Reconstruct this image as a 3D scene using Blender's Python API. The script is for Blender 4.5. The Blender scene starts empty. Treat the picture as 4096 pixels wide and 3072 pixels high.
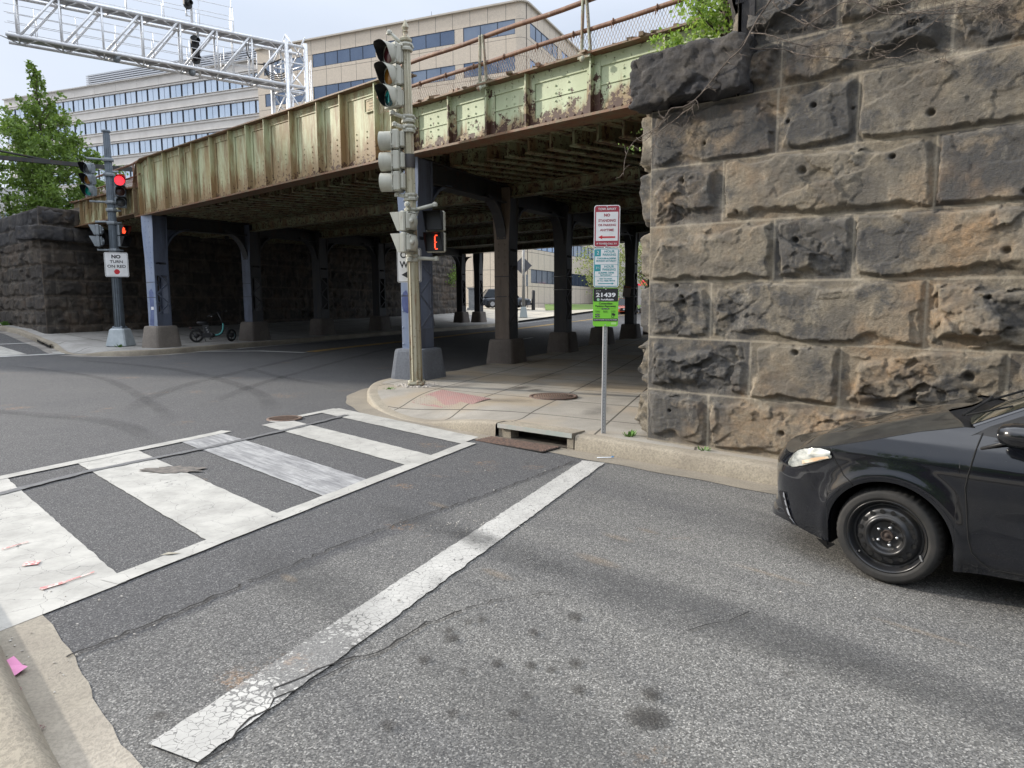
import bpy, bmesh, math, random
import numpy as np
from mathutils import Vector, Matrix
R=math.radians
random.seed(7)
SC=bpy.context.scene
COL=SC.collection
# ---------------------------------------------------------------- camera
cam_d=bpy.data.cameras.new('camera'); cam=bpy.data.objects.new('camera',cam_d); COL.objects.link(cam)
cam_d.sensor_width=36; cam_d.lens=24.003; cam_d.clip_end=2000; cam_d.clip_start=.05
PITCH=R(6.4); ROLL=R(-.4)
_f=Vector((0,math.cos(PITCH),-math.sin(PITCH))); _u=Vector((0,math.sin(PITCH),math.cos(PITCH))); _r=Vector((1,0,0))
_R=_r*math.cos(ROLL)+_u*math.sin(ROLL); _U=-_r*math.sin(ROLL)+_u*math.cos(ROLL)
m=Matrix((( _R.x,_U.x,-_f.x,0),(_R.y,_U.y,-_f.y,0),(_R.z,_U.z,-_f.z,1.70),(0,0,0,1)))
cam.matrix_world=m; SC.camera=cam
# ---------------------------------------------------------------- sky, sun, exposure
SUN_AZ=-73.; SUN_EL=23.
W=bpy.data.worlds.new("World"); SC.world=W; W.use_nodes=True
nt=W.node_tree; nt.nodes.clear()
def N(nt,t,**k):
    n=nt.nodes.new(t)
    for a,b in k.items(): setattr(n,a,b)
    return n
sky=N(nt,'ShaderNodeTexSky',sky_type='NISHITA',sun_disc=False,sun_elevation=R(SUN_EL),sun_rotation=R(SUN_AZ),air_density=1.0,dust_density=2.2,ozone_density=1.0)
tc=N(nt,'ShaderNodeTexCoord'); mp=N(nt,'ShaderNodeMapping'); mp.inputs['Scale'].default_value=(1.0,1.0,2.6)
nz=N(nt,'ShaderNodeTexNoise'); nz.inputs['Scale'].default_value=1.7; nz.inputs['Detail'].default_value=6; nz.inputs['Roughness'].default_value=.5
cr=N(nt,'ShaderNodeValToRGB'); cr.color_ramp.elements[0].position=.30; cr.color_ramp.elements[1].position=.68
cr.color_ramp.elements[0].color=(.55,.55,.55,1); cr.color_ramp.elements[1].color=(.97,.97,.97,1)
mx=N(nt,'ShaderNodeMix',data_type='RGBA'); mx.inputs[7].default_value=(8.6,9.3,10.6,1)
bg=N(nt,'ShaderNodeBackground'); bg.inputs['Strength'].default_value=.13; out=N(nt,'ShaderNodeOutputWorld')
L=nt.links.new
sz=N(nt,'ShaderNodeSeparateXYZ'); er=N(nt,'ShaderNodeMapRange',interpolation_type='SMOOTHSTEP'); er.inputs[1].default_value=.32; er.inputs[2].default_value=.80
L(tc.outputs['Generated'],sz.inputs[0]); L(sz.outputs['Z'],er.inputs[0])
zc=N(nt,'ShaderNodeMix',data_type='RGBA'); zc.inputs[6].default_value=(4.15,4.55,5.25,1); zc.inputs[7].default_value=(15.5,16.2,17.5,1); L(er.outputs[0],zc.inputs[0]); L(zc.outputs[2],mx.inputs[7])
L(tc.outputs['Generated'],mp.inputs[0]);L(mp.outputs[0],nz.inputs['Vector']);L(nz.outputs[0],cr.inputs[0]);L(cr.outputs[0],mx.inputs[0]);L(sky.outputs[0],mx.inputs[6]);L(mx.outputs[2],bg.inputs[0]);L(bg.outputs[0],out.inputs[0])
sl=bpy.data.lights.new('sun','SUN'); sl.energy=3.3; sl.angle=R(1.5); sl.color=(1,.925,.82)
so=bpy.data.objects.new('sun',sl); COL.objects.link(so)
sv=Vector((math.sin(R(SUN_AZ))*math.cos(R(SUN_EL)),math.cos(R(SUN_AZ))*math.cos(R(SUN_EL)),math.sin(R(SUN_EL))))
so.rotation_euler=sv.to_track_quat('Z','Y').to_euler(); so.location=sv*60
SC.view_settings.view_transform='Standard'; SC.view_settings.look='None'; SC.view_settings.exposure=.50; SC.view_settings.gamma=1
SC.cycles.max_bounces=8; SC.cycles.transparent_max_bounces=12; SC.cycles.use_denoising=True
SC.cycles.use_adaptive_sampling=True
# ---------------------------------------------------------------- geometry helpers
def zg(x,y):
    """height of the road surface above datum (the street rises to the left and away)"""
    x=np.asarray(x,float); y=np.asarray(y,float)
    z=.0197*np.clip(2.4-x,-25,8.)+.0022*(np.minimum(y,110)-4)+.012*np.clip(y-16,0,80)+.035*np.clip(y-50,0,20)
    q=-.914*(x+1.9)+.407*(y-13.9)
    z=z+(.09*np.clip(q-15.,0,5.5)+.03*np.clip(q-20.5,0,20))*np.clip((70-y)/20,0,1)
    return z
def zf(x,y): return float(zg(x,y))
def u2(a): a=R(a); return np.array([math.sin(a),math.cos(a)])
class MB:
    def __init__(s): s.v=[];s.f=[];s.sm=[]
    def add(s,vs,fs,smooth=False):
        o=len(s.v); s.v+= [tuple(map(float,p)) for p in vs]; s.f+=[tuple(i+o for i in f) for f in fs]; s.sm+=[smooth]*len(fs); return s
    def box(s,c,d,M=None,tap=1.,bev=0):
        hx,hy,hz=d[0]/2,d[1]/2,d[2]/2
        if bev:
            b=bev; t=tap
            P=[]
            for z,k in ((-hz,0),(-hz+b,1),(hz-b,2),(hz,3)):
                e=b if k in(0,3) else 0; q=1 if z<0 else t
                X,Y=hx*q-e,hy*q-e
                P+=[(-X+b,-Y,z),(X-b,-Y,z),(X,-Y+b,z),(X,Y-b,z),(X-b,Y,z),(-X+b,Y,z),(-X,Y-b,z),(-X,-Y+b,z)]
            F=[tuple(range(7,-1,-1)),tuple(range(24,32))]
            for k in range(3):
                for i in range(8): F.append((k*8+i,k*8+(i+1)%8,(k+1)*8+(i+1)%8,(k+1)*8+i))
        else:
            P=[(x*hx*(1 if z<0 else tap),y*hy*(1 if z<0 else tap),z*hz) for z in(-1,1) for x,y in((-1,-1),(1,-1),(1,1),(-1,1))]
            F=[(3,2,1,0),(4,5,6,7),(0,1,5,4),(1,2,6,5),(2,3,7,6),(3,0,4,7)]
        P=[Vector(p) for p in P]
        if M is not None: P=[M@p for p in P]
        c=Vector(c); return s.add([p+c for p in P],F)
    def tube(s,pts,r,n=8,cap=True,smooth=True,r2=None,closed=False):
        pts=[Vector(p) for p in pts]; k=len(pts); rs=[r]*k if not isinstance(r,(list,tuple)) else list(r)
        if r2 is not None: rs=[r+(r2-r)*i/(k-1) for i in range(k)]
        V=[];F=[]; prev=None
        for i,p in enumerate(pts):
            t=(pts[(i+1)%k]-pts[i-1]) if closed else (pts[min(i+1,k-1)]-pts[max(i-1,0)])
            if t.length<1e-9: t=Vector((0,0,1))
            t.normalize()
            if prev is None:
                a=Vector((0,0,1)) if abs(t.z)<.9 else Vector((1,0,0)); x=t.cross(a).normalized()
            else:
                x=(prev-t*prev.dot(t)); x=x.normalized() if x.length>1e-6 else t.orthogonal().normalized()
            prev=x; y=t.cross(x)
            for j in range(n):
                a=2*math.pi*(j+.5)/n; V.append(p+(x*math.cos(a)+y*math.sin(a))*rs[i])
        for i in range(k if closed else k-1):
            i2=(i+1)%k
            for j in range(n): F.append((i*n+j,i*n+(j+1)%n,i2*n+(j+1)%n,i2*n+j))
        s.add(V,F,smooth)
        if cap and not closed:
            o=len(s.v)-len(V); s.f+=[tuple(o+j for j in range(n-1,-1,-1)),tuple(o+(k-1)*n+j for j in range(n))]; s.sm+=[False]*2
        return s
    def bar(s,a,b,w,h,up=(0,0,1)):
        a=Vector(a);b=Vector(b);t=(b-a);l=t.length;t.normalize();up=Vector(up)
        if abs(t.dot(up))>.98: up=Vector((1,0,0))
        x=t.cross(up).normalized(); y=x.cross(t)
        M=Matrix((x,t,y)).transposed(); return s.box((a+b)/2,(w,l,h),M)
    def lathe(s,prof,n=32,M=None,smooth=True,c=(0,0,0)):
        V=[];F=[]
        for r,z in prof:
            for j in range(n): a=2*math.pi*j/n; V.append(Vector((r*math.cos(a),r*math.sin(a),z)))
        k=len(prof)
        for i in range(k-1):
            for j in range(n): F.append((i*n+j,i*n+(j+1)%n,(i+1)*n+(j+1)%n,(i+1)*n+j))
        if M is not None: V=[M@v for v in V]
        c=Vector(c); return s.add([v+c for v in V],F,smooth)
    def disc(s,c,r,nrm,n=16):
        nrm=Vector(nrm).normalized();x=nrm.orthogonal().normalized();y=nrm.cross(x);c=Vector(c)
        return s.add([c+(x*math.cos(2*math.pi*j/n)+y*math.sin(2*math.pi*j/n))*r for j in range(n)],[tuple(range(n))])
    def dome(s,c,r,nrm,n=6,h=.7):
        nrm=Vector(nrm).normalized();x=nrm.orthogonal().normalized();y=nrm.cross(x);c=Vector(c);V=[]
        for q,hh in((1,0),(.75,.6*h)):
            V+=[c+(x*math.cos(2*math.pi*j/n)+y*math.sin(2*math.pi*j/n))*r*q+nrm*r*hh for j in range(n)]
        V.append(c+nrm*r*h)
        F=[(j,(j+1)%n,n+(j+1)%n,n+j) for j in range(n)]+[(n+j,n+(j+1)%n,2*n) for j in range(n)]
        return s.add(V,F,True)
    def prism(s,poly,z0,z1,M=None):
        """poly: xy outline (ccw); extruded from z0 to z1"""
        n=len(poly);V=[Vector((p[0],p[1],z0)) for p in poly]+[Vector((p[0],p[1],z1)) for p in poly]
        if M is not None: V=[M@v for v in V]
        return s.add(V,[tuple(range(n-1,-1,-1)),tuple(range(n,2*n))]+[(i,(i+1)%n,n+(i+1)%n,n+i) for i in range(n)])
    def cut(s):
        s.marks=getattr(s,'marks',[])+[(len(s.v),len(s.f))]; return s
    def split(s,name,mat,parent=None,world=False):
        """one object for each stretch between cut() calls"""
        pv=pf=0; o=[]
        for a,b_ in getattr(s,'marks',[])+[(len(s.v),len(s.f))]:
            if b_>pf:
                q=MB(); q.v=s.v[pv:a]; q.f=[tuple(i-pv for i in f) for f in s.f[pf:b_]]; q.sm=s.sm[pf:b_]; o.append(q.build(name,mat,parent,world))
            pv,pf=a,b_
        return o
    def build(s,name,mat,parent=None,world=False,shade=None):
        me=bpy.data.meshes.new(name)
        vs=s.v
        if world and parent is not None:
            b=parent.location; vs=[(p[0]-b.x,p[1]-b.y,p[2]-b.z) for p in vs]
        me.from_pydata(vs,[],s.f)
        if any(s.sm): me.polygons.foreach_set('use_smooth',s.sm)
        for m_ in (mat if isinstance(mat,(list,tuple)) else [mat]): me.materials.append(m_)
        me.update()
        o=bpy.data.objects.new(name,me); COL.objects.link(o)
        if parent is not None: o.parent=parent
        return o
def npmesh(name,V,F,mat,parent=None,smooth=True,attrs=None,world=True):
    me=bpy.data.meshes.new(name); V=np.asarray(V,np.float32); F=np.asarray(F,np.int32)
    if parent is not None and world: V=V-np.array(parent.location,np.float32)
    n=F.shape[1]
    me.vertices.add(len(V)); me.vertices.foreach_set('co',V.ravel())
    me.loops.add(F.size); me.loops.foreach_set('vertex_index',F.ravel())
    me.polygons.add(len(F)); me.polygons.foreach_set('loop_start',np.arange(0,F.size,n,dtype=np.int32)); me.polygons.foreach_set('loop_total',np.full(len(F),n,np.int32))
    if smooth: me.polygons.foreach_set('use_smooth',np.ones(len(F),bool))
    me.update(calc_edges=True); me.validate()
    for k,a in (attrs or {}).items():
        at=me.attributes.new(k,'FLOAT','POINT'); at.data.foreach_set('value',np.asarray(a,np.float32).ravel())
    me.materials.append(mat); o=bpy.data.objects.new(name,me); COL.objects.link(o)
    if parent is not None: o.parent=parent
    return o
def gridfaces(nu,nv,flip=False):
    i=np.arange(nu-1)[:,None]*nv+np.arange(nv-1)[None,:]; i=i.ravel()
    F=np.stack([i,i+nv,i+nv+1,i+1],1)
    return F[:,::-1] if flip else F
def tag(o,label=None,cat=None,group=None,kind=None):
    if label:o['label']=label
    if cat:o['category']=cat
    if group:o['group']=group
    if kind:o['kind']=kind
    return o
def thing(name,label,cat,loc=(0,0,0),rz=0,group=None):
    o=bpy.data.objects.new(name,None); COL.objects.link(o); o.location=loc; o.rotation_euler=(0,0,rz); o.empty_display_size=.2
    return tag(o,label,cat,group)
def dup(o,loc=None,rz=None,label=None,parent=None):
    c=o.copy(); COL.objects.link(c)
    if parent is not None: c.parent=parent
    for ch in o.children: dup(ch,parent=c)
    if loc is not None: c.location=loc
    if rz is not None: c.rotation_euler=(0,0,rz)
    if label: c['label']=label
    return c
# ---------------------------------------------------------------- numpy noise
def _h(i,j,s):
    n=(i.astype(np.int64)*374761393+j.astype(np.int64)*668265263+s*974711)&0x7fffffff
    n=((n^(n>>13))*1274126177)&0x7fffffff
    return ((n^(n>>16))&0xffff)/65535.
def vn(x,y,s=0):
    xi=np.floor(x);yi=np.floor(y);fx=x-xi;fy=y-yi;fx=fx*fx*(3-2*fx);fy=fy*fy*(3-2*fy)
    a=_h(xi,yi,s);b=_h(xi+1,yi,s);c=_h(xi,yi+1,s);d=_h(xi+1,yi+1,s)
    return a+(b-a)*fx+(c-a)*fy+(a-b-c+d)*fx*fy
def fbm(x,y,s=0,o=4,g=.5):
    t=0;a=1;n=0
    for k in range(o): t=t+a*vn(x*2**k+17.3*k,y*2**k-9.1*k,s+k);n+=a;a*=g
    return t/n
def worley(x,y,s,warp=.35):
    """broken-rock facets: every cell is a randomly tilted plane; returns height about 0"""
    x=x+warp*(fbm(x*1.7,y*1.7,s+40,3)-.5);y=y+warp*(fbm(x*1.7+9,y*1.7,s+41,3)-.5)
    xi=np.floor(x);yi=np.floor(y);bd=np.full(x.shape,9.);bh=np.zeros(x.shape)
    for i in(-1,0,1):
        for j in(-1,0,1):
            cx=xi+i;cy=yi+j;px=cx+_h(cx,cy,s);py=cy+_h(cx,cy,s+1)
            d=(x-px)**2+(y-py)**2;h=(_h(cx,cy,s+2)-.5)+(x-px)*(_h(cx,cy,s+3)-.5)*1.6+(y-py)*(_h(cx,cy,s+4)-.5)*1.6
            k=d<bd;bd=np.where(k,d,bd);bh=np.where(k,h,bh)
    return bh
def sstep(a,b,x): t=np.clip((x-a)/(b-a),0,1); return t*t*(3-2*t)
# ---------------------------------------------------------------- materials
def base_mat(name,rough=.8,metal=0.,col=None):
    m=bpy.data.materials.new(name); m.use_nodes=True; nt=m.node_tree; b=nt.nodes['Principled BSDF']
    b.inputs['Roughness'].default_value=rough; b.inputs['Metallic'].default_value=metal
    if col: b.inputs['Base Color'].default_value=(*col,1)
    return m,nt,b
def mathn(nt,op,a,b=None,c=None,clamp=False):
    n=N(nt,'ShaderNodeMath',operation=op,use_clamp=clamp)
    for i,v in enumerate((a,b,c)):
        if v is None: continue
        if hasattr(v,'links') or hasattr(v,'node'): nt.links.new(v,n.inputs[i])
        else: n.inputs[i].default_value=v
    return n.outputs[0]
def mixc(nt,f,a,b):
    n=N(nt,'ShaderNodeMix',data_type='RGBA')
    for i,v in ((0,f),(6,a),(7,b)):
        if hasattr(v,'node'): nt.links.new(v,n.inputs[i])
        elif i==0: n.inputs[0].default_value=v
        else: n.inputs[i].default_value=(*v,1)
    return n.outputs[2]
def coords(nt,kind='Object',scale=(1,1,1),rot=(0,0,0)):
    t=N(nt,'ShaderNodeTexCoord'); o=t.outputs[kind]
    if scale!=(1,1,1) or rot!=(0,0,0):
        mp=N(nt,'ShaderNodeMapping'); mp.inputs['Scale'].default_value=scale; mp.inputs['Rotation'].default_value=rot
        nt.links.new(o,mp.inputs[0]); o=mp.outputs[0]
    return o
def noise(nt,vec,scale,detail=3,rough=.55,lo=None,hi=None):
    n=N(nt,'ShaderNodeTexNoise'); n.inputs['Scale'].default_value=scale; n.inputs['Detail'].default_value=detail; n.inputs['Roughness'].default_value=rough
    nt.links.new(vec,n.inputs['Vector']); o=n.outputs[0]
    if lo is not None:
        mr=N(nt,'ShaderNodeMapRange'); mr.inputs['From Min'].default_value=lo; mr.inputs['From Max'].default_value=hi
        nt.links.new(o,mr.inputs[0]); o=mr.outputs[0]
    return o
def rng(nt,v,a,b,c=0.,d=1.):
    mr=N(nt,'ShaderNodeMapRange')
    for i,x in zip((1,2,3,4),(a,b,c,d)): mr.inputs[i].default_value=x
    nt.links.new(v,mr.inputs[0]); return mr.outputs[0]
def voro(nt,vec,scale,feature='F1',out=0):
    n=N(nt,'ShaderNodeTexVoronoi',feature=feature); n.inputs['Scale'].default_value=scale; nt.links.new(vec,n.inputs['Vector']); return n.outputs[out]
def bump(nt,b,h,strength=.4,dist=.01):
    n=N(nt,'ShaderNodeBump'); n.inputs['Strength'].default_value=strength; n.inputs['Distance'].default_value=dist
    nt.links.new(h,n.inputs['Height']); nt.links.new(n.outputs[0],b.inputs['Normal'])
def attr(nt,name):
    n=N(nt,'ShaderNodeAttribute'); n.attribute_name=name; return n.outputs['Fac']
def simple(name,col,rough=.7,metal=0.,col2=None,sc=6.,lo=.4,hi=.65,bmp=0,stretch=(1,1,1),bsc=60,coat=0):
    m,nt,b=base_mat(name,rough,metal,col)
    v=coords(nt,'Object',stretch)
    if col2: nt.links.new(mixc(nt,noise(nt,v,sc,6,.6,lo,hi),col,col2),b.inputs['Base Color'])
    if bmp: bump(nt,b,noise(nt,coords(nt),bsc,4),bmp,.004)
    if coat: b.inputs['Coat Weight'].default_value=coat; b.inputs['Coat Roughness'].default_value=.03
    return m
def emis(name,col,st):
    m,nt,b=base_mat(name,.4,0,col); b.inputs['Emission Color'].default_value=(*col,1); b.inputs['Emission Strength'].default_value=st; return m
def rusty(name,c,c2,rust,amt=.5,sc=3.,flaky=.5,low=True):
    """painted steel with rust; vertex attribute 'low' (1 at the bottom) makes rust gather there"""
    m,nt,b=base_mat(name,.62)
    v=coords(nt); vs=coords(nt,'Object',(1,1,.22))
    col=mixc(nt,noise(nt,vs,sc*1.3,6,.65,.42,.62),c,c2)
    g=mathn(nt,'MULTIPLY',mathn(nt,'POWER',attr(nt,'low'),3.4),.44) if low else 0.
    r1=mathn(nt,'ADD',noise(nt,vs,sc*2.2,8,.7),g)
    f1=rng(nt,r1,(.74 if low else .66)-.2*amt,(.90 if low else .76)-.2*amt)
    col=mixc(nt,mathn(nt,'MULTIPLY',f1,.75),col,rust)
    r2=mathn(nt,'ADD',noise(nt,v,sc*5,8,.72),mathn(nt,'MULTIPLY',g,.55) if low else 0.)
    f2=rng(nt,r2,(.80 if low else .70)-.14*flaky,(.815 if low else .715)-.14*flaky)
    col=mixc(nt,f2,col,(.055,.022,.012))
    nt.links.new(col,b.inputs['Base Color'])
    bump(nt,b,mathn(nt,'SUBTRACT',noise(nt,v,sc*14,5),f2),.35,.006)
    return m
# ================================================================ ROAD AND PAVEMENTS
def asphalt_cols(nt,vec,old):
    """speckled asphalt colour; old: 0..1 socket, 1 = the older paler lane"""
    vo=N(nt,'ShaderNodeTexVoronoi'); vo.inputs['Scale'].default_value=150; nt.links.new(vec,vo.inputs['Vector']); sp=N(nt,'ShaderNodeSeparateColor'); nt.links.new(vo.outputs['Color'],sp.inputs[0])
    n1=rng(nt,sp.outputs[0],.15,.95); n2=mathn(nt,'GREATER_THAN',sp.outputs[1],.90)
    dk=mixc(nt,n1,(.034,.034,.037),(.088,.088,.090)); dk=mixc(nt,n2,dk,(.15,.148,.145))
    lt=mixc(nt,n1,(.074,.072,.067),(.212,.206,.190)); lt=mixc(nt,n2,lt,(.33,.32,.295))
    return mixc(nt,old,dk,lt)
def asphalt_base(nt,b):
    v=coords(nt)
    # older surface lies to the right of the seam that runs beside the crosswalk
    d=N(nt,'ShaderNodeVectorMath',operation='DOT_PRODUCT'); d.inputs[1].default_value=(.835,-.55,0); nt.links.new(v,d.inputs[0])
    wob=noise(nt,v,2.2,4,.6)
    s=mathn(nt,'ADD',mathn(nt,'ADD',d.outputs['Value'],3.42),mathn(nt,'MULTIPLY',mathn(nt,'SUBTRACT',wob,.5),.35))
    old=mathn(nt,'MULTIPLY',rng(nt,s,0.,.06),rng(nt,s,-.4,2.6,.42,.95))
    # darker wheel tracks along the lane (az -46) and blotches
    va=coords(nt,'Object',(1,1,1),(0,0,R(-46)))
    mp=N(nt,'ShaderNodeMapping'); mp.inputs['Scale'].default_value=(1,.16,1); nt.links.new(va,mp.inputs[0])
    trk=noise(nt,mp.outputs[0],1.05,6,.62,.44,.62)
    blo=noise(nt,v,.5,5,.6,.35,.65)
    old=mathn(nt,'MULTIPLY',old,mathn(nt,'SUBTRACT',1.,mathn(nt,'MULTIPLY',trk,.62)))
    old=mathn(nt,'ADD',old,mathn(nt,'MULTIPLY',blo,.14))
    col=asphalt_cols(nt,v,old)
    # oil spots
    vo=N(nt,'ShaderNodeTexVoronoi'); vo.inputs['Scale'].default_value=2.1; nt.links.new(v,vo.inputs['Vector'])
    spot=mathn(nt,'MULTIPLY',rng(nt,mathn(nt,'ADD',vo.outputs['Distance'],mathn(nt,'MULTIPLY',noise(nt,v,16,3),.16)),.17,.12),noise(nt,v,.9,2,.5,.52,.60))
    col=mixc(nt,mathn(nt,'MULTIPLY',spot,.6),col,(.03,.026,.022))
    # faint rusty and orange utility paint dust
    org=mathn(nt,'MULTIPLY',noise(nt,va,1.1,2,.5,.66,.74),noise(nt,v,22,4,.8,.5,.62))
    col=mixc(nt,mathn(nt,'MULTIPLY',org,.45),col,(.42,.22,.08))
    return v,col
m_road,nt,b=base_mat('asphalt',.88)
v,col=asphalt_base(nt,b); nt.links.new(col,b.inputs['Base Color'])
bump(nt,b,mathn(nt,'ADD',noise(nt,v,70,3,.7),mathn(nt,'MULTIPLY',noise(nt,v,3,3),.6)),.8,.014)
def paint(name,c,wear,crack=9.,dirt=.25,c2=None,smear=0,hole_=False):
    m,nt,b=base_mat(name,.7)
    v,asp=asphalt_base(nt,b)
    w=coords(nt); wn=noise(nt,w,5,3,.6)
    wv=N(nt,'ShaderNodeVectorMath',operation='ADD'); nt.links.new(w,wv.inputs[0])
    nv=N(nt,'ShaderNodeTexNoise'); nv.inputs['Scale'].default_value=14; nt.links.new(w,nv.inputs['Vector'])
    sc_=N(nt,'ShaderNodeVectorMath',operation='SCALE'); sc_.inputs['Scale'].default_value=.06; nt.links.new(nv.outputs['Color'],sc_.inputs[0]); nt.links.new(sc_.outputs[0],wv.inputs[1])
    de=voro(nt,wv.outputs[0],crack,'DISTANCE_TO_EDGE')
    thr=mathn(nt,'MULTIPLY',rng(nt,wn,.72-.18*wear,.92-.20*wear,.0,1.),.20)
    thr=mathn(nt,'ADD',thr,.0030*(crack/4)+.010*wear)
    dv=N(nt,'ShaderNodeVectorMath',operation='DISTANCE'); dv.inputs[1].default_value=(-.95,3.03,.05); nt.links.new(w,dv.inputs[0])
    hole=mathn(nt,'MULTIPLY',rng(nt,dv.outputs['Value'],.50,.08),1. if hole_ else 0.)
    thr=mathn(nt,'ADD',thr,mathn(nt,'MULTIPLY',hole,mathn(nt,'MULTIPLY',noise(nt,w,9,3,.6,.30,.62),.42)))
    k=mathn(nt,'LESS_THAN',de,thr)
    k=mathn(nt,'MAXIMUM',k,mathn(nt,'LESS_THAN',noise(nt,w,60,4,.75),.30+.05*wear))
    k=mathn(nt,'MAXIMUM',k,mathn(nt,'LESS_THAN',noise(nt,w,24,5,.72),mathn(nt,'ADD',mathn(nt,'MULTIPLY',hole,.26),.30+.07*wear)))
    cc=mixc(nt,noise(nt,w,3.5,6,.7,.38,.66),c,tuple(x*(1-dirt) for x in c))
    if c2: 
        va=coords(nt,'Object',(1,1,1),(0,0,R(-46))); mp=N(nt,'ShaderNodeMapping'); mp.inputs['Scale'].default_value=(6,.7,1); nt.links.new(va,mp.inputs[0])
        cc=mixc(nt,noise(nt,mp.outputs[0],3,8,.7,.40,.62),cc,c2)
    nt.links.new(mixc(nt,mathn(nt,'MULTIPLY',k,.85 if crack>8 else .75),cc,asp),b.inputs['Base Color'])
    bump(nt,b,mathn(nt,'SUBTRACT',mathn(nt,'MULTIPLY',noise(nt,w,70,3,.7),.5),k),.35,.006)
    return m
m_white=paint('road_paint_white',(.405,.395,.362),.10,4.6,.30)
m_stop=paint('road_paint_stop',(.45,.44,.41),.40,25.,.30,hole_=True)
m_grey=paint('road_paint_scuffed',(.36,.36,.355),.12,4.,.3,(.15,.15,.155))
m_thin=paint('road_paint_thin',(.50,.50,.48),.35,6.)
m_yel=paint('road_paint_yellow',(.62,.38,.07),.4,6.)
xs=np.concatenate([[-400,-250,-150,-100],np.arange(-70,-12,1.),np.arange(-12,12,.25),np.arange(12,60,1.),[80,120,200,400]])
ys=np.concatenate([[-300,-120,-60],np.arange(-30,-2,1.),np.arange(-2,14,.25),np.arange(14,100,1.),[110,150,250,400]])
X,Y=np.meshgrid(xs,ys,indexing='ij'); Z=zg(X,Y)
tag(npmesh('road',np.stack([X.ravel(),Y.ravel(),Z.ravel()],1),gridfaces(len(xs),len(ys)),m_road),'dark grey asphalt road surface',kind='structure')
def catmull(P,step=.15):
    P=np.array(P,float); out=[]
    Q=np.vstack([2*P[0]-P[1],P,2*P[-1]-P[-2]])
    for i in range(1,len(Q)-2):
        p0,p1,p2,p3=Q[i-1:i+3]; n=max(1,int(np.linalg.norm((p2-p1)[:2])/step)); n=min(n,60)
        for k in range(n):
            t=k/n; out.append(.5*((2*p1)+(-p0+p2)*t+(2*p0-5*p1+4*p2-p3)*t*t+(-p0+3*p1-3*p2+p3)*t**3))
    out.append(P[-1]); return np.array(out)
def normals(P):
    T=np.gradient(P[:,:2],axis=0); T/=np.linalg.norm(T,axis=1)[:,None]; return np.stack([T[:,1],-T[:,0]],1)
def ribbon(name,P,offs,mat,parent=None,smooth=True,**k):
    """P: n x 3 (x,y,kerb height); offs: function i -> list of (offset,h)"""
    Nn=normals(P); V=[]; n=len(P); c=0
    for i in range(n):
        o=offs(i); c=len(o)
        for d,h in o:
            x,y=P[i,:2]+Nn[i]*d; V.append((x,y,float(zg(x,y))+h))
    return npmesh(name,V,gridfaces(n,c),mat,parent,smooth)
# concrete materials
def conc(name,c1,c2,joint=None,rot=0,sz=1.5,speck=.3,agg=90,c3=None,off=(0,0,0)):
    m,nt,b=base_mat(name,.85); v=coords(nt)
    col=mixc(nt,noise(nt,v,1.3,6,.65,.36,.66),c1,c2)
    if c3: col=mixc(nt,noise(nt,v,.45,3,.6,.48,.60),col,c3)
    sp=noise(nt,v,agg,3,.7,.42,.62)
    col=mixc(nt,mathn(nt,'MULTIPLY',sp,speck),col,tuple(x*.45 for x in c1))
    h=mathn(nt,'MULTIPLY',sp,-.5)
    if joint:
        mp=N(nt,'ShaderNodeMapping'); mp.inputs['Rotation'].default_value=(0,0,R(rot)); mp.inputs['Scale'].default_value=(1/sz,1/(sz*joint),1); mp.inputs['Location'].default_value=off; nt.links.new(v,mp.inputs[0])
        br=N(nt,'ShaderNodeTexBrick'); br.offset=0.; br.inputs['Scale'].default_value=1.; br.inputs['Brick Width'].default_value=1.; br.inputs['Row Height'].default_value=1.; br.inputs['Mortar Size'].default_value=.012; br.inputs['Mortar Smooth'].default_value=.1
        nt.links.new(mp.outputs[0],br.inputs['Vector']); f=br.outputs['Fac']
        col=mixc(nt,mathn(nt,'MULTIPLY',f,.85),col,(.035,.028,.02)); h=mathn(nt,'SUBTRACT',h,mathn(nt,'MULTIPLY',f,2.))
    nt.links.new(col,b.inputs['Base Color']); bump(nt,b,h,.5,.006)
    return m
m_walk=conc('sidewalk_concrete',(.355,.33,.285),(.25,.232,.20),1.35,24,1.12,.30,70,(.34,.28,.20),(.33,.2,0))
m_kerb=conc('kerb_concrete',(.345,.305,.235),(.215,.185,.145),None,0,1,.55,45)
m_gut=conc('gutter_concrete',(.28,.245,.19),(.18,.16,.13),None,0,1,.5,60)
m_gutd=conc('gutter_dirty',(.30,.28,.25),(.12,.11,.10),None,0,1,.5,60)
# right-hand pavement
KR=[(32,-22.2,.17),(14,-4.9,.17),(5.5,3.35,.17),(3.4,5.42,.17),(2.49,6.29,.18),(1.6,7.06,.18),(.72,7.80,.18),(-.22,8.58,.18),(-.69,8.97,.13),(-1.22,9.42,.04),(-1.66,9.87,.015),(-2.10,10.60,.03),(-2.43,11.4,.12),(-2.60,12.2,.17),(-2.64,13.1,.18),(-2.46,13.9,.18),(-2.05,14.75,.18),(-1.36,15.6,.17),(-1.05,16.4,.17),(.37,19.6,.17),(3.1,25.6,.17),(7.7,35.9,.17),(13,47.8,.17),(19,61,.17)]
WC=np.array([1.52,7.6]); A2=u2(130); B2=u2(24)
s_in=[-47,-22,-7,-3.0,-1.8,-.9,0.05,.9,1.7,2.5,3.3,4.1,4.9,5.7,6.4,7.0,7.7,8.4,9.,12.4,19.,30.5,43.5,58]
def inR(s): return WC+(B2*s if s>0 else A2*(-s))
PR=catmull([(a,b_,c,s) for (a,b_,c),s in zip(KR,s_in)],.12)
kz=lambda P,i:P[i,2]
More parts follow.
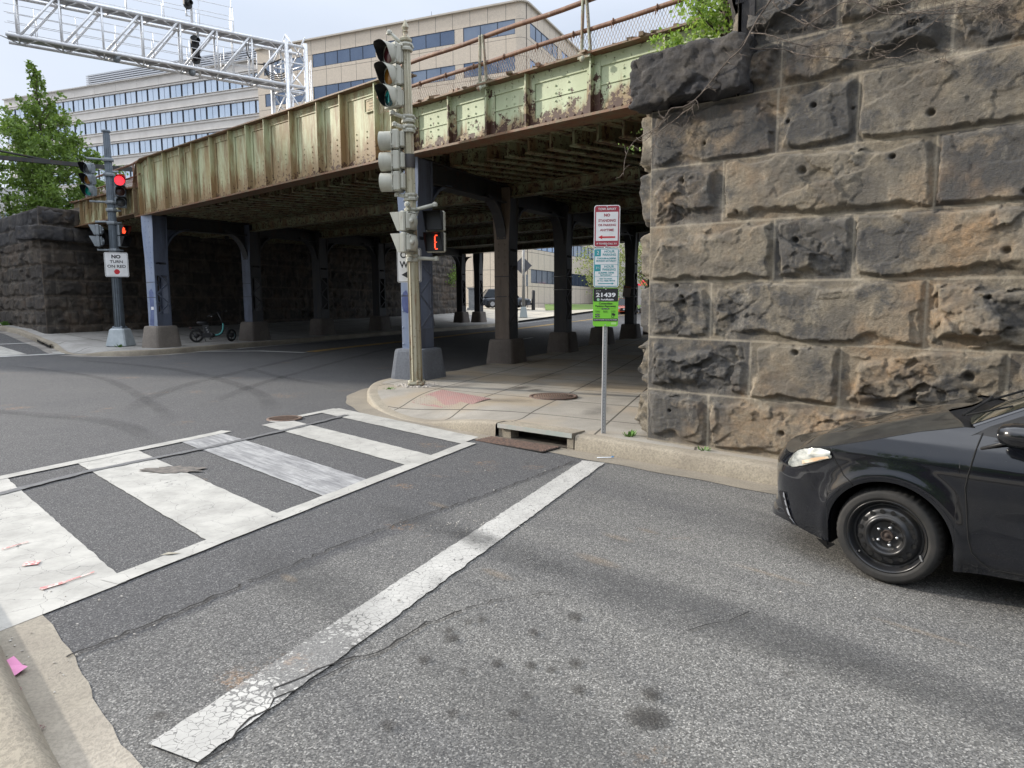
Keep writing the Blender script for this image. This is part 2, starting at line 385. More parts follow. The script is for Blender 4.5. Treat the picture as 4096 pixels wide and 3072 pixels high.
def kerb_off(P): 
    return lambda i:[(0,-.03),(.012,max(P[i,2]-.03,.004)),(.03,max(P[i,2]-.006,.006)),(.06,P[i,2]),(.19,P[i,2]+.003)]
Nn=normals(PR)
def side(P): # pavement lies on which side of the path
    return P
inl=(PR[:,3]>0.0)&(PR[:,3]<.92)&(PR[:,0]>-.25)&(PR[:,0]<.75)
i0=np.where(inl)[0][0]; i1=np.where(inl)[0][-1]
def neg(f): return lambda i:[(-a,b_) for a,b_ in f(i)]
PN=PR.copy()
sgn=1. if np.dot(Nn[40],inR(PR[40,3])-PR[40,:2])>0 else -1.
for nm,sl_ in (('kerb',slice(0,i0+1)),('kerb',slice(i1,len(PR)))):
    P=PR[sl_]; NN=Nn[sl_]; V=[]
    for i in range(len(P)):
        for d,h in kerb_off(P)(i):
            x,y=P[i,:2]+NN[i]*d*sgn; V.append((x,y,zf(x,y)+h))
    tag(npmesh(nm,V,gridfaces(len(P),5,True),m_kerb),'tan concrete kerb of the right-hand pavement',kind='structure')
# pavement surface between kerb and wall
T=np.array([0,.02,.05,.09,.14,.2,.28,.38,.5,.64,.8,1.]); V=[]
for i in range(len(PR)):
    p=PR[i,:2]+Nn[i]*.19*sgn; q=inR(PR[i,3])-0.0; 
    q=q+(q-p)/max(np.linalg.norm(q-p),.2)*.12
    Ld=np.linalg.norm(q-p)
    for t in T:
        xy=p+(q-p)*t; k=float(sstep(0,1.25,t*Ld)); h=(PR[i,2]+.003)*(1-k)+(.18)*k; V.append((xy[0],xy[1],zf(*xy)+h))
tag(npmesh('sidewalk',V,gridfaces(len(PR),len(T),True),m_walk),'pale concrete pavement on the right',kind='structure')
V=[]
for i in range(len(PR)):
    w=.30+.12*float(np.exp(-((PR[i,1]-12.3)/1.2)**2)) - .12*float(sstep(9,16,PR[i,1]))
    w*=1+.05*math.sin(i*.9)
    for d in (-.01,w*.5,w):
        x,y=PR[i,:2]-Nn[i]*d*sgn; V.append((x,y,zf(x,y)+.005))
tag(npmesh('gutter',V,gridfaces(len(PR),3),m_gut),'concrete gutter along the kerb',kind='structure')
# left-hand pavement (far side of the crossing street)
KL=[(-42,46.5,.17),(-30,36,.17),(-20.72,27.75,.17),(-17.55,24.93,.17),(-16.64,24.13,.16),(-15.9,23.55,.12),(-15.11,22.74,.04),(-14.5,22.25,.02),(-13.91,21.92,.03),(-12.98,21.49,.13),(-12.0,21.45,.17),(-11.36,21.80,.17),(-11.0,22.4,.17),(-9.92,24.61,.17),(-9.09,26.26,.17),(-7.8,28.9,.17),(-6.3,32.1,.17),(-2.1,41.,.17),(.5,50.2,.17)]
CL=np.array([-17.3,25.5])
sL=[-34,-18.5,-6.2,-1.7,-.6,.2,.9,1.5,2.0,2.6,3.1,3.6,4.2,6,8,11,14.5,24,32]
def inL(s): return CL+(B2*s if s>0 else u2(-50)*(-s))
PL_=catmull([(a,b_,c,s) for (a,b_,c),s in zip(KL,sL)],.3); NL=normals(PL_)
sg=1. if np.dot(NL[60],inL(PL_[60,3])-PL_[60,:2])>0 else -1.
V=[]
for i in range(len(PL_)):
    for d,h in kerb_off(PL_)(i):
        x,y=PL_[i,:2]+NL[i]*d*sg; V.append((x,y,zf(x,y)+h))
tag(npmesh('kerb',V,gridfaces(len(PL_),5,sg<0),m_kerb),'grey kerb on the far side of the street',kind='structure')
V=[]
m_walk2=conc('sidewalk_concrete_far',(.36,.35,.33),(.25,.24,.22),1.2,24,1.6,.25,40)
for i in range(len(PL_)):
    p=PL_[i,:2]+NL[i]*.19*sg; q=inL(PL_[i,3]); q=q+(q-p)/np.linalg.norm(q-p)*.25; Ld=np.linalg.norm(q-p)
    for t in T:
        xy=p+(q-p)*t; k=float(sstep(0,1.2,t*Ld)); h=(PL_[i,2]+.003)*(1-k)+.18*k; V.append((xy[0],xy[1],zf(*xy)+h))
tag(npmesh('sidewalk',V,gridfaces(len(PL_),len(T),sg<0),m_walk2),'grey concrete pavement on the far side',kind='structure')
V=[]
for i in range(len(PL_)):
    for d in (-.01,.2,.38):
        x,y=PL_[i,:2]-NL[i]*d*sg; V.append((x,y,zf(x,y)+.006))
tag(npmesh('gutter',V,gridfaces(len(PL_),3,sg>0),m_gutd),'concrete gutter on the far side',kind='structure')
# near-left kerb, its gutter and pavement
Pk=np.array([(-34,33.6),(-18,18.1),(-8,8.42),(-4,4.50),(-2.85,3.37),(-1.98,2.49),(-1.73,2.24),(-1.50,2.02),(-.6,1.14),(3,-2.4),(16,-15.)])
Pk=catmull(np.c_[Pk,np.full(len(Pk),.15)],.1); NK=normals(Pk); sk=1. if NK[len(Pk)//2][0]<0 else -1.
V=[]
for i in range(len(Pk)):
    for d,h in [(-.10,.0),(-.06,.10),(-.02,.145),(.03,.155),(.22,.158)]:
        x,y=Pk[i,:2]+NK[i]*d*sk; V.append((x,y,zf(x,y)+h))
tag(npmesh('kerb',V,gridfaces(len(Pk),5,sk<0),m_kerb),'tan aggregate kerb at the near corner',kind='structure')
V=[]
for i in range(len(Pk)):
    for d in (.22,.6,1.5,4):
        x,y=Pk[i,:2]+NK[i]*d*sk; V.append((x,y,zf(x,y)+.158))
tag(npmesh('sidewalk',V,gridfaces(len(Pk),4,sk<0),m_walk),'concrete pavement at the near corner',kind='structure')
m_gutn=conc('gutter_near',(.30,.27,.215),(.21,.185,.15),None,0,1,.40,55,(.40,.36,.30))
V=[]
for i in range(len(Pk)):
    j=.006*math.sin(i*1.7)+.016*math.sin(i*.31)
    for d in (-.09,-.2,-.31+j):
        x,y=Pk[i,:2]+NK[i]*d*sk; V.append((x,y,zf(x,y)+.006))
tag(npmesh('gutter',V,gridfaces(len(Pk),3,sk>0),m_gutn),'tan concrete gutter at the near corner',kind='structure')
# beyond the underpass: pale concrete lot, grass strip
def sheet(name,poly,h,mat,label,kind='structure',n=12):
    P=np.array(poly,float); V=[]  # quad poly
    for i in range(n+1):
        for j in range(n+1):
            a=i/n;c=j/n; p=P[0]*(1-a)*(1-c)+P[1]*a*(1-c)+P[2]*a*c+P[3]*(1-a)*c; V.append((p[0],p[1],zf(*p)+h))
    return tag(npmesh(name,V,gridfaces(n+1,n+1),mat),label,kind=kind)
m_lot=conc('lot_concrete',(.50,.46,.38),(.42,.38,.31),1.,20,3.,.2,30)
sheet('plaza',[(-26,62),(.5,50.3),(8.6,67.4),(-14,90)],.16,m_lot,'pale concrete lot beyond the underpass',n=24)
m_grass=simple('grass',(.10,.17,.035),.95,0,(.16,.22,.06),9,.35,.65,.5)
# ---------------------------------------------------------------- markings
def strip(P,w,h=.009,step=.2,jit=0,seed=1,mb=None):
    """painted strip along a polyline, follows the road surface"""
    mb=mb or MB(); P=[np.array(p,float) for p in P]; rnd=random.Random(seed); L_=[];
    for a,b_ in zip(P[:-1],P[1:]):
        n=max(1,int(np.linalg.norm(b_-a)/step))
        for k in range(n): L_.append(a+(b_-a)*k/n)
    L_.append(P[-1]); L_=np.array(L_); Nn_=normals(L_); V=[]
    for p,n_ in zip(L_,Nn_):
        for s_ in (-.5,0,.5):
            j=rnd.uniform(-jit,jit) if s_ else 0; q=p+n_*(w*s_+j); V.append((q[0],q[1],zf(*q)+h))
    F=[(i*3+k,(i+1)*3+k,(i+1)*3+k+1,i*3+k+1) for i in range(len(L_)-1) for k in range(2)]
    mb.add(V,F); return mb
def marking(name,mb,mat,label): return tag(mb.build(name,mat),label,kind='structure')
O=np.array([-2.50,3.44]); Bd=u2(23.9); Ad=u2(-46)
def ab(a,b_): return O+Bd*a+Ad*b_
def bar(a0,a1,b0=.17,b1=3.36,mb=None,jit=.006,seed=0):
    mb=mb or MB(); rnd=random.Random(seed); n=40; V=[]
    for i in range(n+1):
        t=b0+(b1-b0)*i/n
        j0,j1=rnd.uniform(-jit,jit),rnd.uniform(-jit,jit)
        for k in range(5):
            p=ab(a0+j0+(a1+j1-a0-j0)*k/4,t); V.append((p[0],p[1],zf(*p)+.008))
    F=[(i*5+k,i*5+k+1,(i+1)*5+k+1,(i+1)*5+k) for i in range(n) for k in range(4)]
    return mb.add(V,F)
cw=MB(); bar(-.40,.50,.0,3.36,cw,seed=1); bar(1.17,1.86,.17,3.36,cw,seed=2); bar(3.72,4.24,.17,3.36,cw,seed=4); bar(4.95,5.42,.17,3.42,cw,seed=5)
strip([ab(.42,.085),ab(5.08,.085)],.15,.011,mb=cw,jit=.005)
strip([ab(-.45,3.42),ab(3.0,3.42),ab(3.15,3.44)],.15,.011,mb=cw,jit=.006,seed=5); strip([ab(3.95,3.42),ab(5.35,3.40)],.13,.011,mb=cw,jit=.006,seed=6)
marking('crosswalk_marking',cw,m_white,'white zebra crossing with cracked thick paint')
marking('crosswalk_marking',bar(2.42,3.05,.17,3.36,seed=3),m_grey,'scuffed grey bar of the zebra crossing')
marking('stop_line',strip([(-1.26,2.35),(-.55,3.97),(.87,7.20)],.25,.010,.05,.006,3),m_stop,'cracked white stop line')
m_seal=simple('crack_sealant',(.085,.085,.088),.6,0,(.13,.13,.13),30,.4,.6)
marking('sealed_joint',strip([(-4.6,5.0),(-4.38,5.7),(-4.13,6.5),(-3.45,7.72),(-2.86,9.06),(-2.47,10.1)],.085,.014,.08,.012,9),m_seal,'grey sealed joint across the zebra crossing')
m_crack=simple('crack',(.012,.011,.010),.95)
def crack(P,w,seed,amp=.02):
    rnd=random.Random(seed); Q=[]
    for a,b_ in zip(P[:-1],P[1:]):
        a=np.array(a);b_=np.array(b_); n=max(2,int(np.linalg.norm(b_-a)/.05))
        for k in range(n): Q.append(a+(b_-a)*k/n+np.array([rnd.uniform(-amp,amp),rnd.uniform(-amp,amp)]))
    return strip(Q,w,.012,.2,w*.35,seed)
for k,(P,w) in enumerate([([(-2.1,3.01),(-1.81,3.48),(-1.57,3.92)],.013),([(-1.57,3.92),(-1.01,4.85),(-.16,5.97),(.70,7.25)],.010),([(-1.05,2.75),(-.86,2.98),(-.63,3.11),(-.46,3.4),(-.25,3.59)],.011),([(-.25,3.59),(-.01,3.75),(.3,3.82)],.006),([(-1.15,2.2),(-1.0,2.7),(-.72,3.05)],.008),([(.9,3.35),(1.35,3.6)],.006)]):
    marking('road_crack',crack(P,w,k),m_crack,'thin crack in the asphalt')
m_patch=simple('rough_patch',(.075,.070,.066),.95,0,(.17,.15,.13),14,.35,.65,1.,bsc=45)
def blob(c,rx,ry,rot,h,seed,n=30,jit=.15):
    rnd=random.Random(seed); V=[(c[0],c[1],zf(*c)+h)]
    for i in range(n):
        a=2*math.pi*i/n; k=1+rnd.uniform(-jit,jit); x=rx*k*math.cos(a);y=ry*k*math.sin(a); X_=c[0]+x*math.cos(rot)-y*math.sin(rot);Y_=c[1]+x*math.sin(rot)+y*math.cos(rot); V.append((X_,Y_,zf(X_,Y_)+h))
    return MB().add(V,[(0,1+i,1+(i+1)%n) for i in range(n)])
marking('asphalt_patch',blob((-3.34,6.62),.30,.13,R(8),.014,3,40,.28),m_patch,'worn rough patch beside a crossing bar')
m_pink=simple('spray_red',(.52,.16,.16),.8,0,(.62,.55,.5),40,.45,.6)
for k,(a,b_,w) in enumerate([((-3.07,4.13),(-2.99,4.16),.07),((-2.71,3.76),(-2.64,3.86),.035),((-2.64,3.86),(-2.56,4.02),.014),((-3.39,4.38),(-3.32,4.53),.012)]):
    marking('spray_mark',strip([a,b_],w,.016,.05,.004,k),m_pink,'faded red spray mark on the white paint')
m_y=m_yel
marking('lane_marking',strip([(-6.79,22.62),(-4.47,28.34),(-1.91,35.62),(.29,41.12),(3.35,50.28),(4.95,52.67),(13.56,68.08)],.12,.012,.6),m_y,'yellow centre line')
marking('lane_marking',strip([(-6.57,22.55),(-4.25,28.26),(-1.69,35.5),(.51,41.0),(3.57,50.2)],.10,.012,.6),m_y,'yellow centre line')
marking('lane_marking',strip([(-9.69,24.11),(-6.49,30.87)],.10,.012,.6),m_thin,'white lane line')
marking('lane_marking',strip([(.36,49.52),(3.17,54.04)],.12,.012,.6),m_thin,'white lane line')
marking('lane_marking',strip([(.19,29.96),(.99,32.01)],.12,.012,.6),m_thin,'white lane line')
marking('lane_marking',strip([(-11.9,22.3),(-10.64,23.1),(-8.52,23.1),(-6.74,22.25)],.24,.012,.5),m_thin,'white line across the mouth of the underpass')
marking('crosswalk_marking',strip([(-17.6,23.1),(-16.98,24.09)],.12,.012,.3),m_thin,'far crosswalk edge line')
marking('crosswalk_marking',strip([(-17.6,18.6),(-15.71,20.93),(-14.32,23.0)],.16,.012,.4),m_thin,'far crosswalk edge line')
cw=MB().add([(x,y,zf(x,y)+.012) for x,y in [(-18.9,22.3),(-17.12,22.9),(-15.42,21.7),(-15.8,20.95),(-17.0,21.3)]],[(0,4,3,2,1)]); marking('crosswalk_marking',cw,m_white,'white bar of the far crosswalk')
cw=MB().add([(x,y,zf(x,y)+.012) for x,y in [(-15.23,22.56),(-14.73,23.0),(-14.29,22.98),(-15.01,22.35)]],[(0,3,2,1)]); marking('crosswalk_marking',cw,m_white,'white bar of the far crosswalk')
# ---------------------------------------------------------------- street ironwork
m_iron=simple('cast_iron',(.10,.075,.06),.7,.3,(.17,.11,.08),30,.4,.6,.4)
m_ironr=simple('cast_iron_rusty',(.17,.11,.085),.75,.2,(.09,.065,.055),30,.4,.6,.4)
def gz(x,y,h): return (x,y,zf(x,y)+h)
t=thing('manhole_cover','round studded iron manhole cover set in the right-hand pavement','manhole cover',gz(.68,11.15,.195))
MB().lathe([(0,.004),(.335,.004),(.335,-.01)],40).build('cover',m_iron,t)
MB().lathe([(.345,-.01),(.345,.007),(.40,.007),(.40,-.01)],40).build('rim',m_ironr,t)
d_=MB()
for i in range(-8,9):
    for j in range(-8,9):
        x,y=i*.038,j*.038
        if x*x+y*y<.09: d_.dome((x,y,.004),.011,(0,0,1),5,.5)
tag(d_.build('studs',m_iron,t),kind='stuff')
t=thing('manhole_cover','slotted iron manhole cover in the road at the far edge of the zebra crossing','manhole cover',gz(-3.28,9.72,.0))
MB().lathe([(0,.012),(.20,.012)],32).build('cover',m_ironr,t); MB().lathe([(.20,.0),(.20,.018),(.245,.018),(.25,.004)],32).build('rim',m_iron,t)
d_=MB()
for i in range(-5,6):
    l=math.sqrt(max(.185**2-(i*.034)**2,0)); d_.box((i*.034,0,.018),(.014,2*l,.012))
d_.build('slots',m_iron,t)
t=thing('tactile_paving','red brick tactile paving panel with studs at the kerb ramp','tactile paving',gz(-1.0,10.98,.0))
m_tac,nt,b=base_mat('tactile_brick',.85); v=coords(nt)
nt.links.new(mixc(nt,noise(nt,v,8,5,.6,.35,.65),(.33,.185,.165),(.29,.20,.18)),b.inputs['Base Color'])
q=[(-1.66,10.98),(-.78,10.02),(-.33,10.78),(-1.22,11.86)]; V=[];D=MB();J=MB(); n=16
def rampz(x,y):
    best=1e9;i_=0
    d=np.hypot(PR[:,0]-x,PR[:,1]-y); i=int(d.argmin()); k=float(sstep(0,1.25,max(d[i]-.19,0))); return zf(x,y)+(PR[i,2]+.003)*(1-k)+.18*k
Q=np.array(q)
for i in range(n+1):
    for j in range(n+1):
        a=i/n;c=j/n;p=Q[0]*(1-a)*(1-c)+Q[1]*a*(1-c)+Q[2]*a*c+Q[3]*(1-a)*c; V.append((p[0],p[1],rampz(*p)+.012))
npmesh('pad',V,gridfaces(n+1,n+1),m_tac,t)
for i in range(22):
    for j in range(16):
        a=(i+.5)/22;c=(j+.5)/16;p=Q[0]*(1-a)*(1-c)+Q[1]*a*(1-c)+Q[2]*a*c+Q[3]*(1-a)*c; D.dome((p[0],p[1],rampz(*p)+.011),.012,(0,0,1),5,.5)
m_stud=simple('tactile_stud',(.22,.12,.11),.9); tag(D.build('studs',m_stud,t,world=True),kind='stuff')
# storm drain
t=thing('storm_drain','open kerb inlet of a storm drain under a concrete slab, iron grate in front','storm drain',gz(.25,8.2,0))
a=np.array([.70,7.80]);c=np.array([-.20,8.57]); dr=(c-a)/np.linalg.norm(c-a); nn=np.array([-dr[1],dr[0]]); nn=nn if nn[0]>0 else -nn
ang=math.atan2(dr[1],dr[0]); Mz=Matrix.Rotation(ang,3,'Z'); mid=(a+c)/2; Ln=np.linalg.norm(c-a); z0=zf(*mid)
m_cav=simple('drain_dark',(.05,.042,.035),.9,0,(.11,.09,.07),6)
def lb(mb,s,n_,z,d): p=mid+dr*s+nn*n_; mb.box((p[0],p[1],z0+z),d,Mz)
k=MB(); lb(k,0,.135,.165,(Ln-.02,.26,.05)); k.build('slab',m_kerb,t,world=True)
k=MB(); lb(k,0,.003,.160,(Ln-.03,.012,.055)); k.build('slab_face',simple('slab_edge',(.36,.35,.32),.8,0,(.28,.33,.30),5),t,world=True)
k=MB(); lb(k,-Ln/2+.05,.10,.06,(.09,.16,.16)); k.cut(); lb(k,Ln/2-.10,.12,.06,(.2,.16,.15)); k.split('side_stone',m_kerb,t,world=True)
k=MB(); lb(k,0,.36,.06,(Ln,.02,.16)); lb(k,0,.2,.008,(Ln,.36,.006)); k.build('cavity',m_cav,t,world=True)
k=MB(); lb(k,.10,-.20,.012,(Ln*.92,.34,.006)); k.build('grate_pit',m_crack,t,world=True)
k=MB()
for i in range(7): lb(k,.10,-.345+i*.046,.020,(Ln*.9,.018,.014))
for s_ in (-.42,-.14,.14,.42): lb(k,.10+s_*Ln*1.0,-.20,.016,(.03,.33,.012))
k.build('grate',m_ironr,t,world=True)
t=thing('storm_drain','dark double kerb inlet at the far corner in front of the stone abutment','storm drain',gz(-16.2,23.8,0))
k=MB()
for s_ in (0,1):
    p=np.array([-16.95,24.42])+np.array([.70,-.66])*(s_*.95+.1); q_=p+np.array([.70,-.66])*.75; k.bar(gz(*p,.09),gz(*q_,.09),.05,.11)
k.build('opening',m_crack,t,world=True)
k=MB(); k.bar(gz(-17.0,24.45,.17),gz(-15.65,23.2,.15),.10,.05); k.build('slab',m_kerb,t,world=True)
# oil stains, tyre smears: soft-edged marks
def soft_mat(name,col,amt,sc):
    m,nt,b=base_mat(name,.8,0,col); v=coords(nt); tr=N(nt,'ShaderNodeBsdfTransparent'); ms=N(nt,'ShaderNodeMixShader')
    a=mathn(nt,'MULTIPLY',attr(nt,'fade'),mathn(nt,'ADD',noise(nt,v,sc,4,.7,.25,.60),.25))
    a=mathn(nt,'MULTIPLY',a,amt,clamp=True); nt.links.new(a,ms.inputs[0]); nt.links.new(tr.outputs[0],ms.inputs[1]); nt.links.new(b.outputs[0],ms.inputs[2]); nt.links.new(ms.outputs[0],nt.nodes['Material Output'].inputs[0]); return m
m_oil=soft_mat('oil_stain',(.030,.027,.024),.72,50); m_smear=soft_mat('tyre_smear',(.07,.07,.07),.26,4); m_dustm=soft_mat('pale_dust',(.30,.27,.22),.6,12); m_orange=soft_mat('orange_spray',(.34,.24,.14),.17,45); m_rub=soft_mat('tyre_mark',(.034,.034,.036),.20,1.6)
def soft(name,c,rx,ry,rot,mat,label,h=.016):
    V=[];Fd=[]; n=28; rings=(0,.35,.6,.8,1.)
    for q in rings:
        for i in range(n):
            a=2*math.pi*i/n; x=rx*q*math.cos(a);y=ry*q*math.sin(a); X_=c[0]+x*math.cos(rot)-y*math.sin(rot);Y_=c[1]+x*math.sin(rot)+y*math.cos(rot); V.append((X_,Y_,zf(X_,Y_)+h)); Fd.append(1-q**2)
    F=[(r*n+i,(r+1)*n+i,(r+1)*n+(i+1)%n,r*n+(i+1)%n) for r in range(len(rings)-1) for i in range(n)]
    return tag(npmesh(name,V,F,mat,None,True,{'fade':Fd}),label,kind='structure')
for i,(x,y,r_) in enumerate([(.54,2.6,.105),(-.08,3.01,.04),(.08,3.0,.036),(.17,2.96,.03),(-.42,3.04,.042),(-.31,3.25,.05),(-.33,3.33,.034),(-.17,3.46,.034),(-.24,3.43,.028),(.1,3.32,.036),(-.23,2.94,.024),(.28,2.8,.042),(.29,3.02,.044),(.05,2.75,.026),(-.5,2.53,.034),(0,2.61,.03),(.59,2.77,.06),(-.25,2.61,.03),(.33,3.5,.05),(-.64,3.66,.014),(-.78,3.14,.016)]):
    soft('oil_stain',(x,y),r_,r_*.9,i*1.3,m_oil,'dark oil drip on the old asphalt',.013+.0003*i)
am=math.atan2(Ad[1],Ad[0])
for c,rx,ry in (((-.05,4.50),.75,.20),((-.30,4.78),.28,.16),((-.28,4.76),.22,.13),((-.75,5.15),.6,.2),((1.0,3.6),1.3,.30),((1.75,2.9),1.1,.28),((.3,2.4),1.1,.3),((-1.2,3.9),.9,.28)): soft('tyre_smear',c,rx,ry,am,m_smear,'dark tyre smear along the lane',.017)
for c,rx,ry in (((.75,4.75),.16,.05),((1.0,4.9),.12,.04),((-.1,4.05),.15,.05),((.55,4.3),.22,.07),((1.6,4.1),.30,.035),((2.1,3.35),.28,.03),((-.62,5.5),.14,.05),((-1.35,3.95),.10,.04)): soft('orange_spray',c,rx,ry,am,m_orange,'faint orange utility paint dust',.019)
for c,rx,ry,rt in (((.15,12.3),.34,.13,.9),((.42,12.0),.22,.08,.7),((-.1,10.6),.5,.25,0),((1.2,9.6),.5,.2,1.1),((1.5,12.8),.8,.3,1.1),((.7,14.5),.9,.3,1.1),((2.4,11.3),.6,.2,1.2),((-.9,12.6),.5,.2,1.)): soft('pavement_stain',c,rx,ry,rt,m_oil if rx<.4 else m_smear,'dark stain on the concrete pavement',.197)
def tyre_arc(P,w,seed):
    P=catmull([(a,b_,0) for a,b_ in P],.25); Nn_=normals(P); V=[];Fd=[]; n=len(P)
    for i in range(n):
        for s_,f in ((-1,0),(-.5,.9),(.5,.9),(1,0)): q=P[i,:2]+Nn_[i]*w*s_; V.append((q[0],q[1],zf(*q)+.014+.001*seed)); Fd.append(f*min(1,i/6,(n-1-i)/6))
    tag(npmesh('tyre_mark',V,gridfaces(n,4),m_rub,None,True,{'fade':Fd}),'curved dark tyre mark across the junction',kind='structure')
for i,P in enumerate([[(-4.19,26),(-4.96,18.08),(-5.17,13.91),(-4.95,11.0)],[(-5.9,24),(-6.6,16.),(-6.4,12.2),(-5.6,9.8)],[(-7.04,17.77),(-5.34,15.44),(-3.22,13.23)],[(-12.9,20.1),(-8.45,17.06),(-5.01,12.96),(-3.6,10.3)],[(-13.9,18.6),(-9.6,15.6),(-6.3,11.6),(-4.6,9.2)],[(-12,13),(-8.5,10.6),(-5.6,9.3),(-4,7.7)]]): tyre_arc(P,.13+.04*(i%2),i)
m_chip=simple('pale_chip',(.42,.40,.36),.9,0,(.25,.22,.18),50); rnd=random.Random(12); k=MB()
for i in range(170):
    if i<60: x,y=-.30+rnd.gauss(0,.22),4.95+rnd.gauss(0,.16)
    elif i<120: x,y=-2.3+rnd.gauss(0,.35),3.0+rnd.gauss(0,.35)
    else: x,y=rnd.uniform(-1.5,3),rnd.uniform(2.2,7)
    s_=rnd.uniform(.003,.008); k.dome((x,y,zf(x,y)+.01),s_,(rnd.uniform(-.3,.3),rnd.uniform(-.3,.3),1),5,.7)
tag(k.build('grit',m_chip),'pale chips and grit scattered on the asphalt',kind='stuff')
# rubble round the base of the signal pole, litter
m_grit=simple('grit',(.46,.42,.37),.9,0,(.30,.27,.23),30); rnd=random.Random(4)
k=MB()
for i in range(260):
    a=rnd.uniform(0,6.28);r_=.40*math.sqrt(rnd.random()); x=-1.76+r_*math.cos(a)*1.0;y=12.55+r_*math.sin(a)*.8; s_=rnd.uniform(.012,.03); k.dome((x,y,zf(x,y)+.18),s_,(rnd.uniform(-.3,.3),rnd.uniform(-.3,.3),1),5,.8)
tag(k.build('rubble',m_grit),'pale grit and broken concrete piled round the foot of the near signal pole','rubble',kind='stuff')
def papers(name,label,cat,pts,mat,hh):
    me=MB(); n=len(pts); 
    c=np.mean(np.array(pts),0); 
    V=[(p[0],p[1],zf(p[0],p[1])+hh+p[2]) for p in pts]; me.add(V,[tuple(range(n))]); me.add([(x,y,z-.002) for x,y,z in V],[tuple(range(n-1,-1,-1))]); o=me.build(name,mat); return tag(o,label,cat)
m_pp=simple('pink_paper',(.62,.24,.42),.7)
o=MB().add([gz(-2.27,2.89,.012),gz(-2.20,2.84,.015),gz(-2.17,2.89,.035),gz(-2.22,2.93,.02)],[(0,1,2,3)]).add([gz(-2.33,2.93,.02),gz(-2.25,2.88,.012),gz(-2.22,2.93,.016),gz(-2.29,2.97,.04)],[(0,1,2,3)]).build('paper_scrap',m_pp); tag(o,'crumpled pink paper scrap in the gutter at the left edge','litter')
m_pet=simple('petal',(.62,.36,.42),.8,0,(.40,.22,.25),60)
for i,(x,y,l) in enumerate([(-2.10,2.72,'dried pink blossom in the gutter below the pink paper'),(-1.84,2.47,'dried pink blossom in the gutter shade, middle one of three'),(-1.77,2.38,'dried pink blossom nearest the bottom of the gutter')]):
    k=MB(); rnd=random.Random(i)
    for q_ in range(7):
        a=rnd.uniform(0,6.28); p=Vector((x+.014*math.cos(a),y+.014*math.sin(a),zf(x,y)+.012+rnd.uniform(0,.008)))
        k.add([p,p+Vector((rnd.uniform(-.014,.014),.012,.004)),p+Vector((.010,rnd.uniform(-.012,.012),.010))],[(0,1,2)])
    tag(k.build('blossom',m_pet),l,'blossom')
t=thing('toothbrush','white and blue toothbrush lying in the gutter beside the stop line','toothbrush',gz(1.02,7.385,.012)); k=MB(); k.tube([(-.09,-.01,.004),(.06,.0,.004),(.09,.0,.005)],.005,6); k.build('handle',simple('brush_plastic',(.75,.8,.85),.4),t); MB().box((.082,0,.012),(.025,.010,.012)).build('bristles',simple('brush_blue',(.1,.3,.6),.5),t)
m_leaf_d=simple('dead_leaf',(.36,.33,.26),.8)
k=MB().add([gz(-2.31,4.31,.014),gz(-2.24,4.32,.02),gz(-2.19,4.355,.014),gz(-2.27,4.35,.022)],[(0,1,2,3)]); tag(k.build('leaf_scrap',m_leaf_d),'pale dry scrap lying between two bars of the zebra crossing','litter')
m_weed=simple('weed',(.10,.20,.04),.9)
def weed(c,label,n=26,s=.05,seed=0,spread=.06,base=.18):
    rnd=random.Random(seed); k=MB(); x0,y0=c
    for i in range(n):
        a=rnd.uniform(0,6.28);r_=rnd.uniform(0,spread); p=Vector((x0+r_*math.cos(a),y0+r_*math.sin(a),zf(x0,y0)+base)); d=Vector((math.cos(a)*.7,math.sin(a)*.7,rnd.uniform(.4,1.3)))*s; w=d.cross(Vector((0,0,1))).normalized()*s*.16
        k.add([p-w,p+w,p+d*.6+w*1.4,p+d,p+d*.6-w*1.4],[(0,1,2,3,4)])
    return tag(k.build('weed',m_weed),label,'weed')
weed((1.36,7.78),'small green weed where the kerb meets the big stone wall',30,.06,1)
weed((2.0,7.02),'tiny weed at the foot of the big stone wall near the car',16,.04,2,.05)
weed((-2.15,11.9),'small weeds in the kerb joint at the rounded right-hand corner',30,.03,3,.12)
weed((-13.2,22.95),'green weeds at the foot of the far signal pole base',20,.10,4,.12)
weed((-20.9,28.2),'green weeds at the foot of the far parking sign post',30,.16,5,.2)
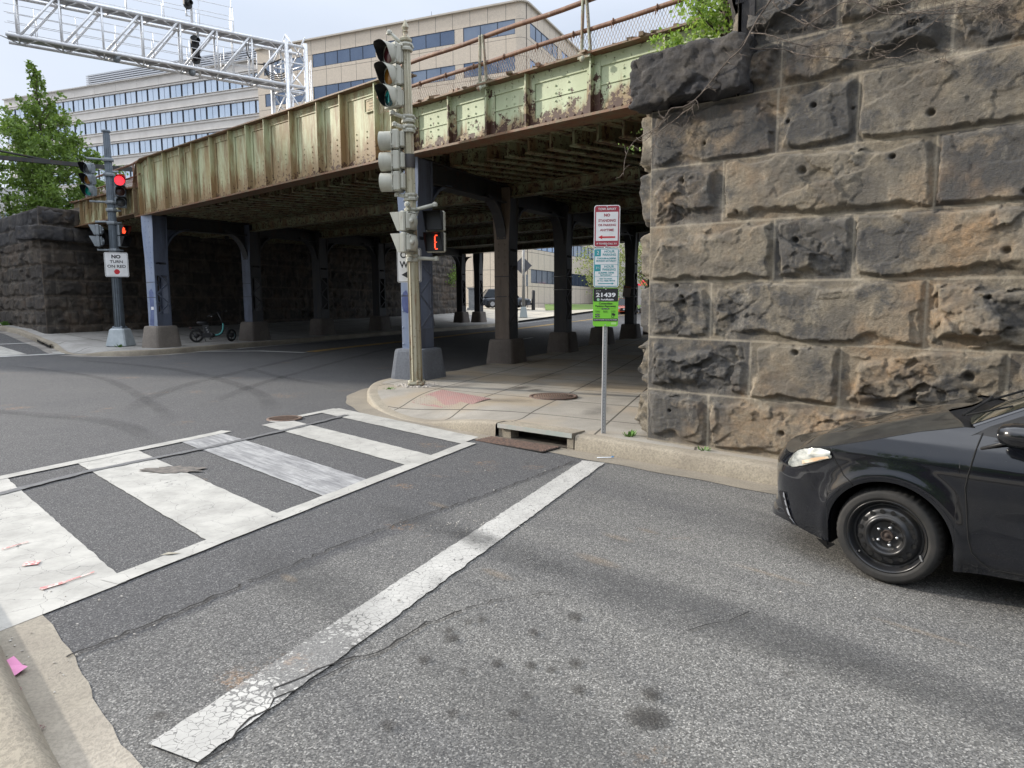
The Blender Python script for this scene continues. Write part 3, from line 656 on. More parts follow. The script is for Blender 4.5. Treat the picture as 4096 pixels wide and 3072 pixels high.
# ================================================================ STONE ABUTMENTS
def stone_mat(name,dark,mid,warm,light,mort,bs=.5,streak=.3):
    m,nt,b=base_mat(name,.88); v=coords(nt)
    tn=attr(nt,'tone'); 
    a=mathn(nt,'ADD',noise(nt,v,1.7,9,.68),mathn(nt,'MULTIPLY',mathn(nt,'SUBTRACT',tn,.5),.20))
    col=mixc(nt,rng(nt,a,.46,.545),dark,mid)
    w=mathn(nt,'MULTIPLY',noise(nt,v,.85,5,.6,.50,.66),noise(nt,v,5,4,.6,.30,.62))
    col=mixc(nt,mathn(nt,'MULTIPLY',w,.85),col,warm)
    li=noise(nt,coords(nt,'Object',(1,1,.5)),2.3,9,.74,.57,.70)
    col=mixc(nt,mathn(nt,'MULTIPLY',li,.50),col,light)
    ef=mathn(nt,'MULTIPLY',attr(nt,'edge'),noise(nt,v,3.1,6,.7,.46,.64)); col=mixc(nt,mathn(nt,'MULTIPLY',ef,.75),col,light)
    bl_=noise(nt,v,2.6,4,.6,.47,.60); col=mixc(nt,mathn(nt,'MULTIPLY',bl_,.55),col,dark)
    gr=noise(nt,v,34,6,.75,.36,.64)
    col=mixc(nt,mathn(nt,'MULTIPLY',gr,.50),col,tuple(x*.42 for x in mid))
    st=noise(nt,coords(nt,'Object',(1,1,.13)),3.5,6,.7,.55,.70)
    col=mixc(nt,mathn(nt,'MULTIPLY',st,streak),col,light)
    col=mixc(nt,mathn(nt,'MULTIPLY',attr(nt,'mortar'),.5),col,mort)
    nt.links.new(col,b.inputs['Base Color'])
    h=mathn(nt,'ADD',noise(nt,v,38,8,.74),mathn(nt,'MULTIPLY',noise(nt,v,120,3,.7),.45))
    bump(nt,b,h,bs,.020)
    return m
m_stone=stone_mat('sandstone_weathered',(.066,.066,.068),(.245,.212,.160),(.36,.225,.115),(.54,.49,.40),(.52,.46,.36),1.0,.12)
m_cap=stone_mat('capstone_dark',(.036,.036,.040),(.080,.074,.072),(.10,.085,.065),(.19,.175,.16),(.15,.13,.11),1.0,.06)
m_stoneL=stone_mat('sandstone_dark',(.036,.032,.029),(.092,.074,.058),(.12,.078,.05),(.21,.185,.15),(.13,.10,.075),.7,.42)  # darker tones than the right-hand wall stone
def masonry(name,parent,o,az,zb,u0,u1,v0,v1,courses,joints,step,out,mat,amp=1.,seed=0,holes=(),draft0=False):
    nu=int((u1-u0)/step)+1; nv=int((v1-v0)/step)+1
    U,V=np.meshgrid(np.linspace(u0,u1,nu),np.linspace(v0,v1,nv),indexing='ij')
    cs=np.array(courses); wv=.012*(fbm(U*2.1,V*.5,seed+5,2)-.5)
    ci=np.clip(np.searchsorted(cs,V+wv)-1,0,len(cs)-2)
    vb=cs[ci];vt=cs[ci+1]; ul=np.zeros_like(U);ur=np.zeros_like(U);bid=np.zeros_like(U)
    wu=.014*(fbm(U*.5,V*2.3,seed+6,2)-.5)
    for c in range(len(cs)-1):
        mk=ci==c; J=np.array(joints[c]); k=np.clip(np.searchsorted(J,U[mk]+wu[mk])-1,0,len(J)-2)
        ul[mk]=J[k];ur[mk]=J[k+1];bid[mk]=c*37+k*11
    e=np.minimum(np.minimum(U+wu-ul,ur-U-wu),np.minimum(V+wv-vb,vt-V-wv)); e=e+.006*(fbm(U*14,V*14,seed+77,2)-.5)
    eb=V-vb
    s1=seed+0
    n1=fbm(U*3.1+bid*3.7,V*3.1,s1+1,5,.55); n2=fbm(U*8,V*8,s1+9,5,.6); n3=fbm(U*30,V*30,s1+15,4,.62)
    en=e-.010-.055*np.clip(n2-.38,0,1)*sstep(.0,.5,n1+.1)
    rb=_h(bid,bid*0+3,seed); r2=_h(bid,bid*0+5,seed); r3=_h(bid,bid*0+9,seed)
    f1=worley(U*1.7+bid*1.3,V*2.3+bid,s1+2,.5); f2=worley(U*5.2+bid*2.1,V*6.4,s1+12,.6); f3=worley(U*15,V*17,s1+19,.7)
    rough=sstep(.40,.66,fbm(U*.9+bid*2.7,V*1.1,s1+60,2))          # some blocks are flat, some deeply broken
    low_=sstep(.42,.05,(V-vb)/(vt-vb+1e-6)); rgt=sstep(.30,.03,(ur-U)/(np.minimum(ur-ul,1.2)))
    el=np.clip(fbm(U*2.6+bid,V*2.6,s1+70,3)-.45,0,1)
    chip=.012+(.022+.055*rough)*np.clip(f2+.5,0,1.2)+.030*rough*np.clip(f1+.3,0,1)+.22*el
    w=.012+.07*el+.025*n2+.05*rough*np.clip(f1+.4,0,1)
    pil=sstep(0,1,(e-chip*.9)/w)
    face=.056+.024*(rb-.5)+.030*(r2-.5)*(V-vb-.3)*2+.020*(r3-.5)*np.clip(U-ul-.5,-1,1)
    h=pil*(face+(.018+.070*rough)*f1+(.010+.036*rough)*f2*sstep(.30,.60,n1+.25*rough)+(.003+.008*rough)*f3+.018*(n1-.5)-.026*rough*(low_+.6*rgt)*np.clip(f2+.6,0,1))+.007*(n3-.5)*sstep(0,.02,e)
    for (a,c_,r_) in holes:
        d=np.hypot(U-a,(V-c_)*1.15); h-=.06*np.exp(-(d/r_)**4)
    h=h*amp+.006*(n2-.5)
    if draft0: h*=sstep(u0+.0,u0+.10+.05*n2,U)*.9+.1
    mort=1-sstep(.002,.014,e-.010*(n2-.4)); 
    A=u2(az); out=np.array(out)/np.linalg.norm(out)
    X=o[0]+A[0]*U;Y=o[1]+A[1]*U; Zb=zg(X,Y) if zb is None else zb
    P=np.stack([X+out[0]*h,Y+out[1]*h,Zb+V],-1).reshape(-1,3)
    flip=(A[0]*out[1]-A[1]*out[0])>0
    return npmesh(name,P,gridfaces(nu,nv,flip),mat,parent,True,{'mortar':mort,'tone':rb,'edge':np.exp(-np.clip(e,0,1)/.05)})
def rock_block(name,parent,c,dims,M,mat,seed,amp=.05,n=.03,zb=None,chamf=.0):
    """one rough stone: a box whose faces are broken rock; c centre, dims, M orientation"""
    V=[];F=[];off=0;hd=np.array(dims)/2
    for ax in range(3):
        a,b_=[(1,2),(2,0),(0,1)][ax]
        for sg_ in (-1,1):
            na=max(3,int(dims[a]/n));nb=max(3,int(dims[b_]/n))
            P,Q=np.meshgrid(np.linspace(-1,1,na),np.linspace(-1,1,nb),indexing='ij')
            p=np.zeros((na,nb,3));p[...,ax]=sg_*hd[ax];p[...,a]=P*hd[a];p[...,b_]=Q*hd[b_]
            V.append(p.reshape(-1,3));F.append(gridfaces(na,nb,sg_<0)+off);off+=na*nb
    V=np.concatenate(V);F=np.concatenate(F)
    q=V/hd; r=np.sum(np.abs(q)**22,1)**(1/22.); V=V/r[:,None]*(1)
    d=V/hd; d=np.sign(d)*np.abs(d)**5; d/=np.linalg.norm(d,axis=1)[:,None]
    x,y,z=V[:,0],V[:,1],V[:,2]
    n1=fbm(x*2.6+y*1.9+seed*3.1,z*3.3-y*2.1+9,seed,5,.55); n2=fbm(x*8+y*5,z*9-y*6,seed+4,5,.6)
    t=n1*6;ter=(np.floor(t)+sstep(.7,1,t%1))/6
    h=amp*(1.1*(ter-.5)+1.0*(n2-.5)+.75*worley(x*2.2+y*2.+seed,z*3.6+y,seed+8,.6)+.3*worley(x*10+y*9+seed,z*12+y,seed+18,.6)); V=V+d*h[:,None]
    V=V@np.array(M).T+np.array(c)
    return npmesh(name,V,F,mat,parent,True,{'mortar':np.zeros(len(V)),'tone':np.full(len(V),.3)})
def rj(u0,u1,seed,lo=.7,hi=1.7):
    rnd=random.Random(seed); o=[u0]
    while o[-1]<u1: o.append(o[-1]+rnd.uniform(lo,hi))
    return o
outR=u2(-140)
ab_=thing('stone_abutment','massive rock-faced brown stone abutment filling the right side behind the black car','stone abutment',(*WC,zf(*WC)))
crs=[-.5,.19,.76,1.34,1.94,2.53,3.14,3.74]
jts=[[-.2,.9,2.2,3.6,5.2,7,9],[0,.72,2.3,3.9,5.1,7,9],[0,1.15,2.0,3.26,4.4,6,9],[0,.72,2.66,4.1,5.5,9],[0,1.35,2.06,3.75,5.2,9],[0,.82,2.67,4.0,5.5,9],[0,1.34,2.05,3.6,5.,9]]
holes=[(.33,1.9+.0,.018),(2.35,2.98,.022),(.98,2.62,.02),(.62,3.33,.02),(1.45,3.42,.02),(1.68,3.52,.024),(2.0,3.45,.012),(2.62,3.3,.03),(.38,2.98,.03),(1.6,2.95,.035),(3.3,2.6,.03),(1.55,2.32,.03),(.42,1.78,.02),(3.2,2.15,.03),(.42,1.73,.024),(3.05,1.5,.025),(3.1,1.78,.02),(1.6,1.25,.03),(3.0,1.12,.04),(2.6,.86,.025),(1.5,.45,.03),(1.9,.42,.03),(.3,.55,.018)]
masonry('wall_face',ab_,WC,130,None,0,4.6,.0,3.74,crs,jts,.0115,outR,m_stone,1.0,3,holes,True)
masonry('wall_face',ab_,WC,130,None,4.6,9,.0,3.74,crs,jts,.05,outR,m_stone,1.0,3)
crs2=[3.74,4.12,4.42,4.98,5.6,6.3]
jt2=[[.9,1.36,2.73,3.9,9],[.93,1.36,2.74,4.,9],[.93,1.82,2.42,3.4,4.6,9],[.7,2.1,3.3,5,9],[.7,1.5,2.9,4,9]]
jt2=[[.9,1.36,2.73,3.9,9],[.93,1.36,2.73,3.9,9],[.93,1.82,2.42,3.4,4.6,9],[.7,2.1,3.3,5,9],[.7,1.5,2.9,4,9]]
masonry('wall_face',ab_,WC,130,None,.96,4.6,3.74,4.62,[3.74,4.16,4.62],[[.9,1.36,2.73,3.9,9],[.9,1.84,2.42,3.5,9]],.0125,outR,m_stone,1.25,8,(),False)
masonry('wall_face',ab_,WC,130,None,.90,9,4.62,6.4,[4.62,5.2,5.8,6.4],[[.87,2.1,3.3,5,9],[.87,1.5,2.9,4,9],[.85,2,4,9]],.03,outR,m_cap,1.3,11,(),False)
outRr=-u2(114)
rr=lambda s,lo=.7,hi=1.6:rj(0,60,s,lo,hi)
masonry('wall_return',ab_,WC,24,None,0,4.0,.0,4.30,crs+[4.4],[rr(k) for k in range(8)],.02,outRr,m_stone,1.9,5)
masonry('wall_return',ab_,WC,24,None,4.0,28,.0,4.42,crs+[4.5],[rr(k) for k in range(8)],.07,outRr,m_stone,1.0,5)
p=WC+A2*.955+outR*.08
masonry('wall_return',ab_,p,24,None,0,3.,3.74,4.62,[3.74,4.16,4.62],[rr(4),rr(5)],.03,outRr,m_stone,1.,6)
p=WC+A2*.895+outR*.10
masonry('wall_return',ab_,p,24,None,0,3.,4.62,6.4,[4.62,5.2,5.8,6.4],[rr(4),rr(5),rr(7)],.04,outRr,m_cap,1.,6)
Rw=Matrix.Rotation(math.atan2(A2[1],A2[0]),3,'Z')
c=WC+A2*.475-outR*.15; rock_block('cap_stone',ab_,(c[0],c[1],zf(*c)+4.01),(1.22,.82,.50),Rw,m_cap,3,.045,.016)
# solid core and tops
def prism_w(poly,z0,z1):
    k=MB(); a=sum(poly[i][0]*poly[(i+1)%len(poly)][1]-poly[(i+1)%len(poly)][0]*poly[i][1] for i in range(len(poly)))
    if a<0: poly=poly[::-1]
    return k.prism(poly,z0,z1)
inn=.06
def q4(o,u0,u1,s0,s1): return [tuple(o+A2*u+B2*s) for u,s in ((u0,s0),(u1,s0),(u1,s1),(u0,s1))]
prism_w(q4(WC,inn,9,inn+.02,28),-.5,3.75).build('core',m_cap,ab_,world=True)
prism_w(q4(WC,.975,9,.03,4),3.7,4.7).build('core',m_cap,ab_,world=True); prism_w([tuple(WC+A2*u+outR*o) for u,o in ((.915,.05),(1.0,.05),(1.0,-.1),(.915,-.1))],4.60,6.3).build('core',m_cap,ab_,world=True); prism_w([tuple(WC+A2*u+outR*o) for u,o in ((.975,.04),(1.1,.04),(1.1,-.1),(.975,-.1))],3.75,4.62).build('core',m_cap,ab_,world=True); prism_w(q4(WC,.92,9,.03,4),4.60,6.3).build('core',m_cap,ab_,world=True)
# vines
m_vine=simple('dead_vine',(.07,.055,.045),.9,0,(.17,.14,.115),30,.4,.6)
m_vineg=simple('vine_leaf',(.16,.25,.05),.8)
def wp(u,v,o): p=WC+A2*u+outR*o; return Vector((p[0],p[1],zf(*p)+v))
def vine(path,r,seed,o=.12,wig=.02,tw=3,twl=.12):
    rnd=random.Random(seed); k=MB(); P=catmull([(a,b_,0) for a,b_ in path],.035); n=len(P); pts=[]; ph=rnd.uniform(0,9)
    for i in range(n): pts.append(wp(P[i,0]+wig*.3*math.sin(i*.7+ph),P[i,1]+wig*math.sin(i*.45+ph*2)*.5+rnd.uniform(-1,1)*wig*.15,o+.03*math.sin(i*.3+ph)))
    k.tube(pts,[.72*r*(1-.65*i/n) for i in range(n)],6)
    for t_ in range(int(tw*n/10)):
        i=rnd.randrange(1,n-1); a=rnd.uniform(0,6.28); q_=[pts[i]]
        for s_ in range(5):
            a+=rnd.uniform(-.5,.5); d=twl/5; dv=(A2*math.cos(a))*d; q_.append(q_[-1]+Vector((dv[0],dv[1],d*math.sin(a)))+Vector((outR[0],outR[1],0))*rnd.uniform(-.012,.012))
        k.tube(q_,r*.38,4,r2=r*.12)
    return k
K=MB()
def addk(k): K.add(k.v,k.f,True)
addk(vine([(1.55,4.7),(1.3,4.4),(1.15,4.18),(1.09,4.06),(.96,3.97),(.82,3.87),(.71,3.78),(.6,3.68),(.52,3.63),(.4,3.64),(.32,3.57),(.22,3.5),(.07,3.44),(-.06,3.39),(-.13,3.27),(-.15,3.05)],.013,1,.30,.02,4))
addk(vine([(.6,3.68),(.38,3.56),(.22,3.48),(.15,3.32),(.13,3.1)],.010,2,.22,.03,6))
addk(vine([(.52,3.63),(.42,3.5),(.32,3.4),(.33,3.3)],.009,12,.12,.03,6)); addk(vine([(.3,3.6),(.1,3.5),(-.05,3.42),(-.12,3.46)],.008,14,.15,.05,9,.1))
addk(vine([(1.06,4.15),(1.32,4.07),(1.59,3.98),(1.73,3.9),(1.95,3.85),(2.18,3.82),(2.32,3.83),(2.51,3.94),(2.7,4.08),(2.82,4.1)],.009,3,.10,.03,5))
addk(vine([(1.3,4.5),(1.56,4.24),(1.87,4.3),(2.23,4.23),(2.57,4.17),(3.2,4.3)],.009,4,.12,.04,5)); addk(vine([(1.1,4.28),(1.41,4.12),(1.73,4.02),(2.1,3.97),(2.21,3.84)],.008,5,.12,.03,5))
addk(vine([(2.0,4.35),(2.3,4.14),(2.57,4.1),(2.82,4.06),(3.18,3.88)],.008,6,.1,.03,5)); addk(vine([(1.94,3.98),(2.32,3.8),(2.51,3.78),(2.79,3.64)],.007,7,.09,.03,5))
for i in range(6):
    rnd=random.Random(50+i); u=rnd.uniform(1.1,3.0); v_=rnd.uniform(3.95,4.6); addk(vine([(u,v_),(u+.3,v_+rnd.uniform(-.2,.2)),(u+.7,v_+rnd.uniform(-.25,.3)),(u+1.1,v_+rnd.uniform(-.3,.3))],.006,60+i,.11,.04,5))
vt=thing('vine','bare dead vine creeping over the top stones of the big right-hand wall','vine',(*(WC+A2*1.2),4.2))
K.build('stem',m_vine,vt,world=True)
def leaves(pts,size,rnd,mat,name,parent,droop=.3,asp=.45,world=True):
    n=len(pts); P=np.array(pts,float); rs=np.random.RandomState(rnd)
    d=rs.normal(size=(n,3)); d[:,2]-=droop; d/=np.linalg.norm(d,axis=1)[:,None]
    w=np.cross(d,rs.normal(size=(n,3))); w/=np.linalg.norm(w,axis=1)[:,None]; s=size*(.6+.8*rs.rand(n))[:,None]
    nn=np.cross(d,w)*s*.12
    V=np.stack([P,P+d*s*.5+w*s*asp+nn,P+d*s,P+d*s*.5-w*s*asp+nn],1).reshape(-1,3)
    F=np.arange(4*n).reshape(n,4)
    o=npmesh(name,V,F,mat,parent,False,{'tone':np.repeat(rs.rand(n),4)},world); return o
def leafmat(name,a,b_,tr=.35):
    m,nt,b=base_mat(name,.55); c=mixc(nt,attr(nt,'tone'),a,b_); nt.links.new(c,b.inputs['Base Color'])
    t=N(nt,'ShaderNodeBsdfTranslucent'); nt.links.new(mixc(nt,.3,c,(.35,.50,.05)),t.inputs['Color']); ms=N(nt,'ShaderNodeMixShader'); ms.inputs[0].default_value=tr
    o=nt.nodes['Material Output']; nt.links.new(b.outputs[0],ms.inputs[1]); nt.links.new(t.outputs[0],ms.inputs[2]); nt.links.new(ms.outputs[0],o.inputs[0]); return m
m_lv=leafmat('spring_leaf',(.11,.19,.035),(.22,.33,.07))
m_lvb=leafmat('bright_leaf',(.17,.30,.05),(.30,.42,.09),.45)
rs=np.random.RandomState(3); lp_=[tuple(wp(-.12+rs.normal()*.07,3.42+rs.normal()*.07,.17+rs.normal()*.04)) for i in range(22)]
leaves(lp_,.03,5,m_vineg,'leaves',vt)
# left abutment
outL=u2(-140); zL=.66
al=thing('stone_abutment','dark stone abutment at the left end of the bridge behind the far signal pole','stone abutment',(*CL,zL))
cL_=[-.6,-.1,.47,1.04,1.6,2.18,2.76,3.31,3.64]
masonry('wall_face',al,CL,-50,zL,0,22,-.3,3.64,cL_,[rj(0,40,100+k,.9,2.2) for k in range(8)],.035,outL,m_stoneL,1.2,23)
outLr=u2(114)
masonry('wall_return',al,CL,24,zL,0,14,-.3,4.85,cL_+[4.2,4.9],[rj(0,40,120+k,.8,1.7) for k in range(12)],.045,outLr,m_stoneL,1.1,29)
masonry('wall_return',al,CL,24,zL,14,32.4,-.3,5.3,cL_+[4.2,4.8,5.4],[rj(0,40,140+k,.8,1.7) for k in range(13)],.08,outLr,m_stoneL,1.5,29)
AL=u2(-50)
RA=Matrix.Rotation(math.atan2(B2[1],B2[0]),3,'Z')
for k,(s0,s1) in enumerate([(-.28,1.15),(1.17,2.4),(2.42,3.5)]):
    c=CL+B2*(s0+s1)/2+outLr*(-.35)+u2(-66)*.0; rock_block('cap_stone',al,(c[0],c[1],zL+3.90),(s1-s0,1.15,.50),RA,m_cap,20+k,.04,.04)
c=CL+AL*.35+outL*-.3; rock_block('cap_stone',al,(c[0],c[1],zL+3.90),(.9,1.0,.48),Matrix.Rotation(math.atan2(AL[1],AL[0]),3,'Z'),m_cap,26,.04,.04)
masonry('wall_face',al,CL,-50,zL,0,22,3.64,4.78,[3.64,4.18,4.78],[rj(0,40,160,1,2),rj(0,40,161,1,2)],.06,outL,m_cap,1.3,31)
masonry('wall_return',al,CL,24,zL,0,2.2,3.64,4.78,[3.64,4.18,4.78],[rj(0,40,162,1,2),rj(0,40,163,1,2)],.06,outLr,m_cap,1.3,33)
def qL(u0,u1,s0,s1): return [tuple(CL+AL*u+B2*s) for u,s in ((u0,s0),(u1,s0),(u1,s1),(u0,s1))]
prism_w(qL(.05,22,.05,32.4),-.3,zL+4.1).build('core',m_cap,al,world=True)
prism_w(qL(.05,22,.05,2.15),3.9,zL+4.72).build('core',m_cap,al,world=True); prism_w(qL(.3,22,2.15,32.4),4.2,zL+4.9).build('core',m_cap,al,world=True)
# ================================================================ RAILWAY BRIDGE
def lowattr(o,f):
    me=o.data; n=len(me.vertices); c=np.zeros(n*3,np.float32); me.vertices.foreach_get('co',c); c=c.reshape(-1,3)
    p=np.array(o.parent.location) if o.parent else np.zeros(3)
    at=me.attributes.new('low','FLOAT','POINT'); at.data.foreach_set('value',f(c+p).astype(np.float32)); return o
m_gR=rusty('girder_paint_bright',(.47,.53,.35),(.40,.455,.29),(.21,.10,.035),.38,1.6,1.1)
m_gL=rusty('girder_paint_dull',(.46,.49,.31),(.36,.31,.16),(.20,.10,.038),1.35,2.0,.75)
m_fl=rusty('flange_rust',(.15,.115,.065),(.15,.09,.05),(.17,.07,.03),1.0,2.,.7,False)
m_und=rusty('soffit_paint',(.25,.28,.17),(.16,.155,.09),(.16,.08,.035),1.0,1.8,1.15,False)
m_undk=rusty('underside_dark',(.035,.036,.034),(.02,.021,.022),(.05,.03,.02),.6,1.5,.8,False)  # near-black tones; the underpass gloom is put into the paint colour
m_rail=rusty('rail_rust',(.20,.10,.055),(.13,.06,.035),(.30,.24,.18),.5,6.,.4,False)
pA=np.array([-1.9,13.6]); LCp=np.array([-11.9,22.9]); GA=u2(-47.08); GR=u2(133.2); gout=u2(-137)
br=thing('railway_bridge','old riveted steel railway bridge, pale green and rusty, crossing over the street','railway bridge',(-1.9,13.6,4.6))
def girder(p0,dr,s0,s1,zb,zt,stiffs,mat,fmat,out,rnd_end=0,wleg=.13,prot=.13,dbl=False,line=None,seed=0,riv=.021):
    p0=np.array(p0,float)
    def W_(s,o,z): q=p0+dr*s+out*o; return (q[0],q[1],z)
    low=lambda P:np.maximum(1-np.clip((P[:,2]-4.6)/(1.0 if rnd_end==0 else 1.5),0,1),(.66*np.clip((P[:,2]-5.22)/.12,0,1) if rnd_end==0 else 0))
    k=MB(); n=24; V=[]; 
    for i in range(n+1):
        s=s0+(s1-s0)*i/n; top=zt(s)
        if rnd_end and s>s1-rnd_end: q=(s-(s1-rnd_end))/rnd_end; top=zt(s)-rnd_end*(1-math.sqrt(max(1-q*q,0)))*.9
        for j in range(7): z=zb(s)+(top-zb(s))*j/6; V.append(W_(s,0,z))
    k.add(V,[(i*7+j,(i+1)*7+j,(i+1)*7+j+1,i*7+j+1) for i in range(n) for j in range(6)])
    def topz(s):
        if rnd_end and s>s1-rnd_end: q=min((s-(s1-rnd_end))/rnd_end,1); return zt(s)-rnd_end*(1-math.sqrt(max(1-q*q,0)))*.9
        return zt(s)
    # flange angles on the web, splice line
    for i in range(40):
        a=s0+(s1-s0)*i/40;c=s0+(s1-s0)*(i+1)/40
        k.bar(W_(a,.010,zb(a)+.085),W_(c,.010,zb(c)+.085),.02,.15)
        k.bar(W_(a,.010,topz(a)-.09),W_(c,.010,topz(c)-.09),.02,.16)
        if line: k.bar(W_(a,.008,zb(a)+line),W_(c,.008,zb(c)+line),.012,.02)
    # rivets
    s=s0+.06; t=0
    while s<s1-.05:
        k.dome(W_(s,.02,zb(s)+.085),riv,(out[0],out[1],0)); 
        k.dome(W_(s,.02,topz(s)-(.06 if t%2 else .125)),riv,(out[0],out[1],0)); s+=.145 if rnd_end==0 else .16; t+=1
    rr_=random.Random(seed)
    for q in stiffs:
        for sd in (-1,1):
            z=zb(q)+.22
            while z<topz(q)-.2: k.dome(W_(q+sd*wleg*.62,.018,z),riv*.9,(out[0],out[1],0)); z+=.14
    for a,c in zip(stiffs[:-1],stiffs[1:]):
        if abs(c-a)<.55: continue
        for f in ((.42,.62) if rnd_end==0 else (.38,.68)):
            z=zb(a)+.24; q=a+(c-a)*f
            for r_ in range(3+(1 if rnd_end==0 else 2)): k.dome(W_(q,.006,z),riv*.85,(out[0],out[1],0)); z+=.115
    lowattr(k.build('web',mat,br,world=True),low)
    k=MB()
    for i in range(40):
        a=s0+(s1-s0)*i/40;c=s0+(s1-s0)*(i+1)/40; k.bar(W_(a,.0,zb(a)-.012),W_(c,.0,zb(c)-.012),.40,.03)
        k.bar(W_(a,.0,zb(a)+.012),W_(c,.0,zb(c)+.012),.34,.02)
    k.build('bottom_flange',fmat,br,world=True)
    k=MB()
    for i in range(40):
        a=s0+(s1-s0)*i/40;c=s0+(s1-s0)*(i+1)/40; k.bar(W_(a,.0,topz(a)+.012),W_(c,.0,topz(c)+.012),.36,.028)
        if rnd_end==0: 
            for _ in range(2): s=rr_.uniform(a,c); k.box(W_(s,rr_.uniform(-.05,.17),topz(s)+.035),(rr_.uniform(.05,.2),rr_.uniform(.03,.1),rr_.uniform(.02,.06)),Matrix.Rotation(rr_.uniform(0,3),3,'Z'))
    if rnd_end: k.bar(W_(s1+.01,0,zb(s1)),W_(s1+.01,0,topz(s1)+.02),.36,.03,up=(dr[0],dr[1],0))
    k.build('top_flange',fmat,br,world=True)
    for q in stiffs:
        k=MB(); zt_=topz(q)-.005
        k.bar(W_(q,.016+.001,zb(q)+.01),W_(q,.016+.001,zt_),wleg*1.9,.016,up=(out[0],out[1],0))
        k.bar(W_(q,prot/2,zb(q)+.012),W_(q,prot/2,zt_),.028,prot,up=(out[0],out[1],0))
        lowattr(k.build('stiffener',mat,br,world=True),low)
zbR=lambda s:4.625-.0215*s; ztR=lambda s:5.49-.021*s
girder(pA,GR,-.0,8.2,zbR,ztR,[.12,1.18,2.15,3.05,4.34,5.58,6.9],m_gR,m_fl,gout,0,line=.44,seed=2,prot=.12)
zbL=lambda s:4.615+.0125*s; ztL=lambda s:6.14+.030*s
girder(pA,GA,.02,14.35,zbL,ztL,[.45,.98,2.2,3.1,4.27,5.48,6.42,7.39,8.52,9.71,10.57,11.82,12.99,13.95],m_gL,m_fl,gout,.75,prot=.15,seed=3)
zbS=lambda s:4.90; ztS=lambda s:5.72+.015*s
dS=u2(-50); pS=LCp+GA*.2
girder(pS,dS,.5,6.4,zbS,ztS,[.6,1.3,1.9,2.7,3.4,4.1,4.8,5.5],m_gL,m_fl,gout,0,seed=5,riv=.024)
# maker's plate on the deep girder
def textmesh(s,size,mat,parent,origin,xdir,ydir,width=None,align='CENTER',ext=.0012,name='lettering',bold=0.,sx=1.,spacing=1.):
    cu=bpy.data.curves.new('t','FONT'); cu.body=s; cu.size=size; cu.align_x=align; cu.align_y='CENTER'; cu.extrude=ext; cu.offset=bold; cu.resolution_u=3; cu.space_character=spacing
    ob=bpy.data.objects.new('t',cu); COL.objects.link(ob); bpy.context.view_layer.update()
    me=bpy.data.meshes.new_from_object(ob.evaluated_get(bpy.context.evaluated_depsgraph_get())); bpy.data.objects.remove(ob)
    n=len(me.vertices); c=np.zeros(n*3,np.float32); me.vertices.foreach_get('co',c); c=c.reshape(-1,3)
    w=c[:,0].max()-c[:,0].min() if n else 1
    k=(width/w) if width else sx; 
    xd=np.array(xdir,float);yd=np.array(ydir,float);zd=np.cross(xd,yd)
    mid=(c[:,0].max()+c[:,0].min())/2 if align=='CENTER' else 0
    P=np.outer((c[:,0]-mid)*k,xd)+np.outer(c[:,1],yd)+np.outer(c[:,2],zd)+np.array(origin)
    me.vertices.foreach_set('co',P.astype(np.float32).ravel()); me.update(); me.name=name; me.materials.clear(); me.materials.append(mat)
    o=bpy.data.objects.new(name,me); COL.objects.link(o); o.parent=parent; return o
m_plate=simple('bronze_plate',(.28,.22,.12),.6,.2,(.20,.15,.08),20)
sp=1.22; bl=Vector(br.location)
def LW(s,o,z): q=pA+GA*s+gout*o; return Vector((q[0],q[1],z))
xd=(-GA[0],-GA[1],0); 
k=MB(); k.bar(LW(sp-.22,.018,5.82),LW(sp+.22,.018,5.82),.016,.27); pl_=k.build('maker_plate',m_plate,br,world=True)
k=MB()
for a,b_ in (((sp-.22,5.69),(sp+.22,5.69)),((sp-.22,5.95),(sp+.22,5.95)),((sp-.22,5.69),(sp-.22,5.95)),((sp+.22,5.69),(sp+.22,5.95))): k.bar(LW(a[0],.03,a[1]),LW(b_[0],.03,b_[1]),.016,.016)
k.build('plate_rim',m_gL,br,world=True)
m_plt=simple('plate_letters',(.42,.36,.22),.6)
for i,(s_,w_) in enumerate((('AMERICAN BRIDGE',.36),('COMPANY',.20),('OF NEW YORK',.18),('U.S.A.  1907',.30))):
    o=textmesh(s_,.052 if i!=2 else .032,m_plt,br,tuple(LW(sp,.031,5.91-.06*i)-bl),xd,(0,0,1),w_,bold=.001)
# soffit
def zd(x,y): return 4.267+.0078*x+.0267*y
D=[np.array(p) for p in ((2.35,9.75),(-12.6,23.7),(-18.6,28.4),(-7.6,52.0),(13.2,31.6))]
def clip(p,d):
    t0,t1=-80,80; c=sum(D)/len(D)
    for a,b_ in zip(D,D[1:]+D[:1]):
        e=b_-a; n_=np.array([e[1],-e[0]]); 
        if np.dot(n_,c-a)<0: n_=-n_
        den=np.dot(n_,d); num=np.dot(n_,a-p)
        if abs(den)<1e-9:
            if num>0: return None
            continue
        t=num/den
        if den>0: t0=max(t0,t)
        else: t1=min(t1,t)
    return (t0,t1) if t1>t0+.3 else None
k=MB(); V=[(p[0],p[1],zd(*p)+.30) for p in D]+[(p[0],p[1],zd(*p)+.55) for p in D]; n=len(D)
k.add(V,[tuple(range(n-1,-1,-1)),tuple(range(n,2*n))]+[(i,(i+1)%n,n+(i+1)%n,n+i) for i in range(n)]); k.build('deck',m_und,br,world=True)
rd=u2(51); rn=np.array([rd[1],-rd[0]]); K1=MB(); K2=MB(); rnd=random.Random(8)
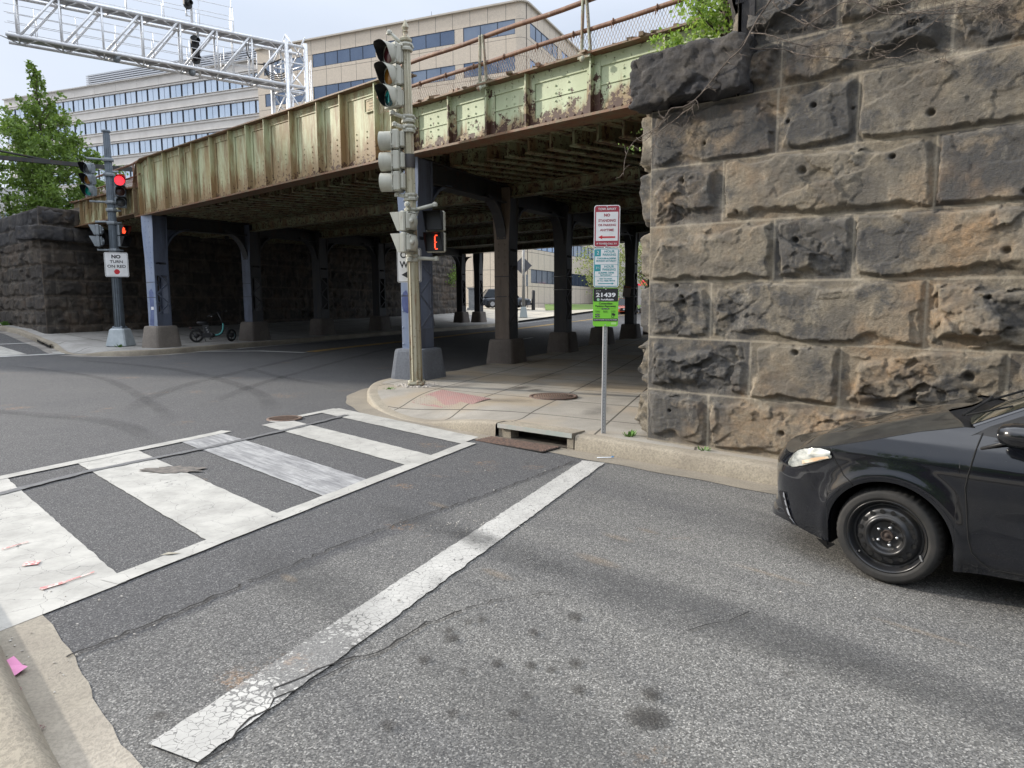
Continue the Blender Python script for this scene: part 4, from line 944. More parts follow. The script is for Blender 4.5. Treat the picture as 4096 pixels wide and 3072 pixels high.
for i in range(-90,90):
    p=np.array([-3.,25.])+rn*i*.50; c=clip(p,rd)
    if not c: continue
    a=p+rd*c[0];b_=p+rd*c[1]
    K1.bar((*a,zd(*a)+.17),(*b_,zd(*b_)+.17),.055,.28); K1.bar((*a,zd(*a)+.03),(*b_,zd(*b_)+.03),.20,.03)
    K1.bar((*(a+rn*.25),zd(*a)+.285),(*(b_+rn*.25),zd(*b_)+.285),.17,.03)
    t=c[0]+.1
    while t<c[1]:
        q=p+rd*t; dist=math.hypot(*q)
        if dist<24:
            for o_ in (-.065,.065): w=q+rn*o_; K2.dome((w[0],w[1],zd(*w)+.015),.016,(0,0,-1),5,.8)
        t+=.16 if dist<24 else 1
K1.build('floor_beams',m_und,br,world=True); tag(K2.build('rivets',m_und,br,world=True),kind='stuff')
# railing on the shallow girder
rl=thing('bridge_railing','rusty two-pipe railing with diamond wire mesh on top of the green girder','railing',(*(pA+GR*2),5.5))
def RW(s,o,z): q=pA+GR*s+gout*o; return (q[0],q[1],z)
MB().tube([RW(s,.10,6.285-.026*s+.008*math.sin(s*3)) for s in np.linspace(-.6,8.5,30)],.038,10).build('top_rail',m_rail,rl,world=True)
MB().tube([RW(s,.10,5.855-.022*s+.006*math.sin(s*2.3)) for s in np.linspace(-.9,8.5,30)],.034,10).build('middle_rail',m_rail,rl,world=True)
k=MB()
for i in range(12): s=-.3+i*.72; z=5.855-.022*s; k.tube([RW(s+.02*math.cos(a),.10+.045*math.cos(a),z+.045*math.sin(a)) for a in np.linspace(0,6.28,9)],.010,5); k.bar(RW(s,.15,z-.10),RW(s,.14,z),.02,.012); k.cut()
k.split('rail_clip',m_rail,rl,world=True)
m_post=rusty('post_paint',(.34,.36,.27),(.25,.22,.15),(.2,.09,.04),.8,5.,.9,False)
for s in (2.09,4.26,6.45,-.35):
    k=MB()
    for e in (-.045,.06): k.bar(RW(s+e*1.6,.12,5.47-.02*s),RW(s+e*.6,.15,6.30-.024*s),.022,.055,up=(gout[0],gout[1],0))
    k.bar(RW(s,.14,5.44-.02*s),RW(s,.14,5.54-.02*s),.22,.06,up=(gout[0],gout[1],0)); k.dome(RW(s,.2,5.42-.02*s),.05,(gout[0],gout[1],0),8)
    k.build('post',m_post,rl,world=True)
k=MB(); s=-.9; 
while s<8:
    for dr_ in (-1,1):
        pts=[]; 
        for j in range(7):
            z0_=5.53-.021*s; z1=5.85-.022*s; f=j/6; pts.append(RW(s+dr_*f*.16+.0,.10+.004*(j%2),z0_+(z1-z0_)*f))
        k.tube(pts,.0032,4,cap=False)
    s+=.055
k.build('wire_mesh',simple('mesh_wire',(.24,.17,.12),.7,.3,(.38,.34,.28),20),rl,world=True)
MB().tube([RW(s,.10,5.53-.021*s) for s in np.linspace(-.6,8.5,20)],.009,6).build('bottom_wire',m_rail,rl,world=True)
r2=thing('bridge_railing','thin rusty pipe railing above the small end girder by the green tree','railing',(*(pS+dS*2),5.8))
def SW(s,o,z): q=pS+dS*s+gout*o; return (q[0],q[1],z)
MB().tube([SW(-.05,.1,6.56),SW(.6,.1,6.5),SW(4.8,.1,6.47)],.035,8).build('top_rail',m_rail,r2,world=True); MB().tube([SW(0,.1,6.13),SW(.6,.1,6.09),SW(4.8,.1,6.08)],.028,8).build('middle_rail',m_rail,r2,world=True)
for s in (.2,.5,2.6,4.7): MB().bar(SW(s,.1,5.74),SW(s,.1,6.52),.05,.03).build('post',m_rail,r2,world=True)
k=MB(); s=0
while s<4.8:
    for dr_ in (-1,1): k.tube([SW(s,.1,5.76),SW(s+dr_*.2,.1,6.08)],.005,4,cap=False)
    s+=.09
k.build('wire_mesh',m_rail,r2,world=True)
# ---------------------------------------------------------------- columns
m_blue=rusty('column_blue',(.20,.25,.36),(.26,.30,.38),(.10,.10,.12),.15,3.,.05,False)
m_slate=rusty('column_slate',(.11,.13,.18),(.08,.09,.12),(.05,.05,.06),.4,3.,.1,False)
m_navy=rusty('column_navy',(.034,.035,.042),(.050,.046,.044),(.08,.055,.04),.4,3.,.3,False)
m_brn=rusty('column_brown',(.17,.13,.10),(.12,.095,.075),(.09,.05,.03),.3,4.,.2,False)
m_ped=conc('pedestal_concrete',(.17,.145,.125),(.10,.085,.075),None,0,1,.4,25)
m_pedb=conc('pedestal_bluegrey',(.17,.185,.21),(.12,.13,.15),None,0,1,.4,25)
m_pedl=conc('pedestal_pale',(.24,.21,.18),(.16,.14,.12),None,0,1,.4,25)
def column(pos,h,label,front,body,ped,near=False,ped_h=.62,brk=(0,1),flare=True):
    x,y=pos; z0=zf(x,y)+.17; t=thing('bridge_column',label,'bridge column',(x,y,z0),R(-24),'steel columns under the bridge'); H_=h-z0
    # pedestal: chamfered, tapered, rounded shoulders
    k=MB(); V=[]; lv=[(0,1.),(ped_h*.15,.975),(ped_h*.9,.84),(ped_h*.98,.80),(ped_h,.70)]
    for z,f in lv:
        for a in range(16):
            an=2*math.pi*(a+.5)/16; c_,s_=math.cos(an),math.sin(an); e=.28; V.append((math.copysign(abs(c_)**e,c_)*.41*f,math.copysign(abs(s_)**e,s_)*.52*f,z-(.05 if z==0 else 0)))
    k.add(V,[(i*16+j,i*16+(j+1)%16,(i+1)*16+(j+1)%16,(i+1)*16+j) for i in range(len(lv)-1) for j in range(16)]+[tuple(len(V)-16+j for j in range(16))]); k.build('pedestal',ped,t)
    b0=ped_h-.06; w=.40; dp=.27
    fl=lambda z:1 if z<H_-1.35 else 1+.5*min((z-H_+1.35)/.9,1)
    # front plate, with rivets
    def plate(yy,mat,nm,sgn):
        k=MB(); zz=[b0,H_-1.35,H_-.85,H_-.45,H_]
        V=[]
        for z in zz:
            f=fl(z) if flare else 1
            V+=[(-w/2*(1+(f-1)*.5),yy-.012,z),(w/2*(1+(f-1)*.5),yy-.012,z),(w/2*(1+(f-1)*.5),yy+.012,z),(-w/2*(1+(f-1)*.5),yy+.012,z)]
        k.add(V,[(i*4+j,i*4+(j+1)%4,(i+1)*4+(j+1)%4,(i+1)*4+j) for i in range(len(zz)-1) for j in range(4)]+[(3,2,1,0),(len(V)-4,len(V)-3,len(V)-2,len(V)-1)])
        if near:
            z=b0+.15; q=0
            while z<H_-.1:
                for xx in (-.085,.085) if z>H_*.52 else (-.17,.17): k.dome((xx,yy+sgn*.012,z),.024,(0,sgn,0),6)
                z+=.165 if z>H_*.5 else .33; q+=1
        return k.build(nm,mat,t)
    plate(-dp,front,'front_plate',-1); plate(dp,body,'back_plate',1)
    k=MB()
    for sx in (-1,1):
        for sy in (-1,1): k.box((sx*(w/2-.006),sy*(dp-.040),(b0+H_)/2),(.014,.065,H_-b0))
        k.box((sx*(w/2-.004),0,b0+.25),(.012,.5,.42)); k.box((sx*(w/2-.004),0,H_-.75),(.012,.50,1.5)); k.box((sx*(w/2+.006),0,H_-1.75),(.012,.50,.36))
    k.build('side_plates',body,t)
    k=MB(); z=b0+.45; d_=1
    while z<H_-1.95:
        for sx in (-1,1): k.bar((sx*(w/2+.01),-d_*.23,z),(sx*(w/2+.01),d_*.23,z+.34),.045,.010,up=(1,0,0))
        if near:
            for sx in (-1,1): k.dome((sx*(w/2+.016),-d_*.22,z),.022,(sx,0,0),6)
        z+=.34; d_=-d_
    k.build('lattice',body if not near else body,t)
    for s_ in brk:
        sg_=-1 if s_==0 else 1; k=MB(); r_=1.05; c_=(0,sg_*(dp+r_),H_-1.25); pts=[]
        for i in range(9): a=math.pi/2*i/8; pts.append((0,sg_*(dp+r_)-sg_*r_*math.cos(a),H_-1.40+r_*math.sin(a)*1.0))
        for p_,q_ in zip(pts[:-1],pts[1:]): k.bar(p_,q_,.30,.05,up=(1,0,0)) if False else k.add([Vector(p_)+Vector((e,0,0)) for e in(-.13,.13)]+[Vector(q_)+Vector((e,0,0)) for e in(.13,-.13)]+[Vector(p_)+Vector((e,0,.05))+Vector((0,-sg_*.03,0)) for e in(-.13,.13)]+[Vector(q_)+Vector((e,-sg_*.03,.05)) for e in(.13,-.13)],[(0,1,2,3),(7,6,5,4),(0,4,5,1),(1,5,6,2),(2,6,7,3),(3,7,4,0)])
        V=[(-.006,p[1],p[2]+.03) for p in pts]+[(.006,p[1],p[2]+.03) for p in pts]; n=len(pts); V+=[(-.006,sg_*dp,H_-.36),(.006,sg_*dp,H_-.36)]
        k.add(V,[tuple(list(range(n))+[2*n]),tuple([2*n+1]+list(range(2*n-1,n-1,-1)))]); k.build('bracket',m_navy if not near else body,t)
    if near:
        k=MB(); k.box((0,-dp-.014,H_*.50),(.40,.004,.02)); k.box((0,-dp-.014,H_*.385),(.40,.004,.018)); k.build('seam',m_navy,t)
    return t
m_gd=simple('paint_blue_dark',(.05,.07,.20),.7,0,(.09,.12,.26),6)
def patch(t,P,y,mat,name='paint_patch'):
    k=MB(); k.add([(x,y,z) for x,z in P],[tuple(range(len(P)))]); return k.build(name,mat,t)
CR=[np.array([-1.9,13.9])+B2*4.35*n for n in range(6)]
CLs=[np.array(p) for p in ((-11.75,22.95),(-9.95,26.5),(-8.35,30.2),(-6.55,34.1),(-4.95,39.3),(-3.3,45.3))]
labs=['riveted bridge column with pale blue face, nearest one, behind the rusty signal pole','brown riveted bridge column, second from the near signal pole','dark navy bridge column with two thin bands, third in the right-hand row','dark bridge column hidden behind the parking sign post','black bridge column with a tilted small sign strapped to it','black bridge column farthest along the right-hand row, behind the stone corner']
for n,p in enumerate(CR):
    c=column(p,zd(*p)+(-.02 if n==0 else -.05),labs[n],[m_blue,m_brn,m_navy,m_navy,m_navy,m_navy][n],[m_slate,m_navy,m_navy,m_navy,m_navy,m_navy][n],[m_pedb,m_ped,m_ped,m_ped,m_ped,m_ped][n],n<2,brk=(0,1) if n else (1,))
    if n==0:
        patch(c,[(-.17,1.72),(-.08,1.78),(.02,1.6),(.03,1.42),(-.05,1.32),(-.15,1.36),(-.19,1.5)],-.2845,m_gd)
    if n==2:
        k=MB()
        for z in (1.95,2.36): k.tube([(-.21,-.29,z),(.21,-.29,z),(.22,.28,z),(-.21,.28,z),(-.21,-.29,z)],.010,6)
        k.build('band',simple('band_steel',(.45,.45,.44),.5,.5),c)
    if n==4:
        k=MB(); 
        for z in (1.8,2.15): k.tube([(-.21,-.29,z),(.21,-.29,z),(.22,.28,z),(-.21,.28,z),(-.21,-.29,z)],.010,6)
        k.build('band',bpy.data.materials['band_steel'],c)
labs=['tall bridge column with pale blue riveted face beside the far signal pole','slate blue bridge column right behind the parked scooter','dark bridge column in the gloom, third in the far row','dark bridge column in the gloom, fourth in the far row','dark bridge column mostly hidden behind the near signal pole','dark lattice bridge column at the far end of the far row']
for n,p in enumerate(CLs):
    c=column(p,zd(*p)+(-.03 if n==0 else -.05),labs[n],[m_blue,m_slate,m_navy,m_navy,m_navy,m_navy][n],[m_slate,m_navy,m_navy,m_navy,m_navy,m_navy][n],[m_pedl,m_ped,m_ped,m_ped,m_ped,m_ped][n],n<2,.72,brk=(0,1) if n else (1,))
    if n==0:
        patch(c,[(-.15,.75),(.05,.72),(.09,1.2),(.12,1.8),(.02,1.95),(-.10,1.85),(-.08,1.2)],-.2845,simple('paint_indigo',(.085,.11,.22),.7,0,(.14,.18,.32),3))
        k=MB(); k.box((.02,-.287,1.30),(.12,.003,.10)); k.build('sticker',simple('sticker',(.7,.7,.72),.5),c)
c=column(np.array([-2.2,46.3]),zd(-2.2,46.3)-.05,'dark solid bridge column beside the last one of the far row',m_navy,m_navy,m_ped,False,.72,brk=())
K=MB()
def longbeam(P,dz0,dz1,w=.34):
    for a,b_ in zip(P[:-1],P[1:]):
        h_=dz1-dz0; m_=(dz0+dz1)/2
        K.bar((*a,zd(*a)+m_),(*b_,zd(*b_)+m_),.03,h_); K.bar((*a,zd(*a)+dz0),(*b_,zd(*b_)+dz0),w,.03); K.bar((*a,zd(*a)+dz1-.02),(*b_,zd(*b_)+dz1-.02),w,.03)
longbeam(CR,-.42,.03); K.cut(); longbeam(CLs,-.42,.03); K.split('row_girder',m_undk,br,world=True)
K=MB()
for n in range(1,6): longbeam([CR[n]-(CLs[n]-CR[n])*.30,CLs[n]+(CLs[n]-CR[n])*.30],-.26,.03,.26); K.cut()
K.split('cross_beam',m_und,br,world=True)
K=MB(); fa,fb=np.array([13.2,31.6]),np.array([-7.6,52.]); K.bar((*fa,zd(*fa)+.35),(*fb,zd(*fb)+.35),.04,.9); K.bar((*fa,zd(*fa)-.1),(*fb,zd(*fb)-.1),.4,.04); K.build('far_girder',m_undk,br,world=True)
t=thing('small_sign','small tilted red and white parking sign strapped to a black column under the bridge','sign',(*CR[4],zf(*CR[4])+.17+2.0),R(-24))
o_=MB(); Mt=Matrix.Rotation(R(8),3,'Y'); o_.box((-.10,-.32,0),(.34,.006,.46),Mt); o_.build('panel',simple('old_sign',(.30,.24,.22),.6),t)
o_=MB(); o_.box((-.10+.03,-.326,.19),(.30,.004,.06),Mt); o_.build('header',simple('old_sign_red',(.30,.08,.05),.6),t)
# track bed and parapet that the gantry stands on
K=MB(); V=[(p[0],p[1],zd(*p)+.56) for p in D]+[(p[0],p[1],zd(*p)+.78) for p in D]; K.add(V,[tuple(range(n_-1,-1,-1)) for n_ in [5]]+[(5,6,7,8,9)]+[(i,(i+1)%5,5+(i+1)%5,5+i) for i in range(5)]); K.build('ballast_bed',simple('ballast',(.13,.11,.09),.95,0,(.22,.19,.16),20,.4,.6,1.),br,world=True)
# ================================================================ SIGNALS AND SIGNS
m_cream=rusty('signal_cream',(.43,.43,.37),(.36,.36,.31),(.24,.14,.08),.25,5.,.1,False)
m_polec=rusty('pole_cream_rust',(.38,.36,.27),(.31,.28,.19),(.22,.11,.06),.6,4.,.6,False)
m_gal=simple('signal_grey',(.25,.28,.30),.5,.3,(.19,.21,.23),8)
m_blk=simple('visor_black',(.012,.012,.013),.5)
m_hand=simple('pole_slate',(.13,.155,.18),.45,.4,(.10,.12,.14),6)
L_red=simple('lens_red',(.05,.008,.010),.25); L_amb=simple('lens_amber',(.20,.085,.01),.25); L_grn=simple('lens_green',(.0,.045,.05),.2); L_gry=simple('lens_smoke',(.05,.055,.06),.25); L_brn=simple('lens_brown',(.05,.018,.015),.25)
L_grn2=simple('lens_green_pale',(.0,.20,.16),.2)
E_red=emis('lamp_red',(1,.02,.03),2.4); E_hand=emis('lamp_orange',(1,.08,.03),1.3); E_grn=simple('arrow_green',(.02,.35,.32),.3)
def head3(name,label,cat,loc,az,body,vis,lenses,visor='cut',arrow=False,group=None,lit=None):
    t=thing(name,label,cat,loc,R(180-az),group)
    k=MB()
    for i in range(3):
        z=(1-i)*.36; k.box((0,.03,z),(.335,.13,.335),None,1,.02); k.box((0,.135,z),(.27,.09,.29),None,1,.03)
    k.box((0,.04,0),(.16,.12,1.0)); k.build('housing',body,t)
    k=MB()
    for i in range(3):
        z=(1-i)*.36
        for sx in (-1,1):
            for dz in (-.10,.10): k.box((sx*.172,-.03,z+dz),(.014,.03,.03))
        k.box((0,-.038,z),(.345,.012,.345),None,1,.004)
    k.build('doors',body,t)
    for i in range(3):
        z=(1-i)*.36; n=28
        for nm,mt,rr_,fl in (('visor',vis[0],.163,1),('visor_lining',vis[1],.158,0)):
            k=MB(); V=[]; F=[]
            for j in range(n+1):
                a=2*math.pi*j/n; c_=math.cos(a)  # a=0 at top
                if visor=='cut': Lg=.26*(.5+.5*c_)**.9+.012
                else: Lg=.235
                e=.62; X=math.copysign(abs(math.sin(a))**e,math.sin(a))*rr_;Z=math.copysign(abs(c_)**e,c_)*rr_
                if visor!='cut': X,Z=math.sin(a)*rr_,c_*rr_
                V+=[(X,-.044,z+Z),(X,-.044-Lg*.5,z+Z),(X,-.044-Lg,z+Z)]
            for j in range(n):
                for q in range(2): f=(j*3+q,j*3+q+1,(j+1)*3+q+1,(j+1)*3+q); F.append(f if fl else f[::-1])
            k.add(V,F,True); k.build(nm,mt,t)
        k=MB(); k.lathe([(0,.026),(.06,.022),(.11,.013),(.148,0)],24,Matrix.Rotation(R(90),3,'X'),True,(0,-.048,z)); k.build('lens',lit if (lit and i==0) else lenses[i],t)
    if arrow:
        k=MB(); z=-.36; k.box((0,-.082,z),(.035,.004,.19)); k.bar((0.0,-.082,z+.11),(-.075,-.082,z+.02),.03,.004,up=(0,1,0)); k.bar((0.0,-.082,z+.11),(.075,-.082,z+.02),.03,.004,up=(0,1,0)); k.build('arrow',E_grn,t)
    return t
def ped_head(label,loc,az,body,inner,show=None,group=None):
    t=thing('pedestrian_signal',label,'pedestrian signal',loc,R(180-az),group); t['category']='pedestrian signal'
    k=MB()
    for z in (.185,-.185): k.box((0,.02,z),(.35,.11,.355),None,1,.02); k.box((0,.11,z),(.30,.09,.31),None,1,.035); k.lathe([(.13,0),(.10,.035),(.05,.05),(0,.052)],18,Matrix.Rotation(R(-90),3,'X'),True,(0,.15,z)); k.lathe([(.045,0),(.045,.05),(0,.052)],10,Matrix.Rotation(R(-90),3,'X'),True,(.09,.15,z))
    k.build('housing',body,t)
    k=MB()
    for z in (.185,-.185): k.box((0,-.037,z),(.31,.006,.31))
    k.build('face',inner,t)
    for z in (.185,-.185):
        k=MB(); w=.155
        for a,b_,la,lb_ in (((-w,w),(w,w),.19,.19),((-w,-w),(-w,w),.045,.19),((w,-w),(w,w),.045,.19),((-w,-w),(w,-w),.045,.045)):
            k.add([(a[0],-.038,z+a[1]),(b_[0],-.038,z+b_[1]),(b_[0],-.038-lb_,z+b_[1]),(a[0],-.038-la,z+a[1])],[(0,1,2,3)])
            f=1.045; k.add([(a[0]*f,-.038,z+a[1]*f),(b_[0]*f,-.038,z+b_[1]*f),(b_[0]*f,-.038-lb_,z+b_[1]*f),(a[0]*f,-.038-la,z+a[1]*f)],[(3,2,1,0)])
        k.build('visor',body if inner is not m_blk else m_blk,t)
    if show=='digit':
        k=MB(); x=-.0; z=-.185
        k.box((x,-.045,z+.055),(.022,.006,.095)); k.box((x,-.045,z-.055),(.022,.006,.095)); k.box((x+.025,-.045,z+.118),(.045,.006,.020)); k.box((x+.025,-.045,z-.118),(.045,.006,.020)); k.box((x+.02,-.045,z),(.03,.006,.016)); k.build('digit',E_hand,t)
    if show=='hand':
        k=MB(); z=.185; k.box((-.0,-.045,z-.045),(.11,.006,.10))
        for i,(dx,hh) in enumerate(((-.043,.085),(-.014,.105),(.014,.10),(.042,.08))): k.box((dx,-.045,z+.01+hh/2),(.022,.006,hh))
        k.bar((.045,-.045,z-.06),(.088,-.045,z+.0),.024,.006,up=(0,1,0)); k.build('hand',E_hand,t)
    return t
# ---- near pole
px,py=-1.76,12.55; pz=zf(px,py)
t=thing('signal_pole','old octagonal cream signal pole streaked with rust, spear finial on top, at the rounded corner','signal pole',(px,py,pz)); t.rotation_euler=(0,R(-.55),0)
k=MB(); k.tube([(0,0,.2),(0,0,2.4),(0,0,6.32)],[.105,.092,.066],8,smooth=False); k.build('shaft',m_polec,t)
k=MB()
for j in range(8): a=2*math.pi*(j+.5)/8; k.tube([(.105*math.cos(a),.105*math.sin(a),.2),(.068*math.cos(a),.068*math.sin(a),6.3)],.014,5,r2=.009)
k.build('flutes',m_polec,t)
k=MB(); k.box((0,0,.22),(.30,.30,.06),None,1,.02); k.box((0,0,.26),(.24,.24,.05),None,.8,.02)
for a in range(4): k.dome((.12*math.cos(a*1.571+.4),.12*math.sin(a*1.571+.4),.25),.045,(0,0,1),8,1.)
k.build('base',m_polec,t)
MB().lathe([(.075,6.22),(.11,6.24),(.11,6.28),(.075,6.30),(.055,6.33),(.04,6.35),(.04,6.38),(.055,6.40),(.035,6.42),(.065,6.47),(.050,6.51),(.02,6.57),(0,6.62)],8,None,False).build('finial',m_polec,t)
k=MB()
for z in (6.14,4.93,4.76,3.58,3.32,2.50):
    k.lathe([(.075,z-.07),(.12,z-.065),(.125,z-.03),(.10,z),(.125,z+.03),(.12,z+.06),(.075,z+.065)],8,None,False)
    for a in (0,2.1,4.2): k.dome((.115*math.cos(a),.115*math.sin(a),z),.03,(math.cos(a),math.sin(a),0),6,1.)
    k.cut()
k.split('clamp',m_cream,t)
k=MB()
for z,(x,y,zz) in ((6.14,(-.27,-.08,6.36)),(4.93,(-.26,-.08,5.02)),(4.76,(-.24,-.02,4.84)),(3.58,(-.24,-.02,3.62)),(3.32,(-.03,-.24,3.42)),(2.50,(-.03,-.24,2.46)),(3.34,(.44,-.12,3.42)),(2.50,(.44,-.12,2.47))):
    k.tube([(0,0,z),(x,y,zz)],.034,8); k.dome((x,y,zz),.055,(0,0,1),6,1.); k.lathe([(.05,0),(.05,.05),(0,.05)],6,None,False,(x,y,zz-.03)); k.cut()
k.split('arm',m_cream,t)
k=MB(); k.lathe([(.095,4.08),(.10,4.12),(.103,4.2),(.10,4.28),(.095,4.32)],10); k.build('old_clamp',m_navy,t)
def at(dx,dy,h): return (px+dx-h*.0095,py+dy,pz+h)
V_=(m_cream,m_blk)
head3('traffic_signal','cream traffic signal topmost on the near pole, black-lined visors, unlit green arrow','traffic signal',at(-.25,-.09,5.63),-138,m_cream,V_,(L_red,L_amb,L_grn),'cut',True,'signal heads on the near pole')
head3('traffic_signal','cream traffic signal seen from the side with round tunnel visors, on the near pole','traffic signal',at(-.24,.0,4.20),-84,m_cream,(m_cream,m_blk),(L_red,L_amb,L_grn),'tun',False,'signal heads on the near pole')
ped_head('cream pedestrian signal seen from behind and the side, in front of the near pole',at(-.07,-.22,2.93),-66,m_cream,m_cream,None,'signal heads on the near pole')
ped_head('dark-faced pedestrian signal with an orange countdown digit, right of the near pole',at(.44,-.12,2.95),-168,m_cream,m_blk,'digit','signal heads on the near pole')
# ---- signs
m_wht=simple('sign_white',(.80,.80,.80),.45,0,(.70,.70,.69),4); m_sred=simple('sign_red',(.34,.035,.055),.45); m_steal=simple('sign_teal',(.04,.30,.33),.45); m_sblk=simple('sign_black',(.02,.02,.022),.45); m_sgrn=simple('sign_green',(.22,.62,.05),.45); m_al=simple('sign_back',(.45,.46,.47),.4,.6); m_redA=simple('sign_red_bright',(.55,.02,.03),.45)
m_tx={'w':m_wht,'r':m_sred,'t':m_steal,'k':m_sblk,'g':m_sgrn}
def rrect(w,h,r,n=5):
    P=[]
    for cx,cz,a0 in ((w/2-r,h/2-r,0),(-w/2+r,h/2-r,90),(-w/2+r,-h/2+r,180),(w/2-r,-h/2+r,270)):
        for i in range(n+1): a=R(a0+90*i/n); P.append((cx+r*math.cos(a),cz+r*math.sin(a)))
    return P
MXZ=Matrix(((1,0,0),(0,0,-1),(0,1,0)))  # poly xy -> xz, extrusion towards -y
def plate(t,name,w,h,zc,mat,y=0.,r=.03,th=.003,xc=0.):
    P=[(x+xc,z+zc) for x,z in rrect(w,h,min(r,w/2.01,h/2.01))]; k=MB(); k.prism(P,-y,-y+th,MXZ); return k.build(name,mat,t)
def tx(t,s,size,x,z,y,mat,width=None,bold=.0,align='CENTER'):
    return textmesh(s,size,mat,t,(x,y-.0015,z),(1,0,0),(0,0,1),width,align,.0006,'lettering',bold)
def arrowx(t,x0,x1,z,w,y,mat):
    k=MB(); sg_=1 if x1>x0 else -1; hx=x1-sg_*w*2.6
    k.prism([(x0,z-w/2),(hx,z-w/2),(hx,z+w/2),(x0,z+w/2)] if sg_>0 else [(hx,z-w/2),(x0,z-w/2),(x0,z+w/2),(hx,z+w/2)],-y,-y+.002,MXZ)
    P=[(hx,z-w*1.35),(x1,z),(hx,z+w*1.35)]; P=P if sg_>0 else P[::-1]; k.prism(P,-y,-y+.0022,MXZ); return k.build('arrow',mat,t)
def sign_post(loc,rz,label,num='21439'):
    x,y=loc; z=zf(x,y); sp=thing('sign_post',label[0],'sign post',(x,y,z),rz); 
    k=MB(); k.prism([(-.028,.012),(-.020,.004),(-.014,.018),(.014,.018),(.020,.004),(.028,.012),(.026,.020),(.018,.030),(-.018,.030),(-.026,.020)],-.1,2.78); k.build('post',m_al,sp)
    k=MB()
    for i in range(70): k.disc((0,.0175,.04+i*.038),.0045,(0,-1,0),6)
    k.build('holes',m_sblk,sp)
    T=[]
    for i in range(3):
        T.append(thing('parking_sign',label[1+i],'parking sign',(x,y,z),rz))
    a,b_,c_=T; W_=.292
    # tow-away sign
    zc=2.575; plate(a,'panel',W_,.470,zc,m_wht,0,.03); plate(a,'border',W_-.018,.452,zc,m_sred,-.0035,.024,.001); plate(a,'field',W_-.044,.322,zc-.002,m_wht,-.005,.004,.001)
    tx(a,'TOW AWAY',.036,0,zc+.190,-.0065,m_wht,.205,.0008); tx(a,'NO',.042,0,zc+.122,-.0065,m_sred,.068,.0016); tx(a,'STANDING',.040,0,zc+.062,-.0065,m_sred,.195,.0008); tx(a,'OR PARKING',.033,0,zc+.012,-.0065,m_sred,.198,.0006); tx(a,'ANYTIME',.038,0,zc-.044,-.0065,m_sred,.155,.0008)
    arrowx(a,.095,-.095,zc-.122,.017,-.0065,m_redA); tx(a,'IF TOWED-CALL 311',.026,0,zc-.196,-.0065,m_wht,.225,.0004)
    # pay parking sign
    zc=2.11; plate(b_,'panel',W_,.445,zc,m_wht,0,.03); plate(b_,'border',W_-.016,.430,zc,m_steal,-.0035,.024,.001); plate(b_,'field',W_-.034,.412,zc,m_wht,-.005,.004,.001)
    for zz,s_ in ((zc+.166,'2'),(zc-.003,'3\u00bd')): plate(b_,'badge',.066,.076,zz,m_steal,-.0055,.002,.001,-.096); tx(b_,s_,.058 if s_=='2' else .036,-.096,zz,-.0075,m_wht,None)
    for zz in (zc+.035,zc-.102): plate(b_,'rule',W_-.034,.0035,zz,m_steal,-.0055,.001,.001)
    for s_,sz,x_,zz,wd in (('HOUR',.036,.035,zc+.182,.115),('PARKING',.036,.033,zc+.145,.148),('7:00AM-6:30PM',.026,0,zc+.104,.21),('MONDAY-SATURDAY',.025,0,zc+.076,.228),('HOUR',.036,.033,zc+.012,.112),('PARKING',.036,.033,zc-.022,.148),('6:30PM-10PM',.026,0,zc-.059,.175),('SATURDAY',.026,0,zc-.085,.13),('PAY TO PARK',.020,0,zc-.126,.145),('AT ALL TIMES ABOVE',.018,0,zc-.149,.205)): tx(b_,s_,sz,x_,zz,-.0062,m_steal,wd,.0006)
    arrowx(b_,-.09,.09,zc-.180,.009,-.0062,m_steal)
    # payment sign
    zc=1.66; plate(c_,'panel',W_-.004,.440,zc,m_sgrn,0,.026); plate(c_,'header',W_-.012,.150,zc+.140,m_sblk,-.0035,.014,.001); plate(c_,'strip',W_-.012,.032,zc-.145,m_sblk,-.0035,.001,.001)
    tx(c_,'zone #',.016,-.085,zc+.187,-.0055,m_wht,.052); tx(c_,num,.064,0,zc+.138,-.0055,m_wht,.225,.0022); tx(c_,'ParkMobile',.028,.018,zc+.087,-.0055,m_wht,.145,.0008)
    k=MB(); k.disc((-.085,-.0055,zc+.087),.016,(0,-1,0),16); k.build('logo',simple('logo_green',(.35,.60,.38),.5),c_)
    tx(c_,'Contactless',.029,0,zc+.043,-.0045,m_sblk,.155,.0006); tx(c_,'Parking Payments',.029,0,zc+.012,-.0045,m_sblk,.232,.0006)
    plate(c_,'rule',.23,.002,zc-.018,m_sblk,-.0035,.001,.0005); plate(c_,'ways_box',.088,.014,zc-.018,m_sblk,-.004,.003,.001); tx(c_,'Ways to Pay',.011,0,zc-.018,-.0058,m_wht,.07)
    for x_,l1,l2 in ((-.09,'Download','ParkMobile'),(0,'Scan to Pay at','ParkMobile.io'),(.088,'Text "Park"','to 77223')): tx(c_,l1,.012,x_,zc-.043,-.0045,m_sblk,.052); tx(c_,l2,.012,x_,zc-.055,-.0045,m_sblk,.05)
    for zz in (-.083,-.108): plate(c_,'store_badge',.052,.017,zc+zz,m_sblk,-.0035,.004,.001,-.09); tx(c_,'App Store' if zz>-.1 else 'Google Play',.009,-.088,zc+zz,-.0055,m_wht,.04)
    plate(c_,'phone',.030,.050,zc-.093,m_sblk,-.0035,.004,.001,.083); plate(c_,'phone_screen',.020,.036,zc-.093,m_sgrn,-.0050,.002,.0005,.083); plate(c_,'bubble',.036,.022,zc-.085,m_sblk,-.0058,.005,.001,.094)
    tx(c_,'OR PAY AT KIOSK ACROSS THE STREET',.014,0,zc-.145,-.0052,m_wht,.265,.0003); plate(c_,'note',.058,.026,zc-.185,simple('note_green',(.45,.75,.25),.5),-.0035,.002,.0005,.095)
